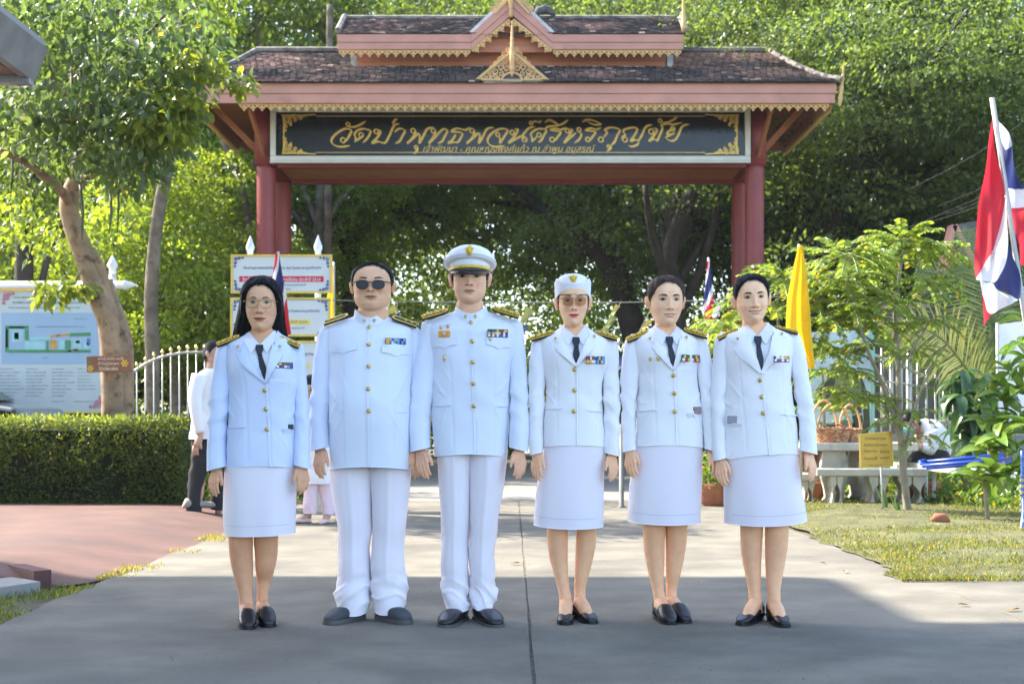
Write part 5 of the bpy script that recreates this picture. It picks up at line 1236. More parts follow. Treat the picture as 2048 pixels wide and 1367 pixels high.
    if fem:
        def skd(th, z, x, s): return .003*vnoise(x*9+sd,z*2.5,th)+.004*np.sin(th*7+sd)*smoothstep(s.z[0]+.35,s.z[0],z)*.5
        K = Loft([(Z(k[0]),X(k[1]),X(k[2]),k[3],0) for k in P['skirt']], .88, skd)
        Vk, Fk = K.vf(rows(K.z[0], K.z[-1], 60), 96); Vk = np.array(Vk); zb_ = K.z[0]; kk = smoothstep(zb_+.10, zb_, Vk[:,2]); Vk[:,2] += kk*(.018*(Vk[:,0]-X(P['cx']))**2/.02*P.get('hemup',1)+P.get('skt',0)*Vk[:,0]-.004)
        sk = mesh('skirt', Vk, Fk, UNI2, r, smooth=True)
        zst = zb_+.042; xa, xb = float(cinterp(zst,K.z,K.xl)), float(cinterp(zst,K.z,K.xr))
        V, Fc = patch_vf([(xa+.012,zst),(xb-.012,zst),(xb-.012,zst+.0016),(xa+.012,zst+.0016)], K, .0012, .014, .002); V = [(v[0],v[1],v[2]+.018*v[0]**2/.02*P.get('hemup',1)+P.get('skt',0)*v[0]) for v in V]; mesh('hem_stitch', V, Fc, SEAM, sk)
        for li, lk in enumerate(P['legs']):
            oy = P['shoes'][li][1]+.008
            L = Loft([(Z(k[0]),X(k[1]),X(k[2]),(X(k[2])-X(k[1]))/2*1.08,k[3]+oy*(1 if k[0] > 1150 else .6)) for k in lk], 1.0); Vl, Fl = L.vf(rows(L.z[0], L.z[-1]+0, 48), 32, hem=False); addb(Vl, Fl, legc)
            # knee shading is form: kneecap bump
    else:
        cr = []
        for li, lk in enumerate(P['legs']):
            zf = P.get('foldz', .16); q = sd+li*5
            def td(th, z, x, s, q=q, li=li):
                d = .0035*vnoise(x*10+q,z*5,th*.8)+.005*np.exp(-((th-math.pi/2)/.10)**2)*smoothstep(.10,.3,z)*smoothstep(.9,.7,z)
                w = np.exp(-((z-zf)/.075)**2); d = d+w*(.0045*np.sin(z*78+np.sin(th+q)*3.0+q)*(.6+.8*vnoise(th*1.2,z*9,q))+.0045*np.sin(z*47-np.cos(th+q)*2.4+q)+.005*vnoise(th*1.5+q,z*16,q))
                ph = z*44+2.6*np.sin(th+q)+q+vnoise(z*8,th,q)*1.5; d = d+.011*(1-np.abs(np.sin(ph)))**2.5*np.exp(-((z-zf*.85)/.07)**2)
                d = d+.004*np.sin(z*30+q+th)*smoothstep(.15,.3,z)*smoothstep(.55,.35,z)*np.sin(th*2+q)
                return d
            L = Loft([(Z(k[0]),X(k[1]),X(k[2]),k[3],k[4]) for k in lk], .92, td); Vt, Ft = L.vf(rows(L.z[0], L.z[-1], 110), 72); Vt = np.array(Vt); kk = smoothstep(L.z[0]+.06,L.z[0],Vt[:,2]); cyb = L.cy[0]
            Vt[:,2] += kk*(.35*(Vt[:,1]-cyb)*-1*1.0*-.6); cr.append((Vt.tolist(), Ft))
        mt = MB()
        for V, Fc in cr: mt.add(V, Fc)
        mt.build('trousers', UNI2, r, smooth=True)
    # ---------- feet & shoes
    for (sx_, sy_, ang, Ls, style, hs) in P['shoes']:
        x0 = X(sx_); A = R(ang); M = Matrix.Translation((x0, sy_, 0)) @ Matrix.Rotation(A, 4, 'Z')
        if style in ('pump','loafer'):
            pts = [(0,.012,.125),(0,.010,.09),(0,.0,.060+hs),(0,-.050,.043+hs*.8),(0,-.105,.022+hs*.3),(0,-.15,.012)]; V, Fc = tube_vf([Vector(p) for p in crom(pts,4)], list(np.interp(np.linspace(0,5,21), range(6), [.022,.0265,.031,.032,.027,.016])), 16); addb([M @ v for v in V], Fc, legc*.93)
        st = [(.075,.010,.055),(.068,.024,.062),(.045,.031,.060),(.0,.0335,.050),(-.05,.035,.046),(-.09,.039,.050 if style != 'pump' else .040),(-.125,.0415,.046),(-.155,.040,.038),(-.18,.033,.030),(-.197,.022,.024),(-.205,.008,.016)]
        if style == 'loafer': st = [(y, w*1.02, h*float(np.interp(y, [-.2,-.15,-.10,-.07,-.045,-.01,.07], [1.2,1.35,1.6,1.75,1.5,1.0,1.0]))) for y,w,h in st]
        if style == 'mens': st = [(y*1.16, w*1.14, h*1.35 if y > -.1 else h*1.30) for y,w,h in st]
        if style == 'clog': st = [(y*1.0, w*1.14, h*1.35 if y > -.12 else h*1.45) for y,w,h in st]
        f = Ls/.28; V = []; N = 24; Fc = []
        stc = crom([(a,b,c) for a,b,c in st], 3)
        for (y, w, h) in stc:
            lift = hs*max(0, min(1, (y+.06)/.08)) if style in ('pump','loafer') else 0
            for k in range(N):
                a = 2*math.pi*k/N; c_, s_ = math.cos(a), math.sin(a); zz_ = (h-.008)*.5*(1+np.sign(s_)*abs(s_)**.8) if s_ > 0 else (h-.008)*.5*(1-abs(s_)**.35)
                V.append((w*f*np.sign(c_)*abs(c_)**.75, y*f, .010+max(0, zz_)+lift))
        for j in range(len(stc)-1):
            for k in range(N): Fc.append((j*N+k,(j+1)*N+k,(j+1)*N+(k+1)%N,j*N+(k+1)%N))
        Fc += [tuple(range(N)), tuple(range((len(stc)-1)*N, len(stc)*N))[::-1]]
        smt = SHOEG if style == 'clog' else SHOE
        so_ = mesh('shoe', [M @ Vector(v) for v in V], Fc, smt, r, smooth=True)
        out = [(w*f*1.05, y*f*(1.02)) for y,w,h in stc]+[(-w*f*1.05, y*f*1.02) for y,w,h in stc[::-1]]; k = len(out)
        th_ = .012 if style != 'clog' else .020
        def lf(y): return hs*max(0, min(1, (y+.06)/.08)) if style in ('pump','loafer') else 0
        V = [M @ Vector((a,b,.002)) if lf(b) < .004 else M @ Vector((a,b,lf(b))) for a,b in out]+[M @ Vector((a,b,th_+lf(b))) for a,b in out]
        mesh('sole', V, [tuple(range(k)), tuple(range(k,2*k))[::-1]]+[(i,k+i,k+(i+1)%k,(i+1)%k) for i in range(k)], SOLEG if style in ('clog','mens') else SHOE, so_)
        if style in ('pump','loafer') and hs > 0:
            m = MB(); o8 = [(w*f*.9, y*f) for y,w,h in stc if y > .0]; o8 = o8+[(-a,b) for a,b in o8[::-1]]; k = len(o8)
            mesh('heel', [M @ Vector((a*.92,b,.001)) for a,b in o8]+[M @ Vector((a,b,hs+.004)) for a,b in o8], [tuple(range(k)), tuple(range(k,2*k))[::-1]]+[(i,k+i,k+(i+1)%k,(i+1)%k) for i in range(k)], SHOE, so_)
        if style == 'loafer':
            m = MB(); ar = [(.040*f*math.cos(a), -.082*f+.004*math.sin(a), .016+.052*math.sin(a)**.8+0) for a in np.linspace(.15, math.pi-.15, 12)]
            for j, (a, b) in enumerate(zip(ar[:-1], ar[1:])): m.bar(M @ Vector(a), M @ Vector(b), .003, .016)
            m.build('strap', SHOE, so_)
    # ---------- hands
    for hd_ in P['hands']:
        px, py, ry_, rz_, rx_, mir, hsz, yy = hd_
        V0 = np.array(HV)*hsz*np.array([-1 if mir else 1,1,1]); V1 = xf(HV, hsz, mir, R(rx_), R(ry_), R(rz_)); kk = smoothstep(.012,-.03,np.array(HV)[:,2])[:,None]; V = V0*(1-kk)+V1*kk+np.array((X(px), yy, Z(py))); addb(V, flip(HF) if mir else HF, hands)
    # ---------- inner trunk so that head, arms and legs are one figure under the clothes
    T_ = Loft([(k[0]*1.0, k[1]*.80, k[2]*.80, k[3]*.8, 0) for k in zip(J.z, [a-X(P['cx']) for a in J.xl], [a-X(P['cx']) for a in J.xr], J.ry)], 1); Vt, Ft = T_.vf(rows(J.z[0]+.04, J.z[-1]-.06, 16), 24, hem=False); Vt = np.array(Vt); Vt[:,0] += X(P['cx']); addb(Vt, Ft, skin)
    for L in SL:
        if L is None: continue
        q = [((a+b)/2, c, z) for a,b,c,z in zip(L.xl,L.xr,L.cy,L.z) if z < L.z[-1]-.06]; V, Fc = tube_vf([Vector(p) for p in q], .017, 10); addb(V, Fc, skin)
    addb(skinV.v, skinV.f, skin) if skinV.v else None
    # ---------- head
    h = P['head']; hV, hF, hC = build_head(h); HM = Matrix.Translation((X(h['x']), h.get('yo',-.01), Z(h['chin']))) @ Matrix.Rotation(R(h.get('yaw',0)),4,'Z') @ Matrix.Rotation(R(h.get('roll',0)),4,'Y') @ Matrix.Rotation(R(h.get('pitch',0)),4,'X')
    def HX(V):
        A = np.array(V); k = smoothstep(-.09,-.01,A[:,2])[:,None]; M3 = np.array(HM.to_3x3()); t = np.array(HM.translation); return (A @ M3.T)*k+A*(1-k)+t
    n0 = len(body.v); body.add(HX(hV), hF); bc.extend([tuple(c) for c in hC])
    bo = mesh('body', body.v, body.f, SKIN, r, smooth=True, col=np.array(bc))
    hV2, hF2 = hair_shell(h, P['hairline'], P['hairthick'], P['x'], P.get('hairtop',0)); hm = hairmat(*P['hair'])
    hr = mesh('hair', HX(hV2), hF2, hm, r, smooth=True)
    st_ = hair_strands(h, P['hairline'], P['hairthick'], P['x'], P.get('nstr',420), P.get('hairtop',0), P.get('strmax',.975)); st_.v = [tuple(v) for v in HX(st_.v)]; so_ = st_.build('strands', hm, hr, smooth=True); so_['kind'] = 'stuff'
    if P.get('fly'): f = flyaways(h, P['fly'], P['x']); f.v = [tuple(v) for v in HX(f.v)]; f.build('loose_strands', hm, hr)
    if P.get('bun'):
        m = MB(); bz = h['H']*.45; m.lathe([(0,-.04),(.028,-.033),(.044,-.01),(.045,.01),(.03,.033),(0,.04)], (0,.125,bz), 16); m.v = [tuple(v) for v in HX(m.v)]; m.build('hair_bun', hm, hr, smooth=True)
    # ---------- glasses
    if P.get('glasses'):
        g = P['glasses']; et = h['eye']*h['H']+g.get('dz',0); fy = -.104*h.get('D',1)-.004; gl = []
        rimm = g['rim']; m = MB(); lens = MB(); wx = h['W']/.074
        for s in (-1,1):
            pts = []; cx = s*.0315*wx
            for k in range(24):
                a = 2*math.pi*k/24; ca, sa = math.cos(a), math.sin(a); xx = g['w']*np.sign(ca)*abs(ca)**.8; zz = g['h']*np.sign(sa)*abs(sa)**(.8)*(1.0 if sa > 0 else 1.08); pts.append((cx+xx*(1+.06*sa), fy+abs(cx+xx)**2*2.2, et-.004+zz))
            pts2 = pts+[pts[0]]; m.tube(pts2, g['t'], 6, cap=False)
            c = len(lens.v); lens.add([(cx, fy+abs(cx)**2*2.2-.0008, et-.004)]+pts, [(0,1+(k+1)%24,1+k) for k in range(24)])
            e = (s*(.0315*wx+g['w']), fy+.0125, et+g['h']*.5); m.tube([e,(s*(h['W']+.004),-.055,et+.008),(s*(h['W']+.006),.01,et+.004)], g['t']*1.1, 6)
        m.tube([(-.0315*wx+g['w'],fy+.0002,et+g['h']*.25),(0,fy-.002,et+g['h']*.42),(.0315*wx-g['w'],fy+.0002,et+g['h']*.25)], g['t'], 6)
        m.v = [tuple(v) for v in HX(m.v)]; lens.v = [tuple(v) for v in HX(lens.v)]
        go_ = m.build('glasses', rimm, r, smooth=True); lens.build('lens', g['lens'], go_, smooth=True)
    return r, dict(X=X, Z=Z, HX=HX, J=J, jk=jk, h=h, S=S, body=bo, hair=hr)
SK1, SK2, SK3, SK4, SK5, SK6 = (.76,.43,.26), (.80,.46,.28), (.84,.49,.315), (.92,.565,.35), (.93,.575,.355), (.95,.58,.36)
LH = [(0,.86),(25,.85),(45,.80),(60,.70),(72,.58),(82,.50),(95,.42),(115,.30),(140,.16),(180,.08)]
UNI_SHADE = mat('uniform_cloth_shade_tint', (.66,.74,.93), .75, .025, 3, .25, 420, sheen=.25)  # bluer copy of the uniform cloth, shade put into the colour
UNI_LIT = mat('uniform_cloth_lit_tint', (.88,.87,.90), .75, .025, 3, .25, 420, sheen=.25)  # paler copy of the same cloth, brighter light put into the colour
def lineup():
    out = []
    # ---- 1: long hair, glasses
    out.append(person_builder(dict(x=527, Y0=6.47, fem=True, umat=UNI_SHADE, cx=528, label='woman at the far left of the row with long black hair and thin glasses', 
        torso=[(660,500,556,.055,.01),(668,492,563,.062,.01),(674,482,575,.072,.008),(680,466,588,.08),(687,454,594,.088),(696,452,597,.097),(715,452,599,.108),(740,455,600,.112),(764,460,600,.112),(800,460,595,.108),(840,458,593,.108),(880,456,595,.112),(910,455,596,.116),(930,455,596,.118)],
        waist=840, chest=735, hem=930, buttons=[(538,781),(540,818),(542,858)], placket=[(540,766),(547,930)], hemtilt=0, dart=.085,
        sleeves=[[(682,446,462),(688,438,470),(696,434,474),(715,430,472),(740,427,468),(771,421,464),(820,419,458),(862,418,454),(900,419,455),(936,420,456)], [(684,588,600),(690,584,606),(700,582,609),(720,584,612),(764,590,614),(800,592,618),(862,592,621),(900,591,623),(932,591,625)]],
        vee=[(494,650),(506,694),(523,722),(540,766),(552,722),(557,694),(555,650)], vbot=(540,766), tips=((485,714),(573,712)), notch=((482,700),(571,700)), ctop=((498,664),(552,664)), knot=(527,690),
        boards=[((484,676),(440,692),.046,30),((558,678),(601,695),.046,30)], pins=(), pinoff=.004,
        ribbons=[(562,727,590,737,['gyg','wrw'] and [('gy','gr','gr'),('wn','pw','cb')])], welts=[((458,854),(500,853))],
        skirt=[(905,459,594,.11),(935,450,593,.112),(980,448,593,.116),(1020,448,591,.118),(1067,451,590,.118)], hemup=.2, skt=.03,
        legs=[[(1040,456,506,.0),(1085,457,505,.0),(1110,458,504,.012),(1140,463,504,.018),(1165,470,504,.012),(1190,476,503,.004),(1212,478,507,.0),(1228,480,506,.0)], [(1040,504,554,.0),(1085,505,553,.0),(1110,506,551,.012),(1140,507,545,.018),(1165,508,537,.012),(1190,508,531,.004),(1212,508,531,0),(1226,508,532,0)]],
        shoes=[(492,.0,14,.25,'loafer',.018),(521,.06,20,.25,'loafer',.018)],
        hands=[(438,934,-8,-34,-20,False,0.822,-.055),(608,930,8,36,-20,True,0.822,-.055)],
        head=dict(x=524.5, chin=662, W=.0715, H=.233, eye=.525, mouth=.212, nose=.33, skin=SK1, lip=(.34,.12,.12), browc=(.09,.055,.045), nr=.048, jaw=.93, smile=.5, mw=.030, browt=.0017, D=.98, yaw=3, neck=.50),
        hairline=[(0,.86),(15,.86),(32,.80),(48,.68),(60,.54),(70,.40),(80,.30),(95,.12),(120,.05),(180,.02)], hairthick=[(0,.02),(.4,.022),(.7,.020),(1,.012)], hairtop=.006, hair=('black',(.010,.009,.011)),
        glasses=dict(rim=GRIM, lens=LENSC, w=.0245, h=.0195, t=.0015))))
    # ---- 2: stout man with sunglasses
    out.append(person_builder(dict(x=742, Y0=6.62, fem=False, cx=742, label='stout man in dark sunglasses and buttoned white tunic, second from the left',
        torso=[(630,714,768,.050,.012),(634,703,776,.056,.012),(639,688,788,.062,.012),(644,671,803,.070,.010),(650,659,819,.084,.006),(657,654,828,.102),(668,652,829,.122),(690,654,829,.14,-.005),(720,658,828,.15,-.01),(760,660,826,.16,-.015),(800,660,824,.168,-.02),(840,660,824,.17,-.02),(890,660,824,.165,-.015),(931,660,824,.16,-.01)],
        waist=810, chest=720, hem=931, belly=.012, buttons=[(743,657),(744,692),(745,735),(745,779),(746,822)], placket=[(741,650),(744,931)], dart=.10, plside=1,
        sleeves=[[(650,656,668),(655,645,674),(663,639,678),(685,634,676),(716,629,674),(753,626,668),(800,622,663),(845,620,661),(885,622,663),(897,622,664)], [(650,816,828),(655,812,836),(665,812,842),(700,816,848),(753,820,851),(800,824,854),(845,826,856),(885,824,854),(897,823,853)]],
        flaps=[((668,694),(722,690),18),((770,695),(822,699),18)], welts=[((661,822),(696,822)),((796,824),(821,823))],
        ribbons=[(777,680,814,690,[('oy','yb','cy','cb','nc'),('oy','bw','cb','cn','cb')])], 
        boards=[((700,632),(652,648),.050,27),((784,636),(834,653),.050,27)], boardstyle='stripe',
        collar=(742,33,618,637,643,653,.078), umat=UNI,
        legs=[[(925,659,746,.105,-.0),(960,661,745,.10,0),(1000,667,744,.095,0),(1050,675,743,.09,0),(1100,677,740,.085,0),(1150,675,740,.085,0),(1185,671,742,.09,-.005),(1205,676,740,.09,-.012),(1218,679,737,.09,-.015)], [(925,738,823,.105,0),(960,740,820,.10,0),(1000,743,816,.095,0),(1050,745,812,.09,0),(1100,743,808,.085,0),(1150,741,811,.085,0),(1185,744,815,.09,-.005),(1205,748,810,.09,-.012),(1216,751,806,.09,-.015)]], foldz=.155,
        shoes=[(707,-.02,-32,.262,'clog',0),(774,-.02,36,.262,'clog',0)],
        hands=[(644,896,-14,-34,-20,False,0.902,-.060),(838,896,6,30,-12,True,0.883,-.045)],
        head=dict(x=746, chin=621, W=.0875, H=.212, eye=.53, mouth=.26, nose=.385, skin=SK2, lip=(.36,.17,.15), browc=(.08,.055,.05), nr=.066, jaw=1.13, ear=.008, D=1.02, dark_glasses=True, stubble=True, cheek=.006, browz=.030, browt=.0026, neck=.30, mw=.0255, yo=-.02),
        hairline=[(0,.97),(25,.955),(45,.88),(60,.76),(72,.60),(80,.50),(92,.48),(110,.30),(140,.16),(180,.10)], hairthick=[(0,.004),(.5,.007),(1,.007)], hair=('black',(.010,.009,.011)),
        glasses=dict(rim=BRIM, lens=LENSD, w=.0275, h=.0190, t=.0020, dz=.002))))
    # ---- 3: man with cap
    out.append(person_builder(dict(x=942, Y0=6.60, fem=False, cx=942, label='man in a white peaked cap with gold badge, third from the left',
        torso=[(620,914,970,.045,.012),(624,904,978,.050,.012),(628,892,992,.056,.012),(633,878,1008,.062,.012),(638,865,1022,.070,.010),(645,857,1030,.084,.006),(660,853,1033,.112),(680,854,1033,.12),(710,860,1028,.125),(740,865,1022,.126),(790,863,1018,.122),(830,864,1018,.12),(870,867,1016,.124),(907,869,1013,.13)],
        waist=800, chest=715, hem=907, buttons=[(943,648),(946,685),(947,726),(948,768),(949,812)], placket=[(941,640),(950,907)], dart=.085,
        sleeves=[[(640,852,868),(645,846,876),(655,842,882),(675,839,882),(700,834,880),(740,828,874),(790,823,868),(830,820,862),(862,820,861),(898,824,862)], [(638,1020,1034),(643,1014,1042),(655,1012,1046),(680,1014,1049),(731,1018,1053),(780,1020,1055),(826,1020,1057),(862,1018,1057),(898,1018,1057)]],
        flaps=[((868,682),(915,678),20),((974,678),(1020,683),20)], welts=[((864,811),(903,810)),((993,811),(1017,812))],
        ribbons=[(977,662,1015,676,[('gng','gyg','ry'),('yby','ywy','nwn'),('wrw','pwp','bwb')])], pins=[(891,717,.016,.036),(884,657,.020,.022),(898,655,.022,.026),(981,682,.02,.02)],
        boards=[((899,622),(847,637),.056,28),((984,618.5),(1037,634),.056,28)],
        collar=(942,32,612,629,632,645,.074),
        legs=[[(900,874,944,.10,0),(935,876,943,.097,0),(980,878,941,.09,0),(1020,881,940,.086,0),(1060,881,938,.082,0),(1117,882,936,.078,0),(1160,883,936,.078,-.002),(1185,886,938,.08,-.008),(1211,891,938,.082,-.015)], [(900,936,1016,.10,0),(935,938,1012,.097,0),(980,940,1006,.09,0),(1020,940,999,.086,0),(1060,939,994,.082,0),(1117,938,990,.078,0),(1160,939,990,.078,-.002),(1185,941,993,.08,-.008),(1207,942,989,.082,-.015)]], foldz=.13,
        shoes=[(917,-.02,-14,.275,'mens',0),(966,-.02,18,.275,'mens',0)],
        hands=[(844,899,-22,-30,-22,False,0.910,-.060),(1038,898,12,34,-22,True,0.883,-.060)],
        head=dict(x=940, chin=606.5, W=.078, H=.241, eye=.48, mouth=.205, nose=.32, skin=SK3, lip=(.46,.22,.19), browc=(.05,.035,.03), nr=.058, jaw=1.08, ear=.010, D=1.0, browt=.003, browz=.017, eo=.0042, stubble=True, neck=.40, mw=.0265),
        hairline=[(0,.80),(35,.78),(55,.68),(66,.50),(74,.40),(84,.40),(96,.44),(115,.22),(140,.12),(180,.05)], strmax=.52, nstr=160, hairthick=[(0,.004),(.5,.006),(.75,-.002),(1,-.006)], hair=('black',(.010,.009,.011)))))
    # ---- 4: white upturned hat
    out.append(person_builder(dict(x=1148, Y0=6.60, fem=True, umat=UNI_LIT, cx=1148, label='woman in a white upturned hat with gold badge and tinted glasses',
        torso=[(650,1124,1172,.052,.01),(656,1118,1178,.06,.01),(662,1108,1188,.07,.008),(668,1094,1203,.08),(674,1080,1217,.086),(682,1074,1223,.094),(700,1075,1223,.104),(725,1080,1217,.108),(752,1087,1208,.106),(789,1091,1204,.102),(822,1088,1206,.104),(860,1087,1210,.108),(889,1086,1213,.112)],
        waist=815, chest=715, hem=889, buttons=[(1147,740),(1147,781),(1146,822)], placket=[(1150,733),(1151,889)], dart=.08,
        sleeves=[[(670,1074,1088),(676,1067,1094),(686,1063,1098),(710,1060,1098),(752,1058,1092),(790,1058,1089),(826,1058,1087),(862,1058,1086),(906,1060,1087)], [(670,1212,1226),(676,1206,1232),(686,1203,1235),(710,1204,1237),(752,1205,1237),(790,1206,1238),(826,1207,1238),(862,1207,1238),(908,1207,1237)]],
        vee=[(1124,640),(1130,684),(1140,705),(1150,733),(1160,705),(1168,684),(1172,640)], vbot=(1150,733), tips=((1109,697),(1188,690)), notch=((1107,684),(1190,680)), ctop=((1124,654),(1172,652)), knot=(1150,675),
        boards=[((1109,667),(1064,681),.044,30),((1187,667),(1232,680),.044,30)],
        ribbons=[(1170,715,1206,728,[('rn','wr','gn','by','nc'),('yo','yw','wb','cn','yc')])], welts=[((1091,817),(1122,816)),((1172,820),(1206,822))],
        skirt=[(865,1089,1209,.105),(900,1086,1212,.11),(960,1075,1208,.115),(1010,1070,1208,.117),(1053,1068,1207.5,.117)], hemup=.4,
        legs=[[(1030,1093,1137,0),(1062,1094,1136,0),(1090,1095,1136,.01),(1120,1100,1136,.018),(1150,1108,1137,.014),(1180,1116,1140,.004),(1205,1119,1144,0),(1225,1118,1146,0)], [(1030,1152,1194,0),(1062,1153,1193,0),(1090,1152,1192,.01),(1120,1151,1187,.018),(1150,1150,1179,.014),(1180,1149,1172,.004),(1205,1149,1172,0),(1222,1148,1174,0)]],
        shoes=[(1132,.0,-4,.245,'pump',.02),(1161,.03,17,.245,'pump',.02)],
        hands=[(1074,906,-12,-40,-20,False,0.795,-.055),(1222,908,12,40,-20,True,0.795,-.055)],
        head=dict(x=1146, chin=653, W=.0675, H=.235, eye=.485, mouth=.197, nose=.306, skin=SK4, lip=(.58,.08,.13), browc=(.20,.12,.09), nr=.045, jaw=.90, browt=.0020, D=.97, neck=.45, smile=.6, mw=.027),
        hairline=[(0,.80),(40,.78),(58,.66),(68,.48),(78,.38),(90,.38),(100,.34),(120,.2),(150,.10),(180,.05)], strmax=.60, nstr=140, hairthick=[(0,.004),(.5,.004),(.72,-.003),(1,-.006)], hair=('brown',(.055,.026,.018)), bun=True,
        glasses=dict(rim=GRIM, lens=LENSB, w=.0245, h=.0195, t=.0014))))
    # ---- 5
    out.append(person_builder(dict(x=1335, Y0=6.62, fem=True, umat=UNI_LIT, cx=1337, label='woman with brown pulled-back hair and a mauve phone in her pocket, second from right',
        torso=[(650,1311,1351,.052,.01),(655,1304,1357,.06,.01),(661,1293,1368,.07,.008),(667,1280,1382,.08),(673,1268,1394,.086),(681,1262,1400,.094),(700,1263,1401,.104),(725,1270,1398,.108),(747,1277,1395,.107),(790,1276,1399,.104),(820,1272,1402,.106),(860,1270,1404,.11),(889,1269,1405,.114)],
        waist=815, chest=715, hem=889, buttons=[(1341,752),(1343,787),(1344,823)], placket=[(1341,740),(1347,889)], dart=.08, hemtilt=-.01,
        sleeves=[[(668,1263,1277),(675,1254,1283),(686,1249,1287),(705,1246,1286),(739,1243,1280),(780,1242,1274),(820,1243,1270),(860,1243,1269),(900,1244,1271)], [(666,1388,1402),(673,1384,1409),(684,1384,1414),(705,1387,1419),(747,1394,1426),(790,1400,1430),(831,1403,1432),(865,1404,1434),(900,1405,1435)]],
        vee=[(1308,640),(1316,684),(1328,708),(1341,740),(1352,708),(1356,684),(1353,640)], vbot=(1341,740), tips=((1300,697),(1371,695)), notch=((1295,684),(1371,682)), ctop=((1308,654),(1354,655)), knot=(1334,674),
        boards=[((1297,666),(1253,683),.047,32),((1364,662),(1409,675),.047,32)],
        ribbons=[(1357,712,1395,724,[('gyg','gwg','gyr'),('wr','yw','ry')])], pins=[(1296,719,.02,.022),(1311,719,.022,.022)], welts=[((1271,822),(1310,818))],
        skirt=[(865,1272,1403,.108),(900,1268,1404,.112),(960,1260,1404,.117),(1000,1257,1402,.119),(1045,1256,1401.5,.119)], hemup=.4,
        legs=[[(1025,1284,1332,0),(1059,1286,1331,0),(1085,1287,1330,.01),(1115,1291,1330,.018),(1150,1298,1328,.013),(1180,1305,1328,.004),(1200,1308,1331,0),(1222,1308,1332,0)], [(1025,1331,1378,0),(1059,1332,1376,0),(1085,1333,1375,.01),(1115,1334,1371,.018),(1150,1334,1363,.013),(1180,1334,1356,.004),(1200,1334,1356,0),(1222,1334,1358,0)]],
        shoes=[(1321,.0,10,.25,'loafer',.02),(1346,.04,16,.25,'loafer',.02)],
        hands=[(1258,900,-16,-36,-20,False,0.822,-.055),(1420,899,8,50,-20,True,0.813,-.055)], 
        head=dict(x=1331, chin=652, W=.0755, H=.225, eye=.515, mouth=.205, nose=.318, skin=SK5, lip=(.50,.22,.19), browc=(.10,.05,.04), nr=.047, jaw=.92, browt=.0024, browz=.0195, D=.98, yaw=7, neck=.45, smile=.6, open=True, mw=.0265),
        hairline=[(0,.865),(20,.85),(34,.79),(45,.71),(55,.62),(66,.55),(80,.52),(92,.50),(104,.40),(120,.2),(150,.10),(180,.05)], hairthick=[(0,-.002),(.45,.001),(.62,.006),(.8,.008),(1,.006)], hairtop=.004, hair=('darkbrown',(.070,.040,.030)), bun=True, fly=60)))
    # ---- 6
    out.append(person_builder(dict(x=1516, Y0=6.57, fem=True, umat=UNI_LIT, cx=1516, label='smiling woman at the far right of the row with slicked black hair',
        torso=[(646,1494,1536,.052,.01),(651,1486,1542,.06,.01),(657,1474,1554,.07,.008),(663,1460,1568,.08),(669,1446,1580,.088),(677,1440,1586,.096),(700,1440,1588,.108),(725,1444,1585,.114),(760,1449,1582,.114),(800,1448,1586,.114),(840,1446,1592,.116),(880,1446,1595,.12),(908,1446,1597,.122)],
        waist=820, chest=715, hem=908, buttons=[(1511,761),(1514,794),(1517,826)], placket=[(1513,748),(1528,908)], dart=.085, hemtilt=.085,
        sleeves=[[(664,1442,1458),(671,1434,1464),(682,1429,1468),(700,1427,1466),(732,1424,1458),(780,1422,1452),(831,1421,1448),(870,1421,1447),(917,1423,1450)], [(662,1574,1590),(668,1570,1597),(679,1570,1603),(700,1574,1608),(725,1578,1612),(770,1586,1618),(813,1593,1624),(860,1596,1628),(904,1597,1630)]],
        vee=[(1489,638),(1494,684),(1503,712),(1513,748),(1527,712),(1538,684),(1540,638)], vbot=(1513,748), tips=((1461,700),(1561,694)), notch=((1458,685),(1566,675)), ctop=((1490,652),(1536,647)), knot=(1508,673),
        boards=[((1474,661),(1435,680),.044,22),((1546,657),(1591,669),.044,16)], boardy=-.03,
        ribbons=[(1537,715,1570,725,[('nw','yw','yo'),('wp','pw','pw')])], welts=[((1552,827),(1594,830))],
        skirt=[(885,1450,1594,.115),(920,1448,1597,.118),(970,1448,1602,.122),(1010,1448,1609,.124),(1047,1448,1613.5,.124)], hemup=.4, 
        legs=[[(1025,1480,1528,0),(1060,1481,1526,0),(1090,1482,1525,.01),(1120,1486,1524,.018),(1150,1492,1523,.013),(1180,1497,1522,.004),(1200,1498,1524,0),(1224,1497,1526,0)], [(1025,1528,1578,0),(1060,1529,1576,0),(1090,1530,1575,.01),(1120,1531,1571,.018),(1150,1532,1565,.013),(1180,1533,1559,.004),(1200,1533,1559,0),(1228,1534,1560,0)]],
        shoes=[(1511,-.0,-32,.25,'pump',.022),(1546,-.03,6,.245,'pump',.022)],
        hands=[(1437,917,-18,-40,-20,False,0.822,-.055),(1613,905,10,46,-20,True,0.839,-.055)],
        head=dict(x=1505, chin=646.5, W=.0725, H=.218, eye=.515, mouth=.215, nose=.312, skin=SK6, lip=(.55,.14,.14), browc=(.09,.05,.04), nr=.045, jaw=.92, browt=.0022, browz=.0205, D=.98, roll=-3.5, neck=.45, open=True, smile=1.0, cheek=.006, mw=.031, eo=.0036),
        hairline=[(0,.875),(20,.86),(34,.80),(45,.72),(55,.63),(66,.55),(80,.52),(92,.50),(104,.40),(120,.2),(150,.10),(180,.05)], hairthick=[(0,-.002),(.45,.001),(.62,.005),(.8,.008),(1,.007)], hairtop=.004, hair=('black',(.010,.009,.011)), bun=True)))
    return out
PEOPLE = lineup()
def lab(m, HX): m.v = [tuple(v) for v in HX(m.v)]; return m
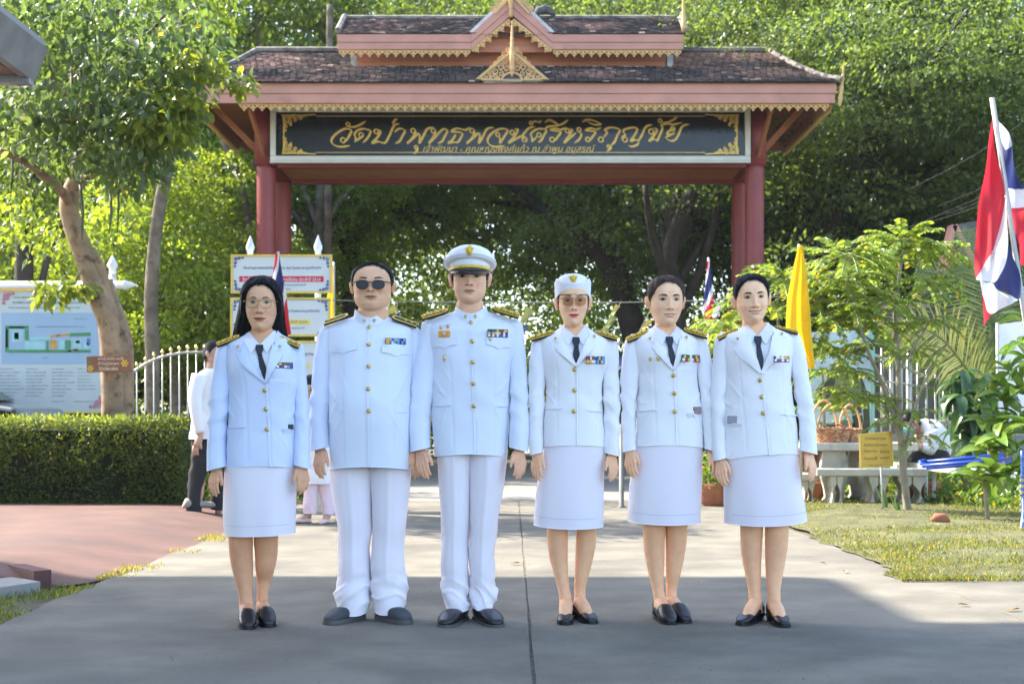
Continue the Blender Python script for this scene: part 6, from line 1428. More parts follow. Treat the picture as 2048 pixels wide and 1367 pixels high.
# long hair falling behind the shoulders of the first woman
r1, d1 = PEOPLE[0]; X, Z = d1['X'], d1['Z']
def hd1(th, z, x, s): return .0035*np.sin(th*23+z*6)+.0025*np.sin(th*41+1)+.003*vnoise(th*5, z*6, 2)
L = Loft([(Z(694),X(466),X(572),.05,.075),(Z(684),X(461),X(570),.06,.07),(Z(672),X(461),X(568),.07,.062),(Z(650),X(467),X(564),.082,.052),(Z(625),X(474),X(562),.09,.044),(Z(600),X(480),X(560),.09,.042),(Z(580),X(487),X(555),.08,.042),(Z(568),X(500),X(542),.04,.042)], 1.0, hd1)
V, Fc = L.vf(rows(L.z[0], L.z[-1], 40), 160)
rs = np.random.default_rng(5); ms_ = MB()
for i in range(260):
    th = rs.uniform(-.35,math.pi+.35) if i%3 else rs.choice([rs.uniform(-.3,.5), rs.uniform(math.pi-.5,math.pi+.3)]); z0 = rs.uniform(Z(600),Z(572)); z1 = rs.uniform(Z(700),Z(672)); pts = []
    for k in range(7):
        z = z0+(z1-z0)*k/6; x, y = L.point(np.array(th+.05*math.sin(k+i)), np.array(max(z, L.z[0]))); cx_0 = (X(481)+X(546))/2; f = 1.012+rs.uniform(0,.012); pts.append((cx_0+(float(x)-cx_0)*f, float(y)*1.01, z))
    ms_.tube(pts, [.0006,.0014,.0016,.0016,.0015,.0012,.0004], 4, cap=False)
ms_.build('strands', hairmat('black', (0,0,0)), d1['hair'], smooth=True); d1['hair'].children[-1]['kind'] = 'stuff'
mesh('hair_length', V, Fc, hairmat('black', (0,0,0)), d1['hair'], smooth=True)
# ---- peaked cap of the third
r3, d3 = PEOPLE[2]; X, Z, S3 = d3['X'], d3['Z'], d3['S']
cxp = 940
def ringmesh(prof, N=64, cx=0, cy=0, cap=True):
    V = []; Fc = []
    for (rx, ry, z, tl) in prof:
        for k in range(N): ph = 2*math.pi*k/N; x = rx*math.sin(ph); y = -ry*math.cos(ph); V.append((cx+x, cy+y, z-tl*y))
    for j in range(len(prof)-1):
        for k in range(N): Fc.append((j*N+k, j*N+(k+1)%N, (j+1)*N+(k+1)%N, (j+1)*N+k))
    if cap: Fc.append(tuple(range((len(prof)-1)*N, len(prof)*N)))
    return V, Fc
bx = X(cxp); zb = Z(546); V, Fc = ringmesh([(.088,.100,zb-.004,.06),(.0935,.106,zb-.004,.06),(.0935,.106,zb+.03,.16),(.094,.107,zb+.044,.22)], cx=bx, cy=-.0, cap=False)
cap_ = mesh('peaked_cap', V, Fc, WHITEC, r3, smooth=True)
V, Fc = ringmesh([(.090,.102,zb+.036,.20),(.106,.116,zb+.030,.24),(.118,.126,zb+.033,.27),(.1215,.130,zb+.042,.28),(.121,.129,zb+.050,.29),(.113,.121,zb+.068,.28),(.095,.103,zb+.090,.25),(.068,.076,zb+.108,.20),(.036,.042,zb+.118,.15),(.008,.01,zb+.121,.12)], cx=bx, cy=-.0)
mesh('crown', V, Fc, WHITEC, cap_, smooth=True)
N = 64; V = [(bx+.1225*math.sin(2*math.pi*k/N), -.131*-math.cos(2*math.pi*k/N)*-1, 0) for k in range(0)]
m = MB(); m.tube([(bx+.1222*math.sin(a), -.1308*math.cos(a), zb+.041+.28*.1308*math.cos(a)) for a in np.linspace(0, 2*math.pi, 65)], .0022, 6, cap=False); m.build('piping', WHITEC, cap_, smooth=True)
# strap and peak
m = MB(); V = []; Fc = []; n = 40
for i in range(n+1):
    ph = R(-88+176*i/n); x = .0955*math.sin(ph); y = -.108*math.cos(ph); z = zb+.004-.10*y*.9
    V += [(bx+x,y,z),(bx+x,y,z+.0135),(bx+x*1.02,y*1.03,z+.0135),(bx+x*1.02,y*1.03,z)]
for i in range(n): a = i*4; Fc += [(a+3,a+2,a+6,a+7),(a+1,a+5,a+6,a+2),(a,a+3,a+7,a+4)]
mesh('gold_strap', V, Fc, EPG, cap_, smooth=True)
V = []; Fc = []; n = 30; mm_ = 6
for j in range(mm_+1):
    u = j/mm_
    for i in range(n+1):
        ph = R(-76+152*i/n); k = math.cos(ph/R(76)*math.pi/2)**.75; x = (.0945+.006*u)*math.sin(ph); y = -.107*math.cos(ph)-.052*u*k; z = zb+.007+.010*math.cos(ph)-.030*u*k*(.6+.4*u)-.004*u
        V.append((bx+x, y, z))
for j in range(mm_):
    for i in range(n): a = j*(n+1)+i; Fc.append((a,a+n+1,a+n+2,a+1))
o = mesh('peak', V, Fc, PATENT, cap_, smooth=True); so2 = o.modifiers.new('thick', 'SOLIDIFY'); so2.thickness = .003
m = MB(); ec = (bx+.001, -.126, Z(507)); emblem(m, ec[0], ec[1]-.004, ec[2], .046, .050); m.build('cap_badge', EPG, cap_, smooth=True)
m = MB(); m.lathe([(0,0),(.024,0),(.026,.004),(.024,.010)], (0,0,0), 20, axis='y'); m.v = [(v[0]*.85+ec[0], v[1]-.122, v[2]*1.05+ec[2]) for v in m.v]; m.build('badge_ground', WHITEC, cap_)
# orange medal ribbon over the right-breast pocket
J = d3['J']
def blk(nm, px0, py0, px1, py1, off, th, mt_, par):
    m = MB(); x0, x1, z0, z1 = X(px0), X(px1), Z(py1), Z(py0); y0, y1 = float(J.front(x0,(z0+z1)/2))-off, float(J.front(x1,(z0+z1)/2))-off
    m.add([(x0,y0,z0),(x1,y1,z0),(x1,y1,z1),(x0,y0,z1),(x0,y0+th,z0),(x1,y1+th,z0),(x1,y1+th,z1),(x0,y0+th,z1)],[(0,1,2,3),(0,4,5,1),(1,5,6,2),(2,6,7,3),(3,7,4,0)]); return m.build(nm, mt_, par)
o = blk('orange_ribbon', 879, 664, 902, 677, .009, .006, RIB['o'], d3['jk'])
for i in range(5): blk('stripe', 881+i*4.4, 664.2, 882+i*4.4, 676.8, .0095, .001, RIB['y'], o)
m = MB(); emblem(m, X(890.5), float(J.front(X(890.5),Z(670)))-.013, Z(671), .022, .026); m.build('emblem', mat('silver_gilt', (.7,.66,.5), .35, .1, 30, metal=.8), o, smooth=True)
# ---- upturned hat of the fourth
r4, d4 = PEOPLE[3]; X, Z = d4['X'], d4['Z']; bx = X(1145.5); N = 72
V, Fc = ringmesh([(.074,.088,Z(592),0),(.077,.092,Z(580),0),(.078,.093,Z(570),.05),(.073,.087,Z(562),.08),(.062,.075,Z(555),.08),(.044,.055,Z(550.5),.06),(.02,.025,Z(548.5),.03),(.004,.005,Z(548),.0)], cx=bx, cy=.005)
hat = mesh('upturned_hat', V, Fc, WHITEC, r4, smooth=True)
V = []; Fc = []
for j, u in enumerate((0,.15,.5,.85,1,1,.5,.1)):
    for k in range(N):
        ph = 2*math.pi*k/N; c = math.cos(ph); s = abs(math.sin(ph)); zb_ = Z(603)+(Z(580)-Z(603))*max(0,c)**1.2 if c > 0 else Z(603)-.0*c
        tip = math.exp(-((abs(ph if ph < math.pi else ph-2*math.pi)-1.05)/.22)**2); zt_ = Z(570.5)+(Z(566)-Z(570.5))*s+tip*.018
        z = zb_+(zt_-zb_)*u; rr = 1+.05*u+(.04 if j > 4 else 0)*0-(.035 if j > 4 else 0)
        V.append((bx+.0815*rr*math.sin(ph), .003-.099*rr*c, z))
for j in range(7):
    for k in range(N): Fc.append((j*N+k, j*N+(k+1)%N, (j+1)*N+(k+1)%N, (j+1)*N+k))
mesh('brim', V, Fc, WHITEC, hat, smooth=True)
m = MB(); emblem(m, X(1145), -.083, Z(560.5), .046, .040); m.build('hat_badge', EPG, hat, smooth=True)
# phones peeping out of pockets, dark object in the first pocket, bracelet
def phone(d, px0, py0, px1, py1, col, cams):
    X, Z, J = d['X'], d['Z'], d['J']; m = MB(); x0, x1, z0, z1 = X(px0), X(px1), Z(py1), Z(py0); xm = (x0+x1)/2; y = float(J.front(xm,(z0+z1)/2))
    m.box(x0,x1,y-.009,y-.001,z0,z1); o = m.build('phone', col, None, bevel=.003); o.parent = None
    return o, y, x0, x1, z0, z1
PH1 = mat('phone_case_mauve', (.30,.20,.20), .35, .05, 5); PH2 = mat('phone_case_grey', (.26,.25,.30), .4, .05, 5)
for (r_, d_), a, colr, lb, cm in ((PEOPLE[4], (1374,813,1398,828), PH1, 'mauve smartphone with three lenses sticking out of a jacket pocket', True), (PEOPLE[5], (1449,831,1473,846), PH2, 'grey-backed smartphone sticking out of the smiling woman\'s pocket', False), (PEOPLE[0], (577,848,592,858), mat('black_case', (.02,.025,.03), .4), 'black rounded case peeping from the first woman\'s pocket', False)):
    o, y, x0, x1, z0, z1 = phone(d_, *a, colr, cm); o.location = r_.location; tag(o, lb, 'phone')
    if cm:
        for (u, v) in ((.16,.75),(.16,.40),(.34,.58)):
            m = MB(); m.lathe([(.0042,-.0025),(.0046,0),(.0046,.002)], (x0+(x1-x0)*u, y-.0095, z0+(z1-z0)*v), 12, axis='y'); m.build('camera_lens', PATENT, o)
    X, Z, J = d_['X'], d_['Z'], d_['J']; zt_ = Z(a[3]-1); k = .020
    V, Fc = patch_vf([(X(a[0]-4),Z(a[3]-2.5)),(X(a[2]+3),Z(a[3]+.5)),(X(a[2]+3),zt_-k),(X(a[0]-4),zt_-k)], J, lambda x, z: .0115*np.clip((z-zt_+k)/k,0,1)+.0005, .008, .004)
    mesh('pocket_front', V, Fc, d_['jk'].data.materials[0], d_['jk'])
# ================================================================ SIGNS, FLAGS, FENCES AT THE LEFT
YFR = mat('yellow_frame', (.72,.52,.10), .5, .08, 8); PANEL = mat('sign_panel', (.60,.66,.66), .35, .04, 3, spec=.5)
INK = mat('blue_ink', (.06,.09,.25), .5, .05, 10); INKG = mat('grey_ink', (.17,.22,.24), .5, .05, 10); REDB = mat('crimson_band', (.58,.02,.07), .5, .04, 10); YELB = mat('pale_yellow_band', (.78,.64,.16), .5, .04, 10); WINK = mat('white_ink', (.85,.85,.85), .5, .02, 10)
YA = 14.8
def finial(m, x, y, z, r):
    m.lathe([(r,-.12),(r,0),(r*1.35,.02),(r*1.4,.05),(r*.9,.09),(r*.25,.15),(0,.17)], (x,y,z), 14)
sg = root('award_sign', 'stack of white award boards with yellow frames on two white posts', 'sign', (W(565,0,YA).x, YA, 0)); ox = sg.location.x
for px in (497.5, 634):
    m = MB(); x = W(px,0,YA).x-ox; zt = W(0,500,YA).z; m.lathe([(.032,-.03),(.032,zt-.12)], (x,.09,0), 14); finial(m, x, .09, zt, .032); m.build('post', WHITEP, sg, smooth=True)
for k, (y0, y1, x0, x1) in enumerate(((510,586,463,664),(596,672,462,661),(682,758,461,659))):
    a, b = W(x0,y1,YA), W(x1,y0,YA); xa, xb, z0, z1 = a.x-ox, b.x-ox, a.z, b.z
    m = MB(); m.box(xa,xb,-.012,.03,z0,z1); pn = m.build('board', PANEL, sg)
    m = MB(); t = .018
    for q in ((xa-.004,xb+.004,z0-.004,z0+t),(xa-.004,xb+.004,z1-t,z1+.004)): m.box(q[0],q[1],-.022,-.0125,q[2],q[3])
    for q in ((xa-.004,xa+t),(xb-t,xb+.004)): m.box(q[0],q[1],-.022,-.0125,z0+t+.001,z1-t-.001)
    m.build('frame', YFR, pn)
    w = xb-xa; cx = (xa+xb)/2
    put_text('วัดป่าพุทธพจน์หริภุญไชย (ธ) ในพระราชูปถัมภ์ฯ', cx-w*.38, -.0135, z1-.155, w*.77, .040, INK, pn)
    m = MB(); m.box(cx-w*(.42 if k == 0 else .30),cx+w*(.42 if k == 0 else .30),-.0145,-.0125,z0+.115,z0+.175); m.build('band', REDB if k == 0 else YELB, pn)
    put_text('วัดพัฒนาตัวอย่างที่มีผลงานดีเด่น ประจำปี 2560' if k == 0 else ('อุทยานการศึกษา ประจำปี 2564' if k == 1 else 'ประจำปี 2561'), cx-w*(.39 if k == 0 else .27), -.016, z0+.124, w*(.78 if k == 0 else .54), .042, WINK if k == 0 else INKG, pn)
    put_text('สำนักงานพระพุทธศาสนาแห่งชาติ', cx-w*.24, -.0135, z0+.070, w*.48, .026, INK, pn)
    put_text('พ.ศ. 2560' if k == 0 else 'พ.ศ. 2564', cx-w*.09, -.0135, z0+.030, w*.18, .022, INK, pn)
    for sx_ in (-1,1):
        for sz_ in (-1,1):
            m = MB()
            for (dx,dz,r) in ((.05,.045,.018),(.085,.035,.014),(.045,.085,.014),(.12,.030,.010),(.040,.12,.010)):
                X0, Z0 = (xa+dx if sx_ < 0 else xb-dx), (z0+dz if sz_ < 0 else z1-dz); scroll(m, X0, Z0, r, 1.0, sx_*sz_, .009, -.0165)
            m.build('corner_scroll', INK, pn)
# map board
YM = 17.2; mb = root('map_board', 'large white map board with yellow frame between white pipe posts behind the hedge', 'sign', (W(100,0,YM).x, YM, 0)); ox = mb.location.x
xa, xb = W(-150,0,YM).x-ox, W(213,0,YM).x-ox; z0, z1 = W(0,826,YM).z, W(0,577,YM).z
m = MB(); m.box(xa,xb,0,.03,z0,z1); pn = m.build('board', mat('map_panel', (.50,.60,.66), .35, .04, 3), mb)
m = MB(); m.box(xa,xb,-.012,-.001,z1-.03,z1); m.box(xb-.022,xb,-.012,-.001,z0,z1-.031); m.box(xa,xb-.023,-.012,-.001,z0,z0+.02); m.build('frame', YFR, pn)
for px in (224,-160):
    m = MB(); x = W(px,0,YM).x-ox; m.lathe([(.045,-.03),(.045,W(0,548,YM).z)], (x,.03,0), 14); finial(m, x, .03, W(0,536,YM).z, .045); m.build('post', WHITEP, mb, smooth=True)
zr = W(0,571,YM).z; m = MB(); xe = W(262,0,YM).x-ox; m.lathe([(.046,xa-.2),(.046,xe-.08),(.06,xe-.07),(.06,xe-.03),(.045,xe-.02),(.045,xe),(.0,xe+.10)], (0,-.07,zr+.0), 14, axis='x'); m.build('rail', WHITEP, mb, smooth=True)
def px_(px, py, d=0): p = W(px,py,YM); return (p.x-ox, -.002-d, p.z)
def plate(name, x0, y0, x1, y1, mt_, par, d=.002, skew=0):
    a, b = px_(x0,y1,d), px_(x1,y0,d); m = MB(); m.add([(a[0],a[1],a[2]),(b[0],a[1],a[2]+skew),(b[0],a[1],b[2]+skew),(a[0],a[1],b[2]),(a[0],0,a[2]),(b[0],0,a[2]+skew),(b[0],0,b[2]+skew),(a[0],0,b[2])],[(0,1,2,3),(0,4,5,1),(1,5,6,2),(2,6,7,3),(3,7,4,0)]); return m.build(name, mt_, par)
MP = plate('map_sheet', 3,625,200,727, mat('map_blue', (.30,.46,.66), .4, .05, 3), pn, .002)
mg = mat('map_green', (.06,.26,.12), .5, .1, 10); mo = mat('map_orange', (.55,.33,.07), .5, .2, 20); mc = mat('map_cyan', (.30,.60,.66), .5, .1, 10); mr_ = mat('map_red', (.5,.10,.07), .5, .1, 10)
for q in ((11,651,58,657,mg),(11,657,18,704,mg),(18,699,182,705,mg),(12,658,16,695,mo),(18,653,50,656,mo),(24,662,46,684,mc),(29,665,38,678,mg),(31,667,36,671,mo),(50,658,58,680,mg),(50,683,89,699,mc),(93,681,98,700,mg),(100,680,114,697,mo),(119,681,129,699,mc),(131,680,142,698,mg),(146,680,163,696,mc),(152,681,160,686,mo),(147,697,157,701,mr_),(168,684,178,698,mc),(136,700,143,703,mr_),(174,676,181,690,mat('map_deepblue',(.08,.22,.5),.5))):
    plate('map_patch', *q[:5], MP, .005)
for i, q in enumerate(((62,674,100,680,mc),(101,670,112,675,mo),(113,669,121,674,mr_),(122,668,139,673,mo),(140,666,182,673,mg))): plate('map_patch', *q[:5], MP, .005, .01)
m = MB(); rr = random.Random(4)
def scrib(x0, x1, y, h):
    x = x0
    while x < x1:
        w = rr.uniform(2.2,5); a = px_(x,y+rr.uniform(-.3,.3),.004); b = px_(min(x+w,x1),y-h*rr.uniform(.6,1),.004)
        m.add([(a[0],a[1],a[2]),(b[0],a[1],a[2]),(b[0],a[1],b[2]),(a[0],a[1],b[2])],[(0,1,2,3)]); x += w+rr.uniform(.5,1.6)
for (x0,x1,y,h) in ((28,165,596,3),(26,170,606,3),(18,160,616,2.2),(150,175,638,1.6),(72,170,654,2),(85,98,716,1.6)): scrib(x0,x1,y,h)
for c, (x0, L) in enumerate(((-50,55),(0,48),(53,46),(104,48),(156,46))):
    for r_ in range(9 if c != 4 else 7): scrib(x0, x0+L*rr.uniform(.45,1), 738+r_*6.7, 1.5)
scrib(104,130,803,1.5); scrib(148,190,803,1.5)
m.build('print', INKG, pn); pn.children[-1]['kind'] = 'stuff'
m = MB()
for (dx,dz,r) in ((8,6,5),(16,4,4),(6,14,4),(24,3,3),(5,22,3),(12,12,4)):
    a = px_(205-dx,816-dz,.004); scroll(m, a[0], a[2], r*YM/FPX, 1, 1, .012, -.008)
    a = px_(2+dx,584+dz,.004); scroll(m, a[0], a[2], r*YM/FPX, 1, 1, .012, -.008)
m.build('corner_scroll', mat('rose_ink', (.55,.22,.32), .5, .1, 10), pn)
# dark car beyond the hedge, nose to the right
cr = root('parked_car', 'black car parked behind the hedge at the far left, only its top showing', 'car', (W(0,0,16.1).x-1.2, 16.15, 0))
CB = mat('black_car_paint', (.012,.013,.016), .12, .05, 4, coat=1); CG = mat('car_glass', (.02,.03,.035), .04, .05, 4)
prof = [(-2.1,.45),(-2.1,.85),(-1.9,1.02),(-1.3,1.10),(-.7,1.50),(.5,1.52),(1.15,1.12),(1.62,1.06),(1.80,.90),(1.84,.5),(1.75,.30),(-2.0,.30)]
V = []; k = len(prof)
for y, s in ((-.85,1),(-.80,1.0),(.80,1.0),(.85,1)):
    for (x, z) in prof: V.append((x, y*(1 if z < 1.1 else .82), z-(.04 if abs(y) > .82 else 0)))
Fc = [tuple(range(k))[::-1], tuple(range(3*k,4*k))]+[(j*k+i,(j*k)+(i+1)%k,(j+1)*k+(i+1)%k,(j+1)*k+i) for j in range(3) for i in range(k)]
o = mesh('body', V, Fc, CB, cr, smooth=False); b = o.modifiers.new('b','BEVEL'); b.width = .05; b.segments = 3
m = MB(); m.add([(-1.2,-.80,1.14),(1.0,-.80,1.14),(.46,-.70,1.47),(-.68,-.70,1.46)], [(0,1,2,3)]); m.build('side_window', CG, cr)
m = MB(); m.add([(1.13,-.66,1.15),(1.13,.66,1.15),(.55,.58,1.50),(.55,-.58,1.50)], [(0,1,2,3)]); m.build('windscreen', CG, cr)
for x in (-1.3,1.15):
    for y in (-.86,.86): m = MB(); m.lathe([(.31,-.1),(.33,-.06),(.33,.06),(.31,.1)], (x,y*.95,.33), 20, axis='y'); m.build('wheel', mat('tyre', (.02,.02,.02), .9), cr)
for y in (-.6,.6): m = MB(); m.box(1.74,1.83,y-.17,y+.17,.78,.9); m.build('headlight', mat('lamp_glass', (.4,.4,.42), .1), cr)
# curved white steel fence at the left, bars with little knobs
YF = 16.2; ff = root('fence', 'white steel bar fence with a swooping top rail behind the hedge', 'fence', (W(340,0,YF).x, YF, 0)); ox = ff.location.x
top = crom([(240,762),(268,742),(310,718),(360,706),(410,704),(470,706),(520,716)], 8)
m = MB(); m.tube([(W(a,b,YF).x-ox,0,W(a,b,YF).z) for a,b in top], .016, 8); m.tube([(W(a,0,YF).x-ox,0,.25) for a in (240,520)], .02, 8); m.build('rail', STEEL, ff, smooth=True)
for px in range(256, 520, 17):
    zz = W(0, float(np.interp(px, [a for a,_ in top], [b for _,b in top]))-13, YF).z; m = MB(); x = W(px,0,YF).x-ox; m.tube([(x,.02,.1),(x,.02,zz-.05)], .008, 6); m.build('bar', STEEL, ff, smooth=True)
    m = MB(); m.lathe([(.008,-.05),(.02,-.03),(.024,-.012),(.012,.0),(.0,.02)], (x,.02,zz), 8); m.build('knob', BRASS, ff, smooth=True)
# fan of sword leaves, croton
def strap_leaf(L, w, el, az, droop, n=6):
    V = []; Fc = []
    for i in range(n+1):
        u = i/n; r = L*u*math.cos(el)*(1-.15*u*droop); z = L*(u*math.sin(el)-droop*u*u*.5); ww = w*math.sin(math.pi*min(1,.12+u*.88))**.8*(1 if u < .98 else .2)
        c = Vector((r*math.cos(az), r*math.sin(az), z)); s = Vector((-math.sin(az), math.cos(az), 0))*ww*.5
        V += [c-s+Vector((0,0,ww*.15)), c, c+s+Vector((0,0,ww*.15))]
    for i in range(n): a = i*3; Fc += [(a,a+1,a+4,a+3),(a+1,a+2,a+5,a+4)]
    return V, Fc
PLG = [mat('blade_green_%d' % i, c, .38, .2, 5, trans=.32) for i, c in enumerate(((.035,.10,.03),(.06,.15,.035),(.10,.20,.04)))]
def rosette(name, label, loc, n, L, w, z0, group=None, cat='plant', mats=PLG):
    r = root(name, label, cat, loc, group); rs = random.Random(int(loc[0]*100))
    for i in range(n):
        V, Fc = strap_leaf(L*rs.uniform(.7,1.1), w*rs.uniform(.8,1.2), R(rs.uniform(25,82)), i*2.4, rs.uniform(.2,.8)); mesh('leaf', [v+Vector((0,0,z0*rs.uniform(.8,1))) for v in V], Fc, mats[i%3], r, smooth=True)
    m = MB(); m.tube([(0,0,0),(0,0,z0)], [.03,.025], 8); m.build('stem', BARK, r); return r
p = W(300,0,15.3); rosette('dracaena', 'green sword-leaved plant in front of the white fence', (p.x,15.3,0), 26, .52, .07, .72)
p = W(378,0,15.0); rosette('croton', 'small yellow-leaved bush beside the walking man', (p.x,15.05,0), 22, .22, .05, .62, mats=[mat('croton_yellow_%d'%i, c, .4, .2, 5, trans=.3) for i, c in enumerate(((.65,.50,.04),(.55,.38,.03),(.30,.32,.05)))])

# ---------------------------------------------------------------- flags
FR, FW, FN, FY_ = mat('flag_red', (.62,.03,.05), .7, .06, 6, trans=.35), mat('flag_white', (.78,.76,.78), .7, .04, 6, trans=.35), mat('flag_navy', (.035,.045,.16), .7, .08, 6, trans=.3), mat('flag_yellow', (.85,.56,.02), .65, .08, 6, trans=.4)
def hanging_flag(name, label, Yf, pole, outline, bands, bandaxis, group=None, polerad=.016, fold=.03, seed=1, emblem_=None):
    """outline: left/right edge polylines from top to bottom in photo px; bands: [(u0,u1,material)] across the cloth"""
    (bx_, by_), (tx_, ty_) = pole; b = W(bx_,by_,Yf); t = W(tx_,ty_,Yf); r = root(name, label, 'flag', (b.x, Yf, 0), group); ox = b.x
    m = MB(); zb = min(b.z, 0) if b.z < .3 else b.z
    d = (t-b)/(t.z-b.z) if t.z != b.z else Vector((0,0,1)); base = b-d*(b.z+.02) if b.z > -.02 else b
    m.tube([base-Vector((ox,Yf,0)), t-Vector((ox,Yf,0))], polerad, 8); m.build('pole', mat('flag_pole', (.42,.40,.37), .4, .1, 10, metal=.3), r, smooth=True)
    Lp, Rp = outline; n = 36; k = 40
    ly = [q[1] for q in Lp]; lx = [q[0] for q in Lp]; ry_ = [q[1] for q in Rp]; rx_ = [q[0] for q in Rp]
    G = []
    for j in range(n+1):
        u = j/n; ya = ly[0]+(ly[-1]-ly[0])*u; yb = ry_[0]+(ry_[-1]-ry_[0])*u; xa = np.interp(ya, ly, lx); xb = np.interp(yb, ry_, rx_); row = []
        for i in range(k+1):
            v = i/k; px = xa+(xb-xa)*v; py = ya+(yb-ya)*v; p = W(px,py,Yf); dy = fold*(math.sin(v*13+u*2+seed)*.6+math.sin(v*7-u*3+seed*2)*.5)*(.3+.7*min(1,u*2)); row.append((p.x-ox, -.022-fold*1.1-dy*1.0, p.z))
        G.append(row)
    if len(bands) == 1: cls = lambda u, v: 0
    else: cls = lambda u, v: sum(u+.42*(v-.2) > q for q in (.17,.34,.72,.88))
    for ki, (nm, mt_) in enumerate(bands):
        V = []; Fc = []
        for j in range(n):
            for i in range(k):
                if cls((j+.5)/n, (i+.5)/k) == ki: b_ = len(V); V += [G[j][i],G[j][i+1],G[j+1][i+1],G[j+1][i]]; Fc.append((b_,b_+3,b_+2,b_+1))
        if V:
            o = mesh(nm, V, Fc, mt_, r, smooth=True); bm_ = bmesh.new(); bm_.from_mesh(o.data); bmesh.ops.remove_doubles(bm_, verts=bm_.verts, dist=1e-5); bm_.to_mesh(o.data); bm_.free()
    return r
def cl(x): return min(1, max(0, x))
hanging_flag('national_flag', 'small red white and blue flag on a pole in front of the award boards', 12.6, ((562,1010),(557,503)), ([(553,508),(547,560),(545,610),(553,650),(563,676)],[(560,508),(566,545),(575,590),(580,640),(584,668)]),
    [('stripe',FR),('stripe',FW),('stripe',FN),('stripe',FW),('stripe',FR)], 0, polerad=.013, fold=.02)
hanging_flag('yellow_flag', 'narrow yellow flag beside the right edge of the award boards', 15.2, ((668,1000),(668,524)), ([(663,530),(660,570),(655,600),(655,660),(656,690)],[(668,530),(669,600),(670,640),(670,700)]), [('cloth',FY_)], 0, polerad=.012, fold=.02)
hanging_flag('small_flag', 'small national flag on a pole between the two women at the right', 17, ((1418,1000),(1417,515)), ([(1414,522),(1408,580),(1402,620),(1408,640)],[(1418,520),(1422,560),(1427,600),(1426,640)]),
    [('stripe',FR),('stripe',FW),('stripe',FN),('stripe',FW),('stripe',FR)], 0, polerad=.014, fold=.02)
yf = hanging_flag('yellow_flag', 'tall furled yellow flag behind the smiling woman at the right', 13.0, ((1603,1040),(1598,488)), ([(1594,492),(1582,540),(1570,600),(1568,660),(1588,700),(1612,737)],[(1601,492),(1609,540),(1614,600),(1619,660),(1627,735)]), [('cloth',FY_)], 0, polerad=.012, fold=.035)
m = MB(); 
for i in range(20):
    a = i*math.tau/20; p = W(1603+9*math.cos(a), 628+16*math.sin(a), 13.0); q = W(1603+9*math.cos(a+.31), 628+16*math.sin(a+.31), 13.0); m.bar((p.x-yf.location.x,-.10,p.z),(q.x-yf.location.x,-.10,q.z),.005,.002)
m.build('printed_ring', mat('orange_print', (.75,.30,.03), .7), yf)
# big flag at the right edge: drooping cloth with diagonal stripes
Yg = 8.8
bf = root('national_flag', 'large red white and navy flag hanging from a leaning pole at the right edge', 'flag', (W(2046,900,Yg).x, Yg, 0)); ox = bf.location.x
a, b = W(1984,196,Yg), W(2062,720,Yg); d = (b-a)/(b.z-a.z); b0 = b-d*(b.z+.02)
m = MB(); m.tube([(a.x-ox,0,a.z),(b0.x-ox,0,b0.z)], .0165, 10); m.build('pole', mat('flag_pole', (.42,.40,.37), .4), bf, smooth=True)
def strip(nm, pts0, pts1, mt_, y0=-.02, amp=.03, ph=0):
    P0 = crom(pts0, 6); P1 = crom(pts1, 6); n = 24; V = []; Fc = []; k = 12
    A0 = [P0[int(i*(len(P0)-1)/n)] for i in range(n+1)]; A1 = [P1[int(i*(len(P1)-1)/n)] for i in range(n+1)]
    for j in range(n+1):
        for i in range(k+1):
            q = A0[j]*(1-i/k)+A1[j]*(i/k); p = W(q[0],q[1],Yg); V.append((p.x-ox, y0-amp*(math.sin(q[0]*.11+q[1]*.02+ph)+.4*math.sin(q[0]*.23-q[1]*.015)), p.z))
    for j in range(n):
        for i in range(k): q = j*(k+1)+i; Fc.append((q,q+k+1,q+k+2,q+1))
    mesh(nm, V, Fc, mt_, bf, smooth=True)
strip('stripe', [(1982,232),(1970,330),(1956,420),(1949,520),(1951,560)], [(1990,300),(2002,380),(2008,440),(1990,500),(1960,548)], FR)
strip('stripe', [(2008,378),(1992,470),(1965,530),(1951,556),(1955,562)], [(2014,420),(2018,480),(2012,520),(1998,560),(1984,566)], FW, -.021)
strip('stripe', [(2018,484),(2012,520),(1998,556),(1986,566),(1990,572)], [(2024,520),(2036,560),(2038,585),(2036,598),(2020,594)], FN, -.022)
strip('stripe', [(1956,560),(1966,566),(1978,566),(1990,574),(2010,590)], [(1958,590),(1968,612),(1982,628),(2000,618),(2034,600)], FW, -.020)
strip('stripe', [(1957,588),(1958,600),(1960,615),(1962,640),(1963,652)], [(1966,610),(1974,622),(1982,628),(1978,636),(1964,653)], FR, -.019)
strip('stripe', [(1996,222),(2000,240),(2004,262),(2008,286),(2012,300)], [(2002,232),(2010,250),(2018,270),(2022,285),(2024,292)], FW, .03)
strip('stripe', [(1994,218),(1998,222),(2000,228),(2002,234),(2004,240)], [(2004,238),(2006,242),(2008,246),(2010,250),(2012,254)], FR, .032)
strip('stripe', [(2006,286),(2010,320),(2014,345),(2016,366),(2018,374)], [(2024,286),(2034,320),(2040,345),(2046,366),(2050,378)], FN, .03)
strip('stripe', [(2014,372),(2017,385),(2020,395),(2022,405),(2024,415)], [(2050,376),(2058,390),(2064,400),(2068,408),(2070,415)], FW, .03)
strip('stripe', [(2022,414),(2026,440),(2032,470),(2038,500),(2044,528)], [(2070,414),(2074,440),(2076,470),(2072,500),(2066,530)], FR, .03)

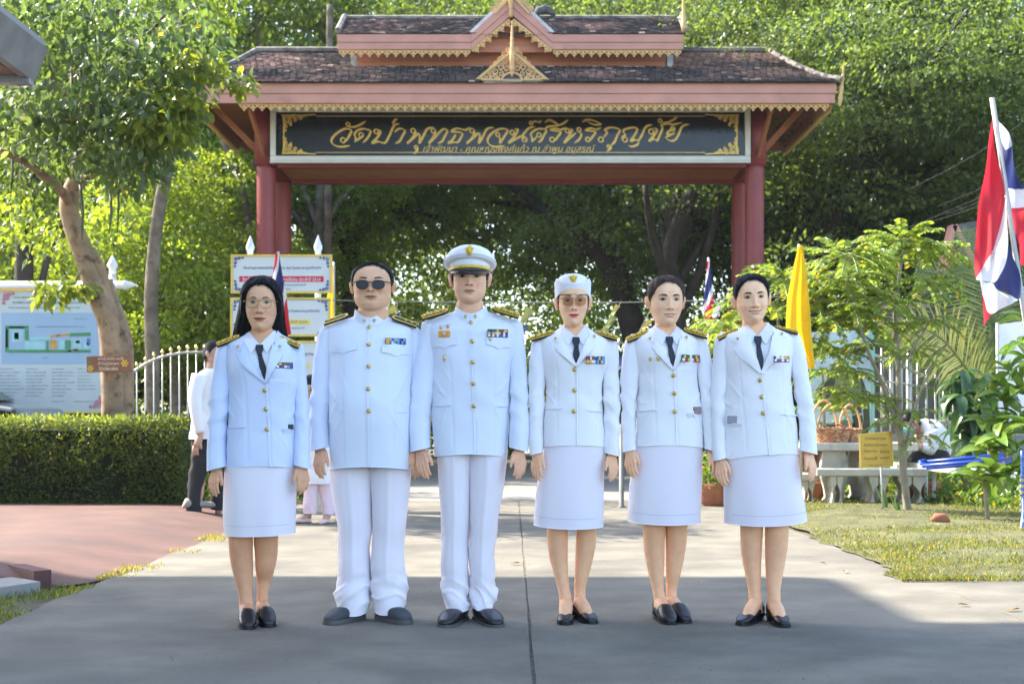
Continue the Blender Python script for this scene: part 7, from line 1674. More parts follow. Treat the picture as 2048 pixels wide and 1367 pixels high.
# ---------------------------------------------------------------- rope with pennants
YR = 13.5; rp_ = root('rope', 'thin pale rope strung across behind the group with small pennants', 'rope', (0,YR,0))
pts = [(W(px,py,YR).x, 0, W(px,py,YR).z) for px,py in ((560,598),(760,602),(960,604),(1200,605),(1400,601),(1500,596),(1640,590))]
m = MB(); m.tube(crom(pts,6), .0045, 6); m.build('cord', mat('rope_fibre', (.24,.24,.21), .8, .1, 30), rp_, smooth=True)
pen = [mat('pennant_%d'%i, c, .7, .1, 8, trans=.3) for i, c in enumerate(((.40,.34,.08),(.24,.27,.08),(.30,.30,.10),(.08,.10,.22),(.6,.58,.55)))]
rs = random.Random(3); 
for i, (px, py, L, an) in enumerate([(792,614,26,40),(784,640,30,50),(1062,618,34,60),(1050,650,30,65),(1040,680,26,70),(1236,610,20,60),(1228,632,26,60),(1214,655,26,62),(1200,678,24,66),(1190,700,22,70),(1288,660,22,55),(1278,676,24,58),(1262,692,26,60),(1250,712,24,66),(1440,612,22,60),(1300,640,20,55)]):
    p = W(px,py,YR+.1); d = Vector((-math.cos(R(an)),0,-math.sin(R(an)))); L = L*YR/FPX; s = Vector((d.z,0,-d.x))*L*.28
    V = [p-Vector((0,YR,0))-s+d*0, p-Vector((0,YR,0))+s, p-Vector((0,YR,0))+d*L*1.1+s*.8+Vector((0,.03,0)), p-Vector((0,YR,0))+d*L*1.25-s*.2]
    mesh('pennant', V, [(0,1,2,3)], pen[i%5 if i%5 < 3 else i%5], rp_)
for (a, b) in (((796,604),(780,660)),((1068,604),(1030,700)),((1242,604),(1180,715)),((1310,604),(1245,725)),((1447,600),(1432,640))):
    m = MB(); p, q = W(*a,YR+.1), W(*b,YR+.1); m.tube([(p.x,.1,p.z),(q.x,.1,q.z)], .003, 4); m.build('string', MATS['rope_fibre'], rp_)
# posts carrying the rope
for px, lb in ((1243,'thin grey post beside the woman in the white hat'),):
    pr = root('post', lb, 'post', (W(px,0,15).x,15,0)); m = MB(); m.lathe([(.05,-.02),(.05,.01),(.026,.02),(.026,.88)], (0,0,0), 12); m.build('pole', mat('dull_post', (.13,.13,.12), .6, .2, 8), pr, smooth=True)

# ================================================================ BACKGROUND PEOPLE
CLW = mat('white_shirt', (.78,.78,.80), .8, .04, 5, .3, 60); CLK = mat('black_trousers', (.018,.018,.022), .8, .2, 8, .3, 60); SHG = mat('grey_shoe', (.30,.28,.25), .8, .15, 12)
def lp(keys, ox, Yp, e=1, amp=.004, seed=1, n=40, N=40, hem=True):
    S = FPX/Yp; L = Loft([(EYE+(HOR-k[0])/S, (k[1]-1024)/S-ox, (k[2]-1024)/S-ox, (k[2]-k[1])/2/S*k[3], k[4] if len(k) > 4 else 0) for k in keys], e, lambda th,z,x,s: amp*vnoise(x*9+seed,z*8,th)+amp*.8*np.sin(z*45+3*np.sin(th+seed))*vnoise(z*5,th,seed)); return L.vf(rows(L.z[0], L.z[-1], n), N, hem=hem)
def mini_head(bm, bc, c, r, yaw, skin, tilt=0):
    V = []; n = 16
    P, Fq = [], []
    for j in range(13):
        a = math.pi*j/12
        for k in range(n):
            t = 2*math.pi*k/n; x, y, z = r*.80*math.sin(a)*math.cos(t), r*.98*math.sin(a)*math.sin(t), r*1.22*math.cos(a)
            if z < 0: x *= (1+.32*z/r); y = y*(1+.12*z/r)-.10*r*(-z/r)
            y -= .20*r*math.exp(-(x/(.16*r))**2-((z+.15*r)/(.22*r))**2)*(1 if y < 0 else 0)
            V.append((x,y,z))
    for s in (-1,1):
        pass
    M = Matrix.Translation(c) @ Matrix.Rotation(R(yaw),4,'Z') @ Matrix.Rotation(R(tilt),4,'X')
    Fq = [(j*n+k,(j+1)*n+k,(j+1)*n+(k+1)%n,j*n+(k+1)%n) for j in range(12) for k in range(n)]
    bm.add([M @ Vector(v) for v in V], Fq); bc.extend([skin]*len(V)); b = len(bm.v)
    for s in (-1,1):
        V2, F2 = tube_vf([M @ Vector((s*r*.80,r*.05,-r*.3)), M @ Vector((s*r*.92,r*.1,0)), M @ Vector((s*r*.82,r*.08,r*.28))], [r*.1,r*.2,r*.12], 8); bm.add(V2, F2); bc.extend([skin]*len(V2))
    return M
def mini_hair(M, r, mt_, par, low=-.1, fr=.45):
    V = []; n = 24; Fq = []
    for j in range(15):
        a = math.pi*.72*j/14
        for k in range(n):
            t = 2*math.pi*k/n; back = .5+.5*math.sin(t); am = math.pi*(.30+.42*back)*1.0; aa = am*j/14; f = 1.07 if j < 14 else .97
            V.append(M @ Vector((r*.82*f*math.sin(aa)*math.cos(t), r*1.0*f*math.sin(aa)*math.sin(t), r*1.22*f*math.cos(aa))))
    Fq = [(j*n+k,(j+1)*n+k,(j+1)*n+(k+1)%n,j*n+(k+1)%n) for j in range(14) for k in range(n)]
    return mesh('hair', V, Fq, mt_, par, smooth=True)
BLK = hairmat('black', (0,0,0)); SKM = (.50,.31,.22)
# the man walking at the left (seen from behind, going right)
Yw = 13.1; S = FPX/Yw; wx_ = (412-1024)/S
wk = root('person', 'man in white long-sleeved shirt and black trousers walking behind the woman at far left', 'person', (wx_, Yw, 0))
bm, bc = MB(), []
M = mini_head(bm, bc, Vector(((427-1024)/S-wx_, 0, EYE+(HOR-708)/S)), .098, 70, SKM, -12)
def addt(pts, rad, n=12, col=SKM): V, Fc = tube_vf([Vector(p) for p in pts], rad, n); bm.add(V, Fc); bc.extend([col]*len(V))
Xw = lambda px: (px-1024)/S-wx_; Zw = lambda py: EYE+(HOR-py)/S
addt([(Xw(425),.0,Zw(750)),(Xw(425),.0,Zw(722))], [.06,.055]); addt([(Xw(414),0,Zw(890)),(Xw(416),0,Zw(860)),(Xw(418),0,Zw(770))], [.04,.08,.08])
addt([(Xw(408),-.16,Zw(862)),(Xw(406),-.18,Zw(880)),(Xw(403),-.19,Zw(892))], [.03,.034,.036]); 
for dx in (-5,-1,3): addt([(Xw(403+dx),-.19,Zw(890)),(Xw(401+dx),-.20,Zw(900)),(Xw(402+dx),-.19,Zw(908))], [.014,.012,.009], 7)
addt([(Xw(410),-.2,Zw(884)),(Xw(413),-.21,Zw(896))], [.013,.009], 7)
for (a, b, c) in ((408,396,388),(428,430,432)): addt([(Xw(a),.02 if a < 420 else .06,Zw(895)),(Xw((a+b)/2),0 if a < 420 else .08,Zw(985)),(Xw(c),0 if a < 420 else .11,Zw(1030))], [.03,.03,.028])
body = mesh('body', bm.v, bm.f, SKIN, wk, smooth=True, col=np.array(bc)); mini_hair(M, .098, BLK, wk)
V, Fc = lp([(736,414,438,1.0),(742,402,446,1.1),(752,393,450,.95),(775,388,448,.85),(810,385,446,.80),(850,382,446,.78),(877,379,447,.80)], wx_, Yw, .95, .008); sh = mesh('shirt', V, Fc, CLW, wk, smooth=True)
V, Fc = tube_vf(crom([(Xw(405),-.12,Zw(752)),(Xw(398),-.16,Zw(790)),(Xw(402),-.18,Zw(830)),(Xw(408),-.17,Zw(864))],5), list(np.linspace(.075,.045,16)), 14); mesh('sleeve', V, Fc, CLW, wk, smooth=True)
V1, F1 = lp([(870,384,440,.8),(890,383,432,.8),(925,381,420,.9),(960,377,409,1),(1000,373,403,1),(1030,372,402,1)], wx_, Yw, 1, .009, 2); V2, F2 = lp([(880,410,446,.9,.05),(930,414,446,1,.08),(980,416,446,1,.1),(1020,418,447,1,.12)], wx_, Yw, 1, .009, 5)
m = MB(); m.add(V1,F1); m.add(V2,F2); m.build('trousers', CLK, wk, smooth=True)
for (px, py, dy, az) in ((374,1044,-.05,60),(419,1034,.12,70)):
    m = MB(); stc = [(-.03,.02,.03),(0,.045,.09),(.06,.048,.10),(.13,.046,.075),(.20,.05,.06),(.26,.045,.05),(.29,.02,.03)]; V = []; n = 14
    for (y,w,h) in stc:
        for k in range(n): a = math.tau*k/n; V.append((w*math.cos(a), y, max(0,h*.5+h*.5*math.sin(a))))
    Fq = [(j*n+k,j*n+(k+1)%n,(j+1)*n+(k+1)%n,(j+1)*n+k) for j in range(6) for k in range(n)]+[tuple(range(n))[::-1],tuple(range(6*n,7*n))]
    Mx = Matrix.Translation((Xw(px+4),dy,.115)) @ Matrix.Rotation(R(az-180+0),4,'Z') @ Matrix.Scale(-1,4,(0,1,0)); Mx = Matrix.Translation((Xw(px),dy,.115)) @ Matrix.Rotation(R(-az),4,'Z')
    o = mesh('shoe', [Mx @ Vector(v) for v in V], Fq, SHG, wk, smooth=True)
# small figure in pink trousers between the first two
Yc = 12.75; S = FPX/Yc; cx_ = (636-1024)/S; Xc = lambda px: (px-1024)/S-cx_; Zc = lambda py: EYE+(HOR-py)/S
ch_ = root('person', 'small woman in long white tunic and pale pink trousers walking behind the group', 'person', (cx_, Yc, 0)); bm, bc = MB(), []
M = mini_head(bm, bc, Vector((Xc(622),0,Zc(776))), .095, -100, SKM, 0)
addt([(Xc(626),0,Zc(815)),(Xc(625),0,Zc(795))], [.05,.05]); addt([(Xc(636),0,Zc(930)),(Xc(634),0,Zc(880)),(Xc(630),0,Zc(812))], [.07,.09,.08])
for a, b, c, y in ((622,620,617,0),(650,653,655,.03)): addt([(Xc(a),y,Zc(940)),(Xc(b),y,Zc(1005)),(Xc(c),y,Zc(1036))], [.03,.03,.025])
addt([(Xc(616),0,Zc(1028)),(Xc(608),-.02,Zc(1036)),(Xc(598),-.03,Zc(1040))], [.03,.03,.022]); addt([(Xc(654),0,Zc(1030)),(Xc(652),-.04,Zc(1038)),(Xc(649),-.08,Zc(1041))], [.03,.03,.022])
mesh('body', bm.v, bm.f, SKIN, ch_, smooth=True, col=np.array(bc)); mini_hair(M, .095, BLK, ch_)
V, Fc = lp([(806,618,646,1,0),(815,609,658,1),(840,604,664,.9),(880,600,668,.8),(920,600,670,.8),(966,603,668,.85)], cx_, Yc, .95, .01); mesh('tunic', V, Fc, CLW, ch_, smooth=True)
V, Fc = lp([(800,616,640,1,-.02),(812,612,648,1.1,-.02),(825,611,650,1,-.02)], cx_, Yc, .95, .01); mesh('scarf', V, Fc, mat('teal_cloth', (.05,.45,.40), .8), ch_, smooth=True)
V1, F1 = lp([(955,606,640,1,0),(985,606,637,1),(1012,606,632,1),(1026,607,631,1)], cx_, Yc, 1, .008, 3); V2, F2 = lp([(955,632,668,1,.02),(985,638,667,1,.03),(1012,643,667,1,.03),(1028,644,667,1,.03)], cx_, Yc, 1, .008, 8)
m = MB(); m.add(V1,F1); m.add(V2,F2); m.build('trousers', mat('pink_cloth', (.80,.62,.68), .8, .05, 5), ch_, smooth=True)
for (px, py, dy, az) in ((610,1040,-.03,-75),(652,1041,-.04,-8)):
    m = MB(); V = []; n = 12
    for (y,w,h) in ((.06,.02,.03),(.04,.035,.04),(-.02,.036,.035),(-.08,.040,.04),(-.12,.035,.035),(-.145,.015,.02)):
        for k in range(n): a = math.tau*k/n; V.append((w*math.cos(a), y, max(0,h*.5+h*.5*math.sin(a))))
    Fq = [(j*n+k,(j+1)*n+k,(j+1)*n+(k+1)%n,j*n+(k+1)%n) for j in range(5) for k in range(n)]+[tuple(range(n)),tuple(range(5*n,6*n))[::-1]]
    Mx = Matrix.Translation((Xc(px),dy,.004)) @ Matrix.Rotation(R(az),4,'Z'); mesh('shoe', [Mx @ Vector(v) for v in V], Fq, mat('pink_shoe', (.75,.5,.48), .7), ch_, smooth=True)
# pale sack on the verge behind
sk_ = root('sack', 'pale lumpy sack lying on the verge behind the first two people', 'sack', (W(605,0,16).x, 16, 0))
m = MB(); m.tube([(-.35,0,.1),(-.2,0,.22),(.0,.05,.32),(.25,0,.25),(.4,0,.08)], [.08,.2,.26,.22,.06], 14); m.build('cloth', mat('sackcloth', (.50,.44,.30), .9, .15, 6, .5, 30), sk_, smooth=True)
# ================================================================ GARDEN AT THE RIGHT
# stone table set
YT = 15.6; S = FPX/YT
tb = root('stone_table', 'white cast-stone garden table with baskets on it behind the last woman', 'table', (W(1700,0,YT).x, YT, 0)); ox = tb.location.x
zt = W(0,884,YT).z; xa, xb = W(1612,0,YT).x-ox, W(1815,0,YT).x-ox
m = MB(); m.box(xa,xb,-.42,.42,zt-.085,zt); m.build('table_top', STONE, tb, bevel=.015)
def slab_leg(x0, x1, y0, y1, z, name, par, wav=.05):
    m = MB(); V = []; n = 12
    for i in range(n+1):
        u = i/n; w = wav*math.sin(u*math.pi*2+.6)-(.05 if u < .12 else 0)*1
        V += [(x0+w*.6,y0,z*u),(x1-w*.6,y0,z*u),(x1-w*.6,y1,z*u),(x0+w*.6,y1,z*u)]
    Fq = [(j*4+k,j*4+(k+1)%4,(j+1)*4+(k+1)%4,(j+1)*4+k) for j in range(n) for k in range(4)]; m.add(V, Fq); return m.build(name, STONE, par)
for a, b in ((1634,1680),(1708,1750)):
    for y in (-.30,.22): slab_leg(W(a,0,YT).x-ox, W(b,0,YT).x-ox, y, y+.09, zt-.09, 'leg', tb, .04)
m = MB(); m.box(W(1650,0,YT).x-ox, W(1730,0,YT).x-ox, -.17,.21, .22, .30); m.build('stretcher', STONE, tb)
def bench(label, px0, px1, pyt, Yb, legs, d=.32, grp='stone benches round the garden table'):
    r = root('stone_bench', label, 'bench', (W((px0+px1)/2,0,Yb).x, Yb, 0), grp); ox = r.location.x; z = W(0,pyt,Yb).z
    m = MB(); m.box(W(px0,0,Yb).x-ox, W(px1,0,Yb).x-ox, -d/2, d/2, z-.075, z); m.build('seat', STONE, r, bevel=.012)
    for (a, b) in legs:
        x0, x1 = W(a,0,Yb).x-ox, W(b,0,Yb).x-ox; cx = (x0+x1)/2; hw = (x1-x0)/2; n = 14; V = []
        # scrolled leg with a heart-shaped opening
        for s in (-1,1):
            V = []
            for i in range(n+1):
                u = i/n; o_ = hw*(.80+.20*math.cos(u*math.pi*2)); q = hw*(.05+.52*math.sin(math.pi*min(1,max(0,(u-.12)/.62)))**.8 if .12 < u < .74 else .05)
                zz = (z-.078)*u; xo, xi = cx+s*o_, cx+s*q
                V += [(xo,-d*.38,zz),(xi,-d*.38,zz),(xi,d*.38,zz),(xo,d*.38,zz)]
            mesh('leg', V, [(j*4+k,j*4+(k+1)%4,(j+1)*4+(k+1)%4,(j+1)*4+k) for j in range(n) for k in range(4)], STONE, r)
    return r
bench('long weathered stone bench in front of the stone table', 1627, 1848, 936, 14.9, ((1655,1682),(1732,1772),(1790,1846)))
bench('short stone bench half hidden behind the last woman', 1590, 1632, 946, 15.1, ((1600,1626),), .3)
bench('stone bench under the seated man behind the table', 1790, 1870, 925, 16.3, ((1800,1830),), .4)
# baskets
WIK = mat('wicker', (.42,.17,.08), .75, .35, 40, .9, 140, dirt=((.62,.42,.24), 25, .5,.6)); WIKP = mat('pale_wicker', (.55,.38,.18), .75, .3, 40, .9, 140)
def basket(label, px, Yb, w, d, hh, zb, handle, mt_):
    r = root('basket', label, 'basket', (W(px,0,Yb).x, Yb, zb), 'wicker baskets on the stone table')
    m = MB(); N = 28; nr = 9; V = []; Fq = []
    for j in range(nr+1):
        u = j/nr
        for k in range(N): a = math.tau*k/N; wv = 1+.025*((j+k)%2*2-1); V.append((w*(.78+.22*u)*wv*math.cos(a), d*(.78+.22*u)*wv*math.sin(a), hh*u))
    for k in range(N): a = math.tau*k/N; V.append((w*.9*math.cos(a), d*.9*math.sin(a), hh*.85))
    for j in range(nr+1):
        for k in range(N): Fq.append((j*N+k,j*N+(k+1)%N,(j+1)*N+(k+1)%N,(j+1)*N+k))
    Fq += [tuple(range(N))[::-1], tuple(range((nr+1)*N,(nr+2)*N))]
    mesh('bowl', V, Fq, mt_, r); m = MB(); m.tube([(w*1.02*math.cos(a),d*1.02*math.sin(a),hh+.006*math.sin(a*14)) for a in np.linspace(0,math.tau,50)], .014, 6, cap=False); m.build('rim', mt_, r, smooth=True)
    m = MB(); m.tube([(w*.98*math.cos(a),0,hh*.8+handle*math.sin(a)) for a in np.linspace(0,math.pi,22)], .013, 7); m.build('handle', mat('handle_cane', (.62,.33,.14), .6, .2, 20), r, smooth=True); return r
zt_ = W(0,884,YT).z
b1 = basket('largest wicker basket with dark fruit heaped in it', 1668, 15.45, .185, .15, .15, zt_, .30, WIK)
basket('pale wicker basket at the left behind the largest one', 1648, 15.75, .15, .12, .15, zt_, .34, WIKP); basket('small wicker basket at the right of the largest one', 1700, 15.6, .12, .11, .14, zt_, .30, WIK)
m = MB(); rs = random.Random(2)
for i in range(40): a = rs.uniform(0,math.tau); q = rs.random()**.5; m.tube([(q*.16*math.cos(a),q*.13*math.sin(a),.14+.05*(1-q*q)),(q*.16*math.cos(a)+.018,q*.13*math.sin(a),.15+.05*(1-q*q))],[.012,.010],6)
o = m.build('berries', mat('dark_fruit', (.10,.045,.04), .5, .5, 30), None, smooth=True); o.location = b1.location; tag(o, 'heap of dark brown fruit in the largest wicker basket', 'fruit', kind='stuff')
pot = root('flower_pot', 'terracotta pot standing at the left of the stone table', 'pot', (W(1612,0,15.7).x,15.7,.0)); m = MB(); m.lathe([(.09,.02),(.10,.03),(.13,.22),(.145,.24),(.145,.27),(.12,.27),(.115,.2)], (0,0,.35), 18); m.build('pot', MATS['terracotta'], pot, smooth=True); m = MB(); m.lathe([(.12,0),(.12,.35),(.0,.36)], (0,0,0), 14); m.build('pedestal', STONE, pot)
for px, lb in ((1632,'wide terracotta bowl under the left bench'),(1842,'terracotta pot beside the table leg at right')):
    r = root('flower_pot', lb, 'pot', (W(px,0,15.6).x,15.6,0)); m = MB(); m.lathe([(.10,.0),(.17,.10),(.20,.20),(.21,.22),(.21,.25),(.17,.25),(.15,.15)], (0,0,0), 18); m.build('pot', MATS['terracotta'], r, smooth=True)
# brass plaque on a stake
YP_ = 13.7; pq = root('plaque', 'brass plaque with engraved lines on a thin stake in the lawn', 'sign', (W(1752,0,YP_).x,YP_,0)); ox = pq.location.x
BRS = mat('plaque_brass', (.55,.36,.08), .32, .12, 8, .3, 60, metal=.55); BRD2 = mat('engraving', (.26,.16,.03), .5, .1, 20)
qd = [W(1719,936,YP_),W(1786,932,YP_),W(1783,861,YP_),W(1717,867,YP_)]; V = [(p.x-ox,-.02,p.z) for p in qd]+[(p.x-ox,0,p.z) for p in qd]
mesh('plate', V, [(0,1,2,3),(7,6,5,4),(0,4,5,1),(1,5,6,2),(2,6,7,3),(3,7,4,0)], BRS, pq)
m = MB(); cc = sum((Vector(v) for v in V[:4]), Vector())/4
for i in range(4): a, b = Vector(V[i]), Vector(V[(i+1)%4]); m.bar(a.lerp(cc,.03)+Vector((0,-.004,0)), b.lerp(cc,.03)+Vector((0,-.004,0)), .008, .006)
m.build('border', mat('bright_brass', (.75,.52,.14), .3, .05, 10, metal=.6), pq)
for k, (s, w, dz, dx) in enumerate((('การแพทย์ ของ',.20,.115,0),('คนโบราณ หมอ',.22,.055,0),('ให้ถูกโรค',.13,-.01,-.05),('โดยทาง',.09,-.01,.09),('รักษาคนไข้',.13,-.075,-.05),('คงอยู่ได้',.09,-.075,.09),('พระธรรมโกศาจารย์',.13,-.135,0))):
    o = put_text(s, -w/2+dx-.01, -.0215, W(0,899,YP_).z+dz-.02, w, .034 if k < 6 else .016, BRD2, pq)
m = MB(); m.tube([(.04,.01,W(0,900,YP_).z),(.075,.012,W(0,1036,YP_).z-.03)], .008, 6); m.build('stake', STEEL, pq, smooth=True)
# seated man leaning over, face mask
YS = 16.2; S = FPX/YS; sx0 = (1850-1024)/S; Xs = lambda px: (px-1024)/S-sx0; Zs = lambda py: EYE+(HOR-py)/S
sm_ = root('person', 'man in white shirt and teal face mask sitting hunched at the stone table', 'person', (sx0, YS, 0)); bm, bc = MB(), []
M = mini_head(bm, bc, Vector((Xs(1820),-.05,Zs(845))), .105, -78, (.52,.32,.24), 30)
def adds(pts, rad, n=12, col=(.52,.32,.24)): V, Fc = tube_vf([Vector(p) for p in crom(pts,4)], list(np.interp(np.linspace(0,1,(len(pts)-1)*4+1), np.linspace(0,1,len(rad)), rad)), n); bm.add(V, Fc); bc.extend([col]*len(V))
adds([(Xs(1838),0,Zs(862)),(Xs(1828),-.03,Zs(852))], [.055,.05]); adds([(Xs(1875),0,Zs(918)),(Xs(1862),0,Zs(885)),(Xs(1840),0,Zs(862))], [.10,.12,.09])
adds([(Xs(1836),-.20,Zs(893)),(Xs(1822),-.25,Zs(893)),(Xs(1808),-.26,Zs(887))], [.038,.034,.032])
for q in (-4,-1,2,5): adds([(Xs(1810),-.26,Zs(887+q*.6)),(Xs(1802),-.27,Zs(889+q)),(Xs(1797),-.26,Zs(893+q))], [.012,.011,.008], 7)
for y in (-.12,.08): adds([(Xs(1872),y,Zs(918)),(Xs(1832),y,Zs(922)),(Xs(1822),y,Zs(960)),(Xs(1822),y,.06)], [.06,.055,.045,.04])
mesh('body', bm.v, bm.f, SKIN, sm_, smooth=True, col=np.array(bc)); mini_hair(M, .105, BLK, sm_)
m = MB(); V = []; Fq = []
for j in range(7):
    for k in range(9): a = R(-62+124*k/8); u = j/6; r_ = .105*(.86+.16*math.sin(math.pi*u)); V.append(M @ Vector((r_*.92*math.sin(a), -r_*1.16*math.cos(a), .02-.12*u)))
Fq = [(j*9+k,(j+1)*9+k,(j+1)*9+k+1,j*9+k+1) for j in range(6) for k in range(8)]; mesh('face_mask', V, Fq, mat('mask_teal', (.20,.55,.50), .8), sm_, smooth=True)
def garment(name, pts, rad, mt_, par, sq=1.0, seed=0):
    q = crom(pts, 7); n = len(q); V, Fc = tube_vf([Vector(p) for p in q], list(np.interp(np.linspace(0,1,n), np.linspace(0,1,len(rad)), rad)), 22, sq=sq)
    V = [v+Vector((float(vnoise(v.x*14,v.z*14,seed)),float(vnoise(v.z*12,v.x*9,seed+3)),float(vnoise(v.x*12,v.y*12,seed+6))))*.012 for v in V]; return mesh(name, V, Fc, mt_, par, smooth=True)
garment('shirt', [(Xs(1882),0,Zs(914)),(Xs(1877),0,Zs(893)),(Xs(1864),0,Zs(870)),(Xs(1846),0,Zs(858)),(Xs(1838),0,Zs(857))], [.10,.155,.17,.14,.06], CLW, sm_, 1.2)
garment('sleeve', [(Xs(1853),-.17,Zs(864)),(Xs(1856),-.21,Zs(885)),(Xs(1848),-.22,Zs(896)),(Xs(1834),-.22,Zs(893))], [.085,.075,.065,.05], CLW, sm_, 1, 4)
garment('trousers', [(Xs(1888),0,Zs(912)),(Xs(1872),-.05,Zs(914)),(Xs(1845),-.11,Zs(912)),(Xs(1824),-.12,Zs(922)),(Xs(1820),-.12,Zs(960)),(Xs(1822),-.12,.08)], [.09,.15,.11,.09,.075,.065], CLK, sm_, 1.1, 2)
garment('trousers', [(Xs(1880),.06,Zs(914)),(Xs(1850),.08,Zs(914)),(Xs(1832),.09,Zs(925)),(Xs(1830),.09,.08)], [.10,.10,.085,.06], CLK, sm_, 1, 6)
for y in (-.14,.07): m = MB(); m.tube([(Xs(1826),y,.04),(Xs(1818),y,.045),(Xs(1802),y,.035)], [.04,.045,.03], 10); m.build('shoe', SHOE, sm_, smooth=True)
m = MB(); m.tube([(Xs(1799),-.2,Zs(884)),(Xs(1800),-.1,Zs(884))], [.05,.05], 10); wb = m.build('bag', mat('orange_bag', (.6,.22,.06), .6, .2, 10), None, smooth=True); wb.location = sm_.location; tag(wb, 'orange bag on the table edge before the seated man', 'bag')
# glass poster stand
YG = 17.2; ps_ = root('poster_stand', 'glass-edged poster with a green cloth picture behind the baskets', 'poster', (W(1680,0,YG).x,YG,0)); ox = ps_.location.x
def gp(px,py,d=0): p = W(px,py,YG); return (p.x-ox, d, p.z)
def polyplate(nm, pts, mt_, d0, d1, par):
    A = [gp(*p, d0) for p in pts]; B = [gp(*p, d1) for p in pts]; k = len(pts); return mesh(nm, A+B, [tuple(range(k)), tuple(range(k,2*k))[::-1]]+[(i,k+i,k+(i+1)%k,(i+1)%k) for i in range(k)], mt_, par)
pp_ = polyplate('sheet', [(1620,872),(1746,872),(1747,658),(1620,664)], mat('poster_sky', (.46,.58,.64), .3, .35, 2.2, dirt=((.70,.74,.76), 2.5, .45,.65)), 0, .02, ps_)
polyplate('glass_edge', [(1742,872),(1749,872),(1749,657),(1742,658)], mat('glass_edge', (.30,.60,.52), .15, .05, 5), -.012, -.002, ps_)
OL1, OL2 = mat('print_olive', (.17,.21,.075), .45, .35, 6, dirt=((.30,.34,.14), 7, .5,.65)), mat('print_dark_olive', (.045,.055,.028), .45, .3, 8)
polyplate('printed_figure', [(1634,800),(1650,765),(1672,742),(1676,735),(1700,732),(1716,742),(1722,765),(1725,800),(1722,812),(1700,818),(1670,822),(1640,822)], OL1, -.004, -.001, pp_)
polyplate('printed_figure', [(1717,741),(1728,766),(1738,800),(1740,850),(1735,868),(1722,868),(1727,838),(1724,800),(1722,765)], OL2, -.0045, -.0015, pp_)
polyplate('printed_figure', [(1634,782),(1676,738),(1668,770),(1655,800),(1640,812)], OL2, -.006, -.0042, pp_)
polyplate('printed_figure', [(1700,815),(1722,812),(1726,840),(1718,870),(1704,868),(1706,840)], OL2, -.006, -.0042, pp_)
polyplate('printed_figure', [(1650,850),(1690,838),(1710,848),(1708,870),(1650,870)], OL1, -.006, -.0042, pp_)
polyplate('printed_hills', [(1622,850),(1640,842),(1660,848),(1680,840),(1680,872),(1622,872)], mat('print_teal', (.16,.28,.28), .5, .2, 8), -.0035, -.001, pp_)
o = put_text('บุญทาน', gp(1634,819)[0], -.008, gp(1634,819)[2], .22, .05, WINK, pp_); o = put_text('กุฎีสงฆ์', gp(1692,832)[0], -.008, gp(1692,832)[2], .20, .05, WINK, pp_)
# steel fence on the right
YF2 = 17.8; f2 = root('fence', 'grey steel bar fence with brass knobs and a sagging top rail in the garden', 'fence', (W(1850,0,YF2).x, YF2, 0)); ox = f2.location.x
def rail(pts, rr_): m = MB(); m.tube([(W(a,b,YF2).x-ox,0,W(a,b,YF2).z) for a,b in crom(pts,6)], rr_, 8); m.build('rail', STEEL, f2, smooth=True)
rail([(1735,682),(1790,690),(1860,712),(1920,748),(1990,755)], .026); rail([(1735,705),(1790,724),(1850,752),(1900,762),(1990,768)], .02); rail([(1735,840),(1990,846)], .026); rail([(1735,762),(1800,766),(1990,800)], .012)
for i, px in enumerate(range(1746, 1990, 18)):
    zt2 = W(0, float(np.interp(px, [1735,1790,1860,1920,1990], [682,690,712,748,755]))+(6 if i%2 else 14), YF2).z; x = W(px,0,YF2).x-ox; m = MB(); m.tube([(x,.03,.4),(x,.03,zt2)], .012 if i%4 else .028, 7); m.build('bar', STEEL, f2, smooth=True)
    m = MB(); m.lathe([(.01,-.02),(.024,0),(.026,.02),(.012,.04),(0,.06)], (x,.03,zt2), 8); m.build('knob', BRASS, f2, smooth=True)
m = MB(); m.box(W(1735,0,YF2).x-ox, W(2080,0,YF2).x-ox, -.1,.1,-.02,W(0,868,YF2).z); m.build('plinth', mat('grey_plinth', (.28,.28,.28), .8, .15, 4), f2)
# house far right with pink gable, white wall
hs_ = root('house', 'low house with pink gable boards behind the palm at right', 'house', (W(1960,0,22).x,22,0)); ox = hs_.location.x
def hp(px,py,Yh): p = W(px,py,Yh); return (p.x-ox, Yh-22, p.z)
m = MB(); m.add([hp(1740,960,22),hp(2300,960,22),hp(2300,640,22),hp(1740,640,22),hp(1740,960,26),hp(2300,960,26),hp(2300,640,26),hp(1740,640,26)],[(0,1,2,3),(4,5,6,7),(0,4,7,3),(1,5,6,2)]); m.build('wall', mat('house_wall', (.15,.14,.13), .9, .1, 2), hs_)
m = MB(); m.add([hp(1700,668,21),hp(2320,650,21),hp(2320,580,24.5),hp(1760,600,24.5)],[(0,1,2,3)]); 
rf = m.build('roof', mat('house_roof', (.10,.085,.075), .9, .4, 12, .8, 30), hs_); so3 = rf.modifiers.new('s','SOLIDIFY'); so3.thickness = .08
for a, b in (((1905,452),(1880,545)),((1905,452),(1962,560))):
    m = MB(); m.bar(hp(*a,20.6), hp(*b,20.6), .22, .08); m.build('bargeboard', PINK, hs_)
m = MB(); m.add([hp(1904,462,20.8),hp(1884,548,20.8),hp(1955,556,20.8)],[(0,1,2)]); m.build('gable_panel', mat('gable_ochre', (.55,.26,.05), .7), hs_)
m = MB(); m.add([hp(1908,450,20.5),hp(1968,560,20.5),hp(2030,540,24),hp(1960,440,24)],[(0,1,2,3)]); rf = m.build('gable_roof', MATS['house_roof'], hs_); so3 = rf.modifiers.new('s','SOLIDIFY'); so3.thickness = .06
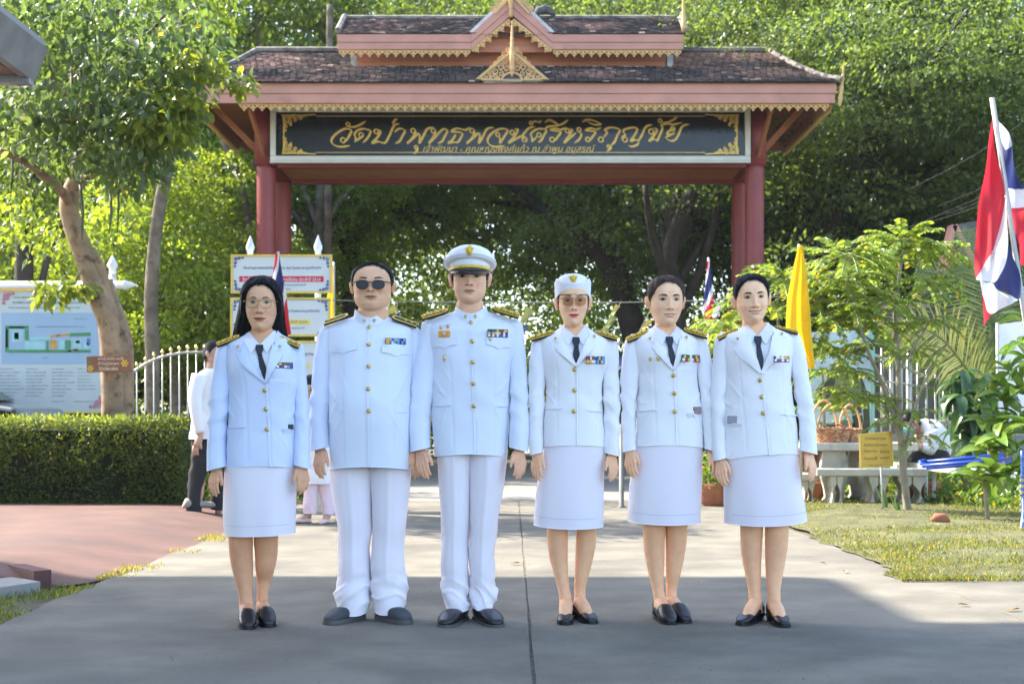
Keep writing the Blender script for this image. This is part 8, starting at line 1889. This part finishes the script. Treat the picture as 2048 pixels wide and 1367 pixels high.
for (a, b, c, d) in ((1755,720,1830,840),(1870,740,1930,850)):
    m = MB(); z0, z1 = hp(0,d,21.95)[2], hp(0,b,21.95)[2]; x0, x1 = hp(a,0,21.95)[0], hp(c,0,21.95)[0]; m.box(x0,x1,-.05,-.003,z0,z1); w_ = m.build('window', mat('dark_window', (.03,.03,.03), .15), hs_)
    for q in range(4): m = MB(); x = x0+(x1-x0)*(q+.5)/4; m.box(x-.015,x+.015,-.09,-.055,z0,z1); m.build('window_bar', STEEL, w_)
# white board at the right edge
wb_ = root('notice_board', 'plain white board with grey edge standing at the right edge of the garden', 'board', (W(2040,0,15.8).x,15.8,0)); ox = wb_.location.x
m = MB(); a, b = W(1998,845,15.8), W(2110,634,15.8); m.add([(a.x-ox,0,a.z),(b.x-ox,-.3,a.z),(b.x-ox,-.3,b.z),(a.x-ox,0,b.z-.08),(a.x-ox,.04,a.z),(b.x-ox,-.26,a.z),(b.x-ox,-.26,b.z),(a.x-ox,.04,b.z-.08)],[(0,1,2,3),(7,6,5,4),(0,4,5,1),(1,5,6,2),(2,6,7,3),(3,7,4,0)]); m.build('panel', mat('white_panel', (.74,.77,.80), .5, .04, 3), wb_)
m = MB(); m.tube([(a.x-ox-.01,.02,0),(a.x-ox-.01,.02,b.z-.06)], .018, 6); m.build('post', STEEL, wb_, smooth=True)
# white folding table, blue tubes on it, blue chair leg at the right
ft = root('folding_table', 'long white-topped table with white legs behind the young plants at right', 'table', (W(1930,0,15.2).x,15.2,0)); ox = ft.location.x
a, b = W(1830,925,15.2), W(2080,948,14.2)
m = MB(); m.add([(a.x-ox,-.25,a.z),(b.x-ox,-1.2,b.z),(b.x-ox,-.6,b.z),(a.x-ox,.35,a.z),(a.x-ox,-.25,a.z-.07),(b.x-ox,-1.2,b.z-.07),(b.x-ox,-.6,b.z-.07),(a.x-ox,.35,a.z-.07)],[(0,1,2,3),(7,6,5,4),(0,4,5,1),(1,5,6,2),(2,6,7,3),(3,7,4,0)]); m.build('table_top', WHITEP, ft)
for px, yy in ((1852,.2),(1868,-.2),(1950,-.3),(1978,-.75),(2010,-.6),(2040,-.9)):
    m = MB(); x = W(px,0,15.2+yy).x-ox; m.tube([(x,yy,0.02),(x,yy,a.z-.07)], .02, 8); m.build('leg', WHITEP, ft, smooth=True); m = MB(); m.lathe([(.06,0),(.065,.03),(.05,.07),(.02,.08)], (x,yy,0), 12); m.build('foot', WHITEP, ft, smooth=True)
BLU = mat('blue_tube', (.02,.07,.42), .35, .15, 12, dirt=((.35,.25,.22), 14, .66,.75))
bt = root('tube_frame', 'bundle of bent blue steel tubes lying on the white table', 'frame', (W(1920,0,14.7).x,14.7,0)); ox = bt.location.x
for k, (py, x0, x1, dy) in enumerate(((916,1838,2000,-.1),(923,1832,2010,-.2),(928,1850,2020,-.05),(920,1845,2010,.1))):
    p, q = W(x0,py+7,14.7), W(x1,py-8+k,14.4); m = MB(); m.tube([(p.x-ox,dy,p.z),(q.x-ox,dy-.3,q.z)], .018, 8); m.build('tube', BLU, bt, smooth=True)
m = MB(); p = W(1832,928,14.7); m.tube([(p.x-ox+.06,-.12,p.z+.045),(p.x-ox-.01,-.15,p.z+.03),(p.x-ox+.0,-.19,p.z+.01),(p.x-ox+.09,-.22,p.z+.005)], .018, 8); m.build('bend', BLU, bt, smooth=True)
bc_ = root('chair', 'blue-legged chair with a striped woven back cut off by the right edge', 'chair', (W(2060,0,11.6).x,11.6,0)); ox = bc_.location.x
BLW = mat('worn_blue_tube', (.04,.10,.34), .4, .3, 14, dirt=((.5,.5,.55), 10, .55,.7))
def cp_(px,py,dy=0): p = W(px,py,11.6); return (p.x-ox, dy, p.z)
m = MB(); m.tube(crom([cp_(2022,1068,-.25),cp_(2026,1050,-.2),cp_(2038,1022,-.1),cp_(2046,980,0),cp_(2046,900,.02)],5), .016, 8); m.build('leg', BLW, bc_, smooth=True)
m = MB(); m.tube(crom([cp_(2120,1068,-.25),cp_(2124,1050,-.2),cp_(2130,1022,-.1),cp_(2134,980,0),cp_(2134,900,.02)],5), .016, 8); m.build('leg', BLW, bc_, smooth=True)
for i in range(12):
    m = MB(); a, b = cp_(2038,955+i*6,-.02), cp_(2135,955+i*6,-.02); m.box(a[0],b[0],-.03,-.018,a[2],a[2]+.016); m.build('woven_strap', (mat('strap_yellow', (.6,.42,.08), .6) if i%2 else mat('strap_blue', (.08,.12,.3), .6)), bc_)
# marigold pot between the women
mg_ = root('flower_pot', 'terracotta pot of orange marigolds between the last two women', 'pot', (W(1428,0,15.3).x,15.3,0))
m = MB(); m.lathe([(.10,0),(.13,.02),(.16,.16),(.18,.20),(.18,.24),(.15,.24)], (0,0,0), 18); m.build('pot', MATS['terracotta'], mg_, smooth=True)
n = 900; P = RNG.normal(size=(n,3))*np.array([.13,.12,.10])+np.array([0,0,.38]); D = RNG.normal(size=(n,3)); V, Fc, c = leaves_mesh(P, D, .06*(.6+.7*RNG.random(n)), leafcols(n, (.06,.13,.02), (.14,.22,.03)), .4, quad=True); o = fast_mesh('foliage', V, Fc, LEAF, mg_, c); o['kind'] = 'stuff'
rs = random.Random(9)
for i in range(9): m = MB(); m.lathe([(0,-.01),(.024,0),(.028,.012),(.015,.024),(0,.026)], (rs.uniform(-.2,.2),rs.uniform(-.2,0),rs.uniform(.38,.6)), 10); m.build('flower', mat('marigold', (.85,.36,.02), .7), mg_, smooth=True)

# ---------------------------------------------------------------- pinnate-leaved young trees
def pinnate(P0, D0, L, nl, size, droop=.35):
    """one compound leaf; returns leaflet arrays and rachis tube"""
    D0 = np.array(D0)/np.linalg.norm(D0); up = np.array([0,0,1.]); s = np.cross(D0, up); s /= np.linalg.norm(s)+1e-6
    Ps, Ds = [], []; pts = []
    for i in range(nl+1):
        u = i/nl; p = P0+D0*L*u+np.array([0,0,-droop*L*u*u]); pts.append(p)
        if u > .18:
            t = D0+np.array([0,0,-2*droop*u]); t /= np.linalg.norm(t)
            for sg_ in (-1,1): Ps.append(p); Ds.append(s*sg_*1.0+t*.45+np.array([0,0,-.35]))
    return Ps, Ds, pts
def mayom(label, loc, stems, whorls, cola=(.09,.15,.03), colb=(.17,.24,.045), gold=.05):
    r = root('tree', label, 'tree', loc, 'young trees with feathery leaves in the garden'); b = Vector(loc); m = MB()
    for pts, r0, r1 in stems: q = crom([Vector(p)-b for p in pts], 6); m.tube(q, [r0+(r1-r0)*i/(len(q)-1) for i in range(len(q))], 8)
    m.build('trunk', mat('grey_stem', (.26,.22,.16), .85, .25, 8, .5, 30), r, smooth=True)
    Ps, Ds, Ss = [], [], []; mr = MB()
    for (p, n, L, sp) in whorls:
        p = np.array(p)
        for i in range(int(n*1.7)):
            a = i*2.39996+RNG.random()*.4; el = RNG.uniform(-.15,.75)*sp; d = np.array([math.cos(a)*math.cos(el), math.sin(a)*math.cos(el), math.sin(el)]); LL = L*RNG.uniform(.7,1.1); a1, b1, pts = pinnate(p+RNG.normal(size=3)*.02, d, LL, 18, .05, RNG.uniform(.25,.55))
            Ps += a1; Ds += b1; Ss += [LL*.145]*len(a1); mr.tube([Vector(q)-b for q in pts[::3]+[pts[-1]]], .0035, 4)
    mr.build('leaf_stalks', mat('green_stalk', (.22,.26,.08), .6), r); r.children[-1]['kind'] = 'stuff'
    P = np.array(Ps); D = np.array(Ds); n = len(P); V, Fc, c = leaves_mesh(P, D, np.array(Ss)*RNG.uniform(.8,1.15,n), leafcols(n, cola, colb, gold), .48, quad=False); V -= np.array(loc)
    o = fast_mesh('leaflets', V, Fc, LEAF, r, c); o['kind'] = 'stuff'
Yq = 13.6
def Q(px,py,dY=0): return tuple(W(px,py,Yq+dY))
mayom('tallest feathery young tree with several bare grey stems in the lawn', tuple(W(1816,1022,Yq).xy)+(0.0,), [
    ([Q(1816,1030),Q(1808,950),Q(1802,880),Q(1798,800),Q(1795,700,.1),Q(1790,620,.1),Q(1800,540,.1),Q(1806,500,.1)],.040,.012),([Q(1805,900),Q(1780,810,-.1),Q(1755,745,-.2),Q(1735,700,-.3),Q(1705,600,-.3),Q(1692,530,-.3)],.026,.009),
    ([Q(1808,900),Q(1835,800,.1),Q(1870,720,.2),Q(1895,690,.2)],.018,.008),([Q(1798,820),Q(1770,760,.2),Q(1762,720,.2)],.014,.007),([Q(1797,740),Q(1830,690,.1),Q(1860,640,.1)],.014,.007)],
    [(Q(1692,512,-.3),16,.52,1),(Q(1806,482,.1),18,.58,1),(Q(1750,545,.3),10,.45,.8),(Q(1850,560,.2),9,.45,.8),(Q(1625,560,.1),9,.45,.8),(Q(1850,500,.3),7,.45,1),(Q(1760,650,.2),9,.42,.6),(Q(1830,700,.2),7,.36,.4),(Q(1720,790,.1),7,.34,.3),(Q(1740,590,-.2),10,.42,.8),(Q(1700,620,-.3),10,.42,.7),(Q(1660,640,-.2),10,.42,.7),(Q(1735,690,-.3),9,.38,.5),(Q(1865,640,.1),9,.36,.5),(Q(1650,700,0),10,.40,.5),(Q(1700,740,-.2),8,.32,.4),(Q(1768,790,0),6,.28,.3),(Q(1825,820,-.1),5,.28,.3),(Q(1690,560,-.3),8,.42,.6),(Q(1800,600,0),8,.40,.6),(Q(1640,600,-.1),9,.42,.8),(Q(1780,840,-.1),5,.26,.2),(Q(1850,870,-.2),3,.30,.2),(Q(1670,780,-.1),7,.32,.3)])
mayom('feathery young tree in front of the right gate column', tuple(W(1556,1000,13.9).xy)+(0.0,), [([Q(1558,1010,.3),Q(1555,800,.3),Q(1556,650,.3),Q(1556,560,.3)],.022,.010)],
    [(Q(1556,552,.3),14,.52,1),(Q(1550,610,.3),8,.42,.6),(Q(1600,680,.2),8,.36,.5)])
mayom('low feathery sapling between the last two women', tuple(W(1440,1000,15.6).xy)+(0.0,), [([tuple(W(1442,1000,15.6)),tuple(W(1444,760,15.6)),tuple(W(1446,650,15.6))],.018,.009)],
    [(tuple(W(1446,650,15.6)),15,.50,.8),(tuple(W(1436,700,15.6)),9,.42,.4),(tuple(W(1470,610,15.6)),7,.36,.8)])
mayom('feathery foliage low beside the last woman', tuple(W(1650,1000,16.3).xy)+(0.0,), [([tuple(W(1650,1000,16.3)),tuple(W(1648,820,16.3)),tuple(W(1645,740,16.3))],.02,.01)],
    [(tuple(W(1645,740,16.3)),12,.42,.6),(tuple(W(1655,800,16.2)),9,.36,.3),(tuple(W(1640,690,16.3)),9,.42,.8)], (.06,.12,.02), (.12,.19,.03), .04)
# coconut fronds
PALM = [mat('frond_%d'%i, c, .42, .15, 5, trans=.35) for i, c in enumerate(((.16,.20,.05),(.24,.25,.07),(.09,.13,.03)))]
pm = root('palm', 'coconut palm with arching yellow-green fronds in front of the house', 'palm', (W(1990,0,17).x,17,0)); ox = pm.location.x
m = MB(); m.tube([(0,0,0),(.02,0,.5),(.05,0,W(0,800,17).z+.2)], [.16,.13,.10], 12); m.build('trunk', BARK, pm, smooth=True)
def frond(pts, Ys, L, n=46, drop=.55, mi=0):
    q = crom([(W(a,b,Y_).x-ox, Y_-17, W(a,b,Y_).z) for (a,b),Y_ in zip(pts,Ys)], 12); N_ = len(q); r = MB(); r.tube(q, [.022*(1-.8*i/(N_-1)) for i in range(N_)], 6); fr = r.build('frond', PALM[mi], pm, smooth=True)
    V = []; Fq = []
    for i in range(n):
        u = .06+.94*i/n; k = min(N_-2, int(u*(N_-1))); p = Vector(q[k]); t = (Vector(q[k+1])-p).normalized(); s = t.cross(Vector((0,-1,.3))).normalized()
        for sg_ in (-1,1):
            ll = L*math.sin(math.pi*min(1,.15+u*.8))*random.uniform(.8,1.05); d = (s*sg_+t*.75+Vector((0,random.uniform(-.25,.15),-drop*.4))).normalized(); e = p+d*ll*.5; f = e+(d+Vector((0,0,-drop))).normalized()*ll*.5; w = t*.016
            b = len(V); V += [p-w*.6, p+w*.6, e+w, e-w, f]; Fq += [(b,b+1,b+2,b+3),(b+3,b+2,b+4)]
    o = mesh('leaflets', V, Fq, PALM[mi], fr); o['kind'] = 'stuff'
frond([(1995,830),(1960,775),(1920,720),(1880,675),(1820,645),(1770,650)], [16.6,16.4,16.2,16,15.9,15.8], .62, mi=1)
frond([(1995,830),(1960,740),(1900,690),(1840,690),(1770,730)], [16.9,16.8,16.7,16.7,16.7], .55, mi=0)
frond([(1995,820),(1985,700),(1975,600),(1960,530),(1920,460)], [17,17,17,17.1,17.2], .7, mi=0)
frond([(1998,820),(2010,700),(2030,600),(2070,520)], [17,17,17,17.1], .7, mi=2)
frond([(1995,830),(1950,760),(1890,745),(1830,790)], [16.8,16.6,16.5,16.5], .45, mi=2)
frond([(1998,820),(1960,640),(1900,560),(1830,540)], [17.3,17.6,17.8,18], .6, mi=2)
# broad-leaved young trees: every leaf its own piece
def big_leaf_mesh(L, w):
    V = []; Fq = []; n = 7
    for i in range(n+1):
        u = i/n; ww = w*(math.sin(math.pi*u**.85)**.75) if 0 < i < n else .0; z = .10*L*math.sin(u*math.pi)-.22*L*u*u
        V += [(u*L,-ww*.5,z+ww*.22),(u*L,0,z),(u*L,ww*.5,z+ww*.22)]
    for i in range(n): a = i*3; Fq += [(a,a+1,a+4,a+3),(a+1,a+2,a+5,a+4)]
    return V, Fq
BLM = [mat('broad_leaf_%d'%i, c, .3, .12, 6, trans=.38, spec=.6) for i, c in enumerate(((.14,.25,.03),(.22,.33,.05),(.09,.17,.03),(.05,.11,.035),(.035,.085,.03)))]
LMS = []
for i, mt_ in enumerate(BLM):
    V, Fq = big_leaf_mesh(1, .36); me = bpy.data.meshes.new('leaf'); me.from_pydata(V, [], Fq); me.polygons.foreach_set('use_smooth', [True]*len(Fq)); me.materials.append(mt_); LMS.append(me)
def broad(label, Yb, trunk, twigs, tips, L, mats, seed, tw=.016, per=9, hang=0, grp='young broad-leaved trees at the right'):
    rs = random.Random(seed); b = W(*trunk[0], Yb); r = root('tree', label, 'tree', (b.x, Yb, 0), grp); o0 = Vector((b.x, Yb, 0)); m = MB()
    q = crom([W(a,c,Yb)-o0 for a,c in trunk], 6); m.tube(q, [tw*1.4-(tw*.9)*i/(len(q)-1) for i in range(len(q))], 8)
    for tg in twigs: m.tube(crom([W(a,c,Yb+d)-o0 for a,c,d in tg], 5), tw*.4, 6)
    m.build('trunk', MATS['grey_stem'], r, smooth=True)
    for (a, c, d) in tips:
        p = W(a,c,Yb+d)-o0
        for k in range(per):
            az = k*2.39996+rs.uniform(-.3,.3); el = rs.uniform(-.5,.7)-hang; o = bpy.data.objects.new('leaf', LMS[rs.choice(mats)]); C.objects.link(o); o.parent = r; s = L*rs.uniform(.65,1.1)
            o.location = p+Vector((rs.uniform(-.02,.02),rs.uniform(-.02,.02),rs.uniform(-.03,.03))); o.rotation_euler = (rs.uniform(-.5,.5), -el, az); o.scale = (s,s,s)
broad('bright broad-leaved sapling low at the right, trunk in the lawn', 12.3, [(1976,1046),(1972,1000),(1970,960),(1990,948),(2005,940)], [[(1975,965,0),(1950,955,-.1)],[(1985,950,0),(2030,900,.1)],[(2000,940,0),(2060,930,0)]],
    [(1985,948,-.1),(2000,880,0),(2030,900,.1),(2060,930,0),(1975,900,.2),(2050,860,.1),(2020,950,-.1),(1950,958,-.1)], .30, (0,1,1,0), 5)
broad('sunlit broad-leaved branches at the right edge above the low sapling', 12.8, [(2070,1040),(2068,900),(2062,780),(2055,700)], [[(2066,820,0),(2000,800,0)],[(2064,840,0),(1960,850,.1)],[(2060,760,0),(2020,740,0)],[(2058,720,0),(2030,680,0)]],
    [(2005,800,0),(1970,850,.1),(2035,790,-.1),(2020,740,0),(2040,690,0),(2055,650,.1),(2040,840,0),(2060,730,-.2),(1990,770,.2),(2010,850,-.1)], .30, (0,1,2,1), 6)
broad('darker drooping broad-leaved bush beside the seated man', 14.9, [(1930,1000),(1930,900),(1928,800),(1925,760)], [[(1928,820,0),(1890,790,0)],[(1928,800,0),(1970,780,0)],[(1926,780,0),(1920,740,0)]],
    [(1905,790,0),(1910,760,.1),(1930,745,0),(1960,760,0),(1985,785,.1),(1925,820,-.1),(1950,830,-.1),(1935,870,-.1),(1918,860,0),(1970,850,0),(1912,830,.1),(2000,830,.2),(1945,900,0),(1920,790,-.2),(1965,810,-.2)], .30, (3,4,2,3), 7, per=9, hang=.7)
# ground cover under the table, low plants and border
def lowcover(name, label, boxes, n, size, ca, cb, gold=.05):
    w = np.array([b[5] for b in boxes], float); k = RNG.choice(len(boxes), n, p=w/w.sum()); B = np.array([b[:5] for b in boxes])[k]
    X = (B[:,0]+RNG.normal(size=n)*B[:,1]-1024)/FPX*B[:,2]; Yv = B[:,2]+RNG.normal(size=n)*B[:,3]; Z = .03+np.abs(RNG.normal(size=n))*B[:,4]
    D = RNG.normal(size=(n,3)); D[:,2] += .6; V, Fc, c = leaves_mesh(np.stack([X,Yv,Z],1), D, size*(.6+.7*RNG.random(n)), leafcols(n, ca, cb, gold), .55, quad=True); o = fast_mesh(name, V, Fc, LEAF, None, c); tag(o, label, name.replace('_',' '), kind='stuff')
lowcover('ground_cover', 'low leafy ground cover behind and under the stone furniture', [(1660,40,16.6,.3,.12,2),(1760,50,16.8,.3,.2,2),(1870,40,16.4,.3,.15,2),(1920,30,14.9,.25,.06,2),(2010,30,14.2,.25,.08,2),(1480,30,17,.5,.12,2),(1900,60,17.2,.3,.3,3),(2000,50,17.2,.3,.3,3),(1640,40,17,.3,.3,2)], 11000, .06, (.05,.11,.02), (.12,.19,.03))
lowcover('ground_cover', 'dark leafy undergrowth along the far verge left of the gate', [(300,60,15.6,.2,.2,1),(420,40,16.2,.3,.15,1),(560,60,17.5,.5,.15,1.5),(620,30,16.5,.4,.08,1)], 6000, .06, (.04,.09,.02), (.11,.17,.03))
BRK = mat('border_brick', (.30,.12,.07), .9, .3, 8, .5, 60)
for i in range(14):
    Yb = 15.6-i*.13; p = W(1850+i*15,0,Yb); m = MB(); m.box(-.09,.09,-.045,.045,-.02,.06+.01*(i%2)); o = m.build('brick', BRK, None, bevel=.006)
    if i == 0: bd = root('garden_border', 'row of reddish bricks edging the planting bed behind the lawn', 'border', (p.x,Yb,0)); b0_ = bd.location.copy()
    o.parent = bd; o.location = (p.x-b0_.x, Yb-b0_.y, .03); o.rotation_euler = (0,0,-.4+.1*(i%3))
for (px, Yb, h, lb) in ((1772,13.9,.42,'pair of green blades beside the plaque stake'),(1797,13.5,.30,'green blades at the foot of the tallest feathery tree')):
    r = root('plant', lb, 'plant', (W(px,0,Yb).x,Yb,0))
    for k in range(3): V, Fc = strap_leaf(h*(1-.2*k), .035, R(70+k*6), 2.6+k*.9, .25); mesh('leaf', V, Fc, PLG[2], r, smooth=True)
# power lines
pl_ = root('power_line', 'thin power lines crossing the trees at the upper right', 'power line', (0,20,0))
for a, b in (((1820,378),(2100,205)),((1870,415),(2100,290)),((1880,432),(2100,325)),((1600,520),(1960,395)),((1840,450),(2100,340))):
    p, q = W(*a,20), W(*b,18); mid = (p+q)/2-Vector((0,0,.08)); m = MB(); m.tube([(v.x,v.y-20,v.z) for v in crom([p,mid,q],6) for v in [Vector(v)]], .0035, 5); m.build('cable', mat('cable', (.04,.04,.04), .8), pl_)
# ================================================================ HAZE
hz_ = MB().box(-82,82,-22,122,-1.05,19.5).build('haze', None); m = bpy.data.materials.new('haze_air'); m.use_nodes = True; N = m.node_tree.nodes; N.remove(N['Principled BSDF'])
v = N.new('ShaderNodeVolumePrincipled'); v.inputs['Density'].default_value = .0004; v.inputs['Color'].default_value = (.93,.97,.95,1); v.inputs['Anisotropy'].default_value = .25
m.node_tree.links.new(v.outputs[0], N['Material Output'].inputs['Volume']); hz_.data.materials.append(m); tag(hz_, 'thin morning haze over the whole garden', 'haze', kind='stuff')
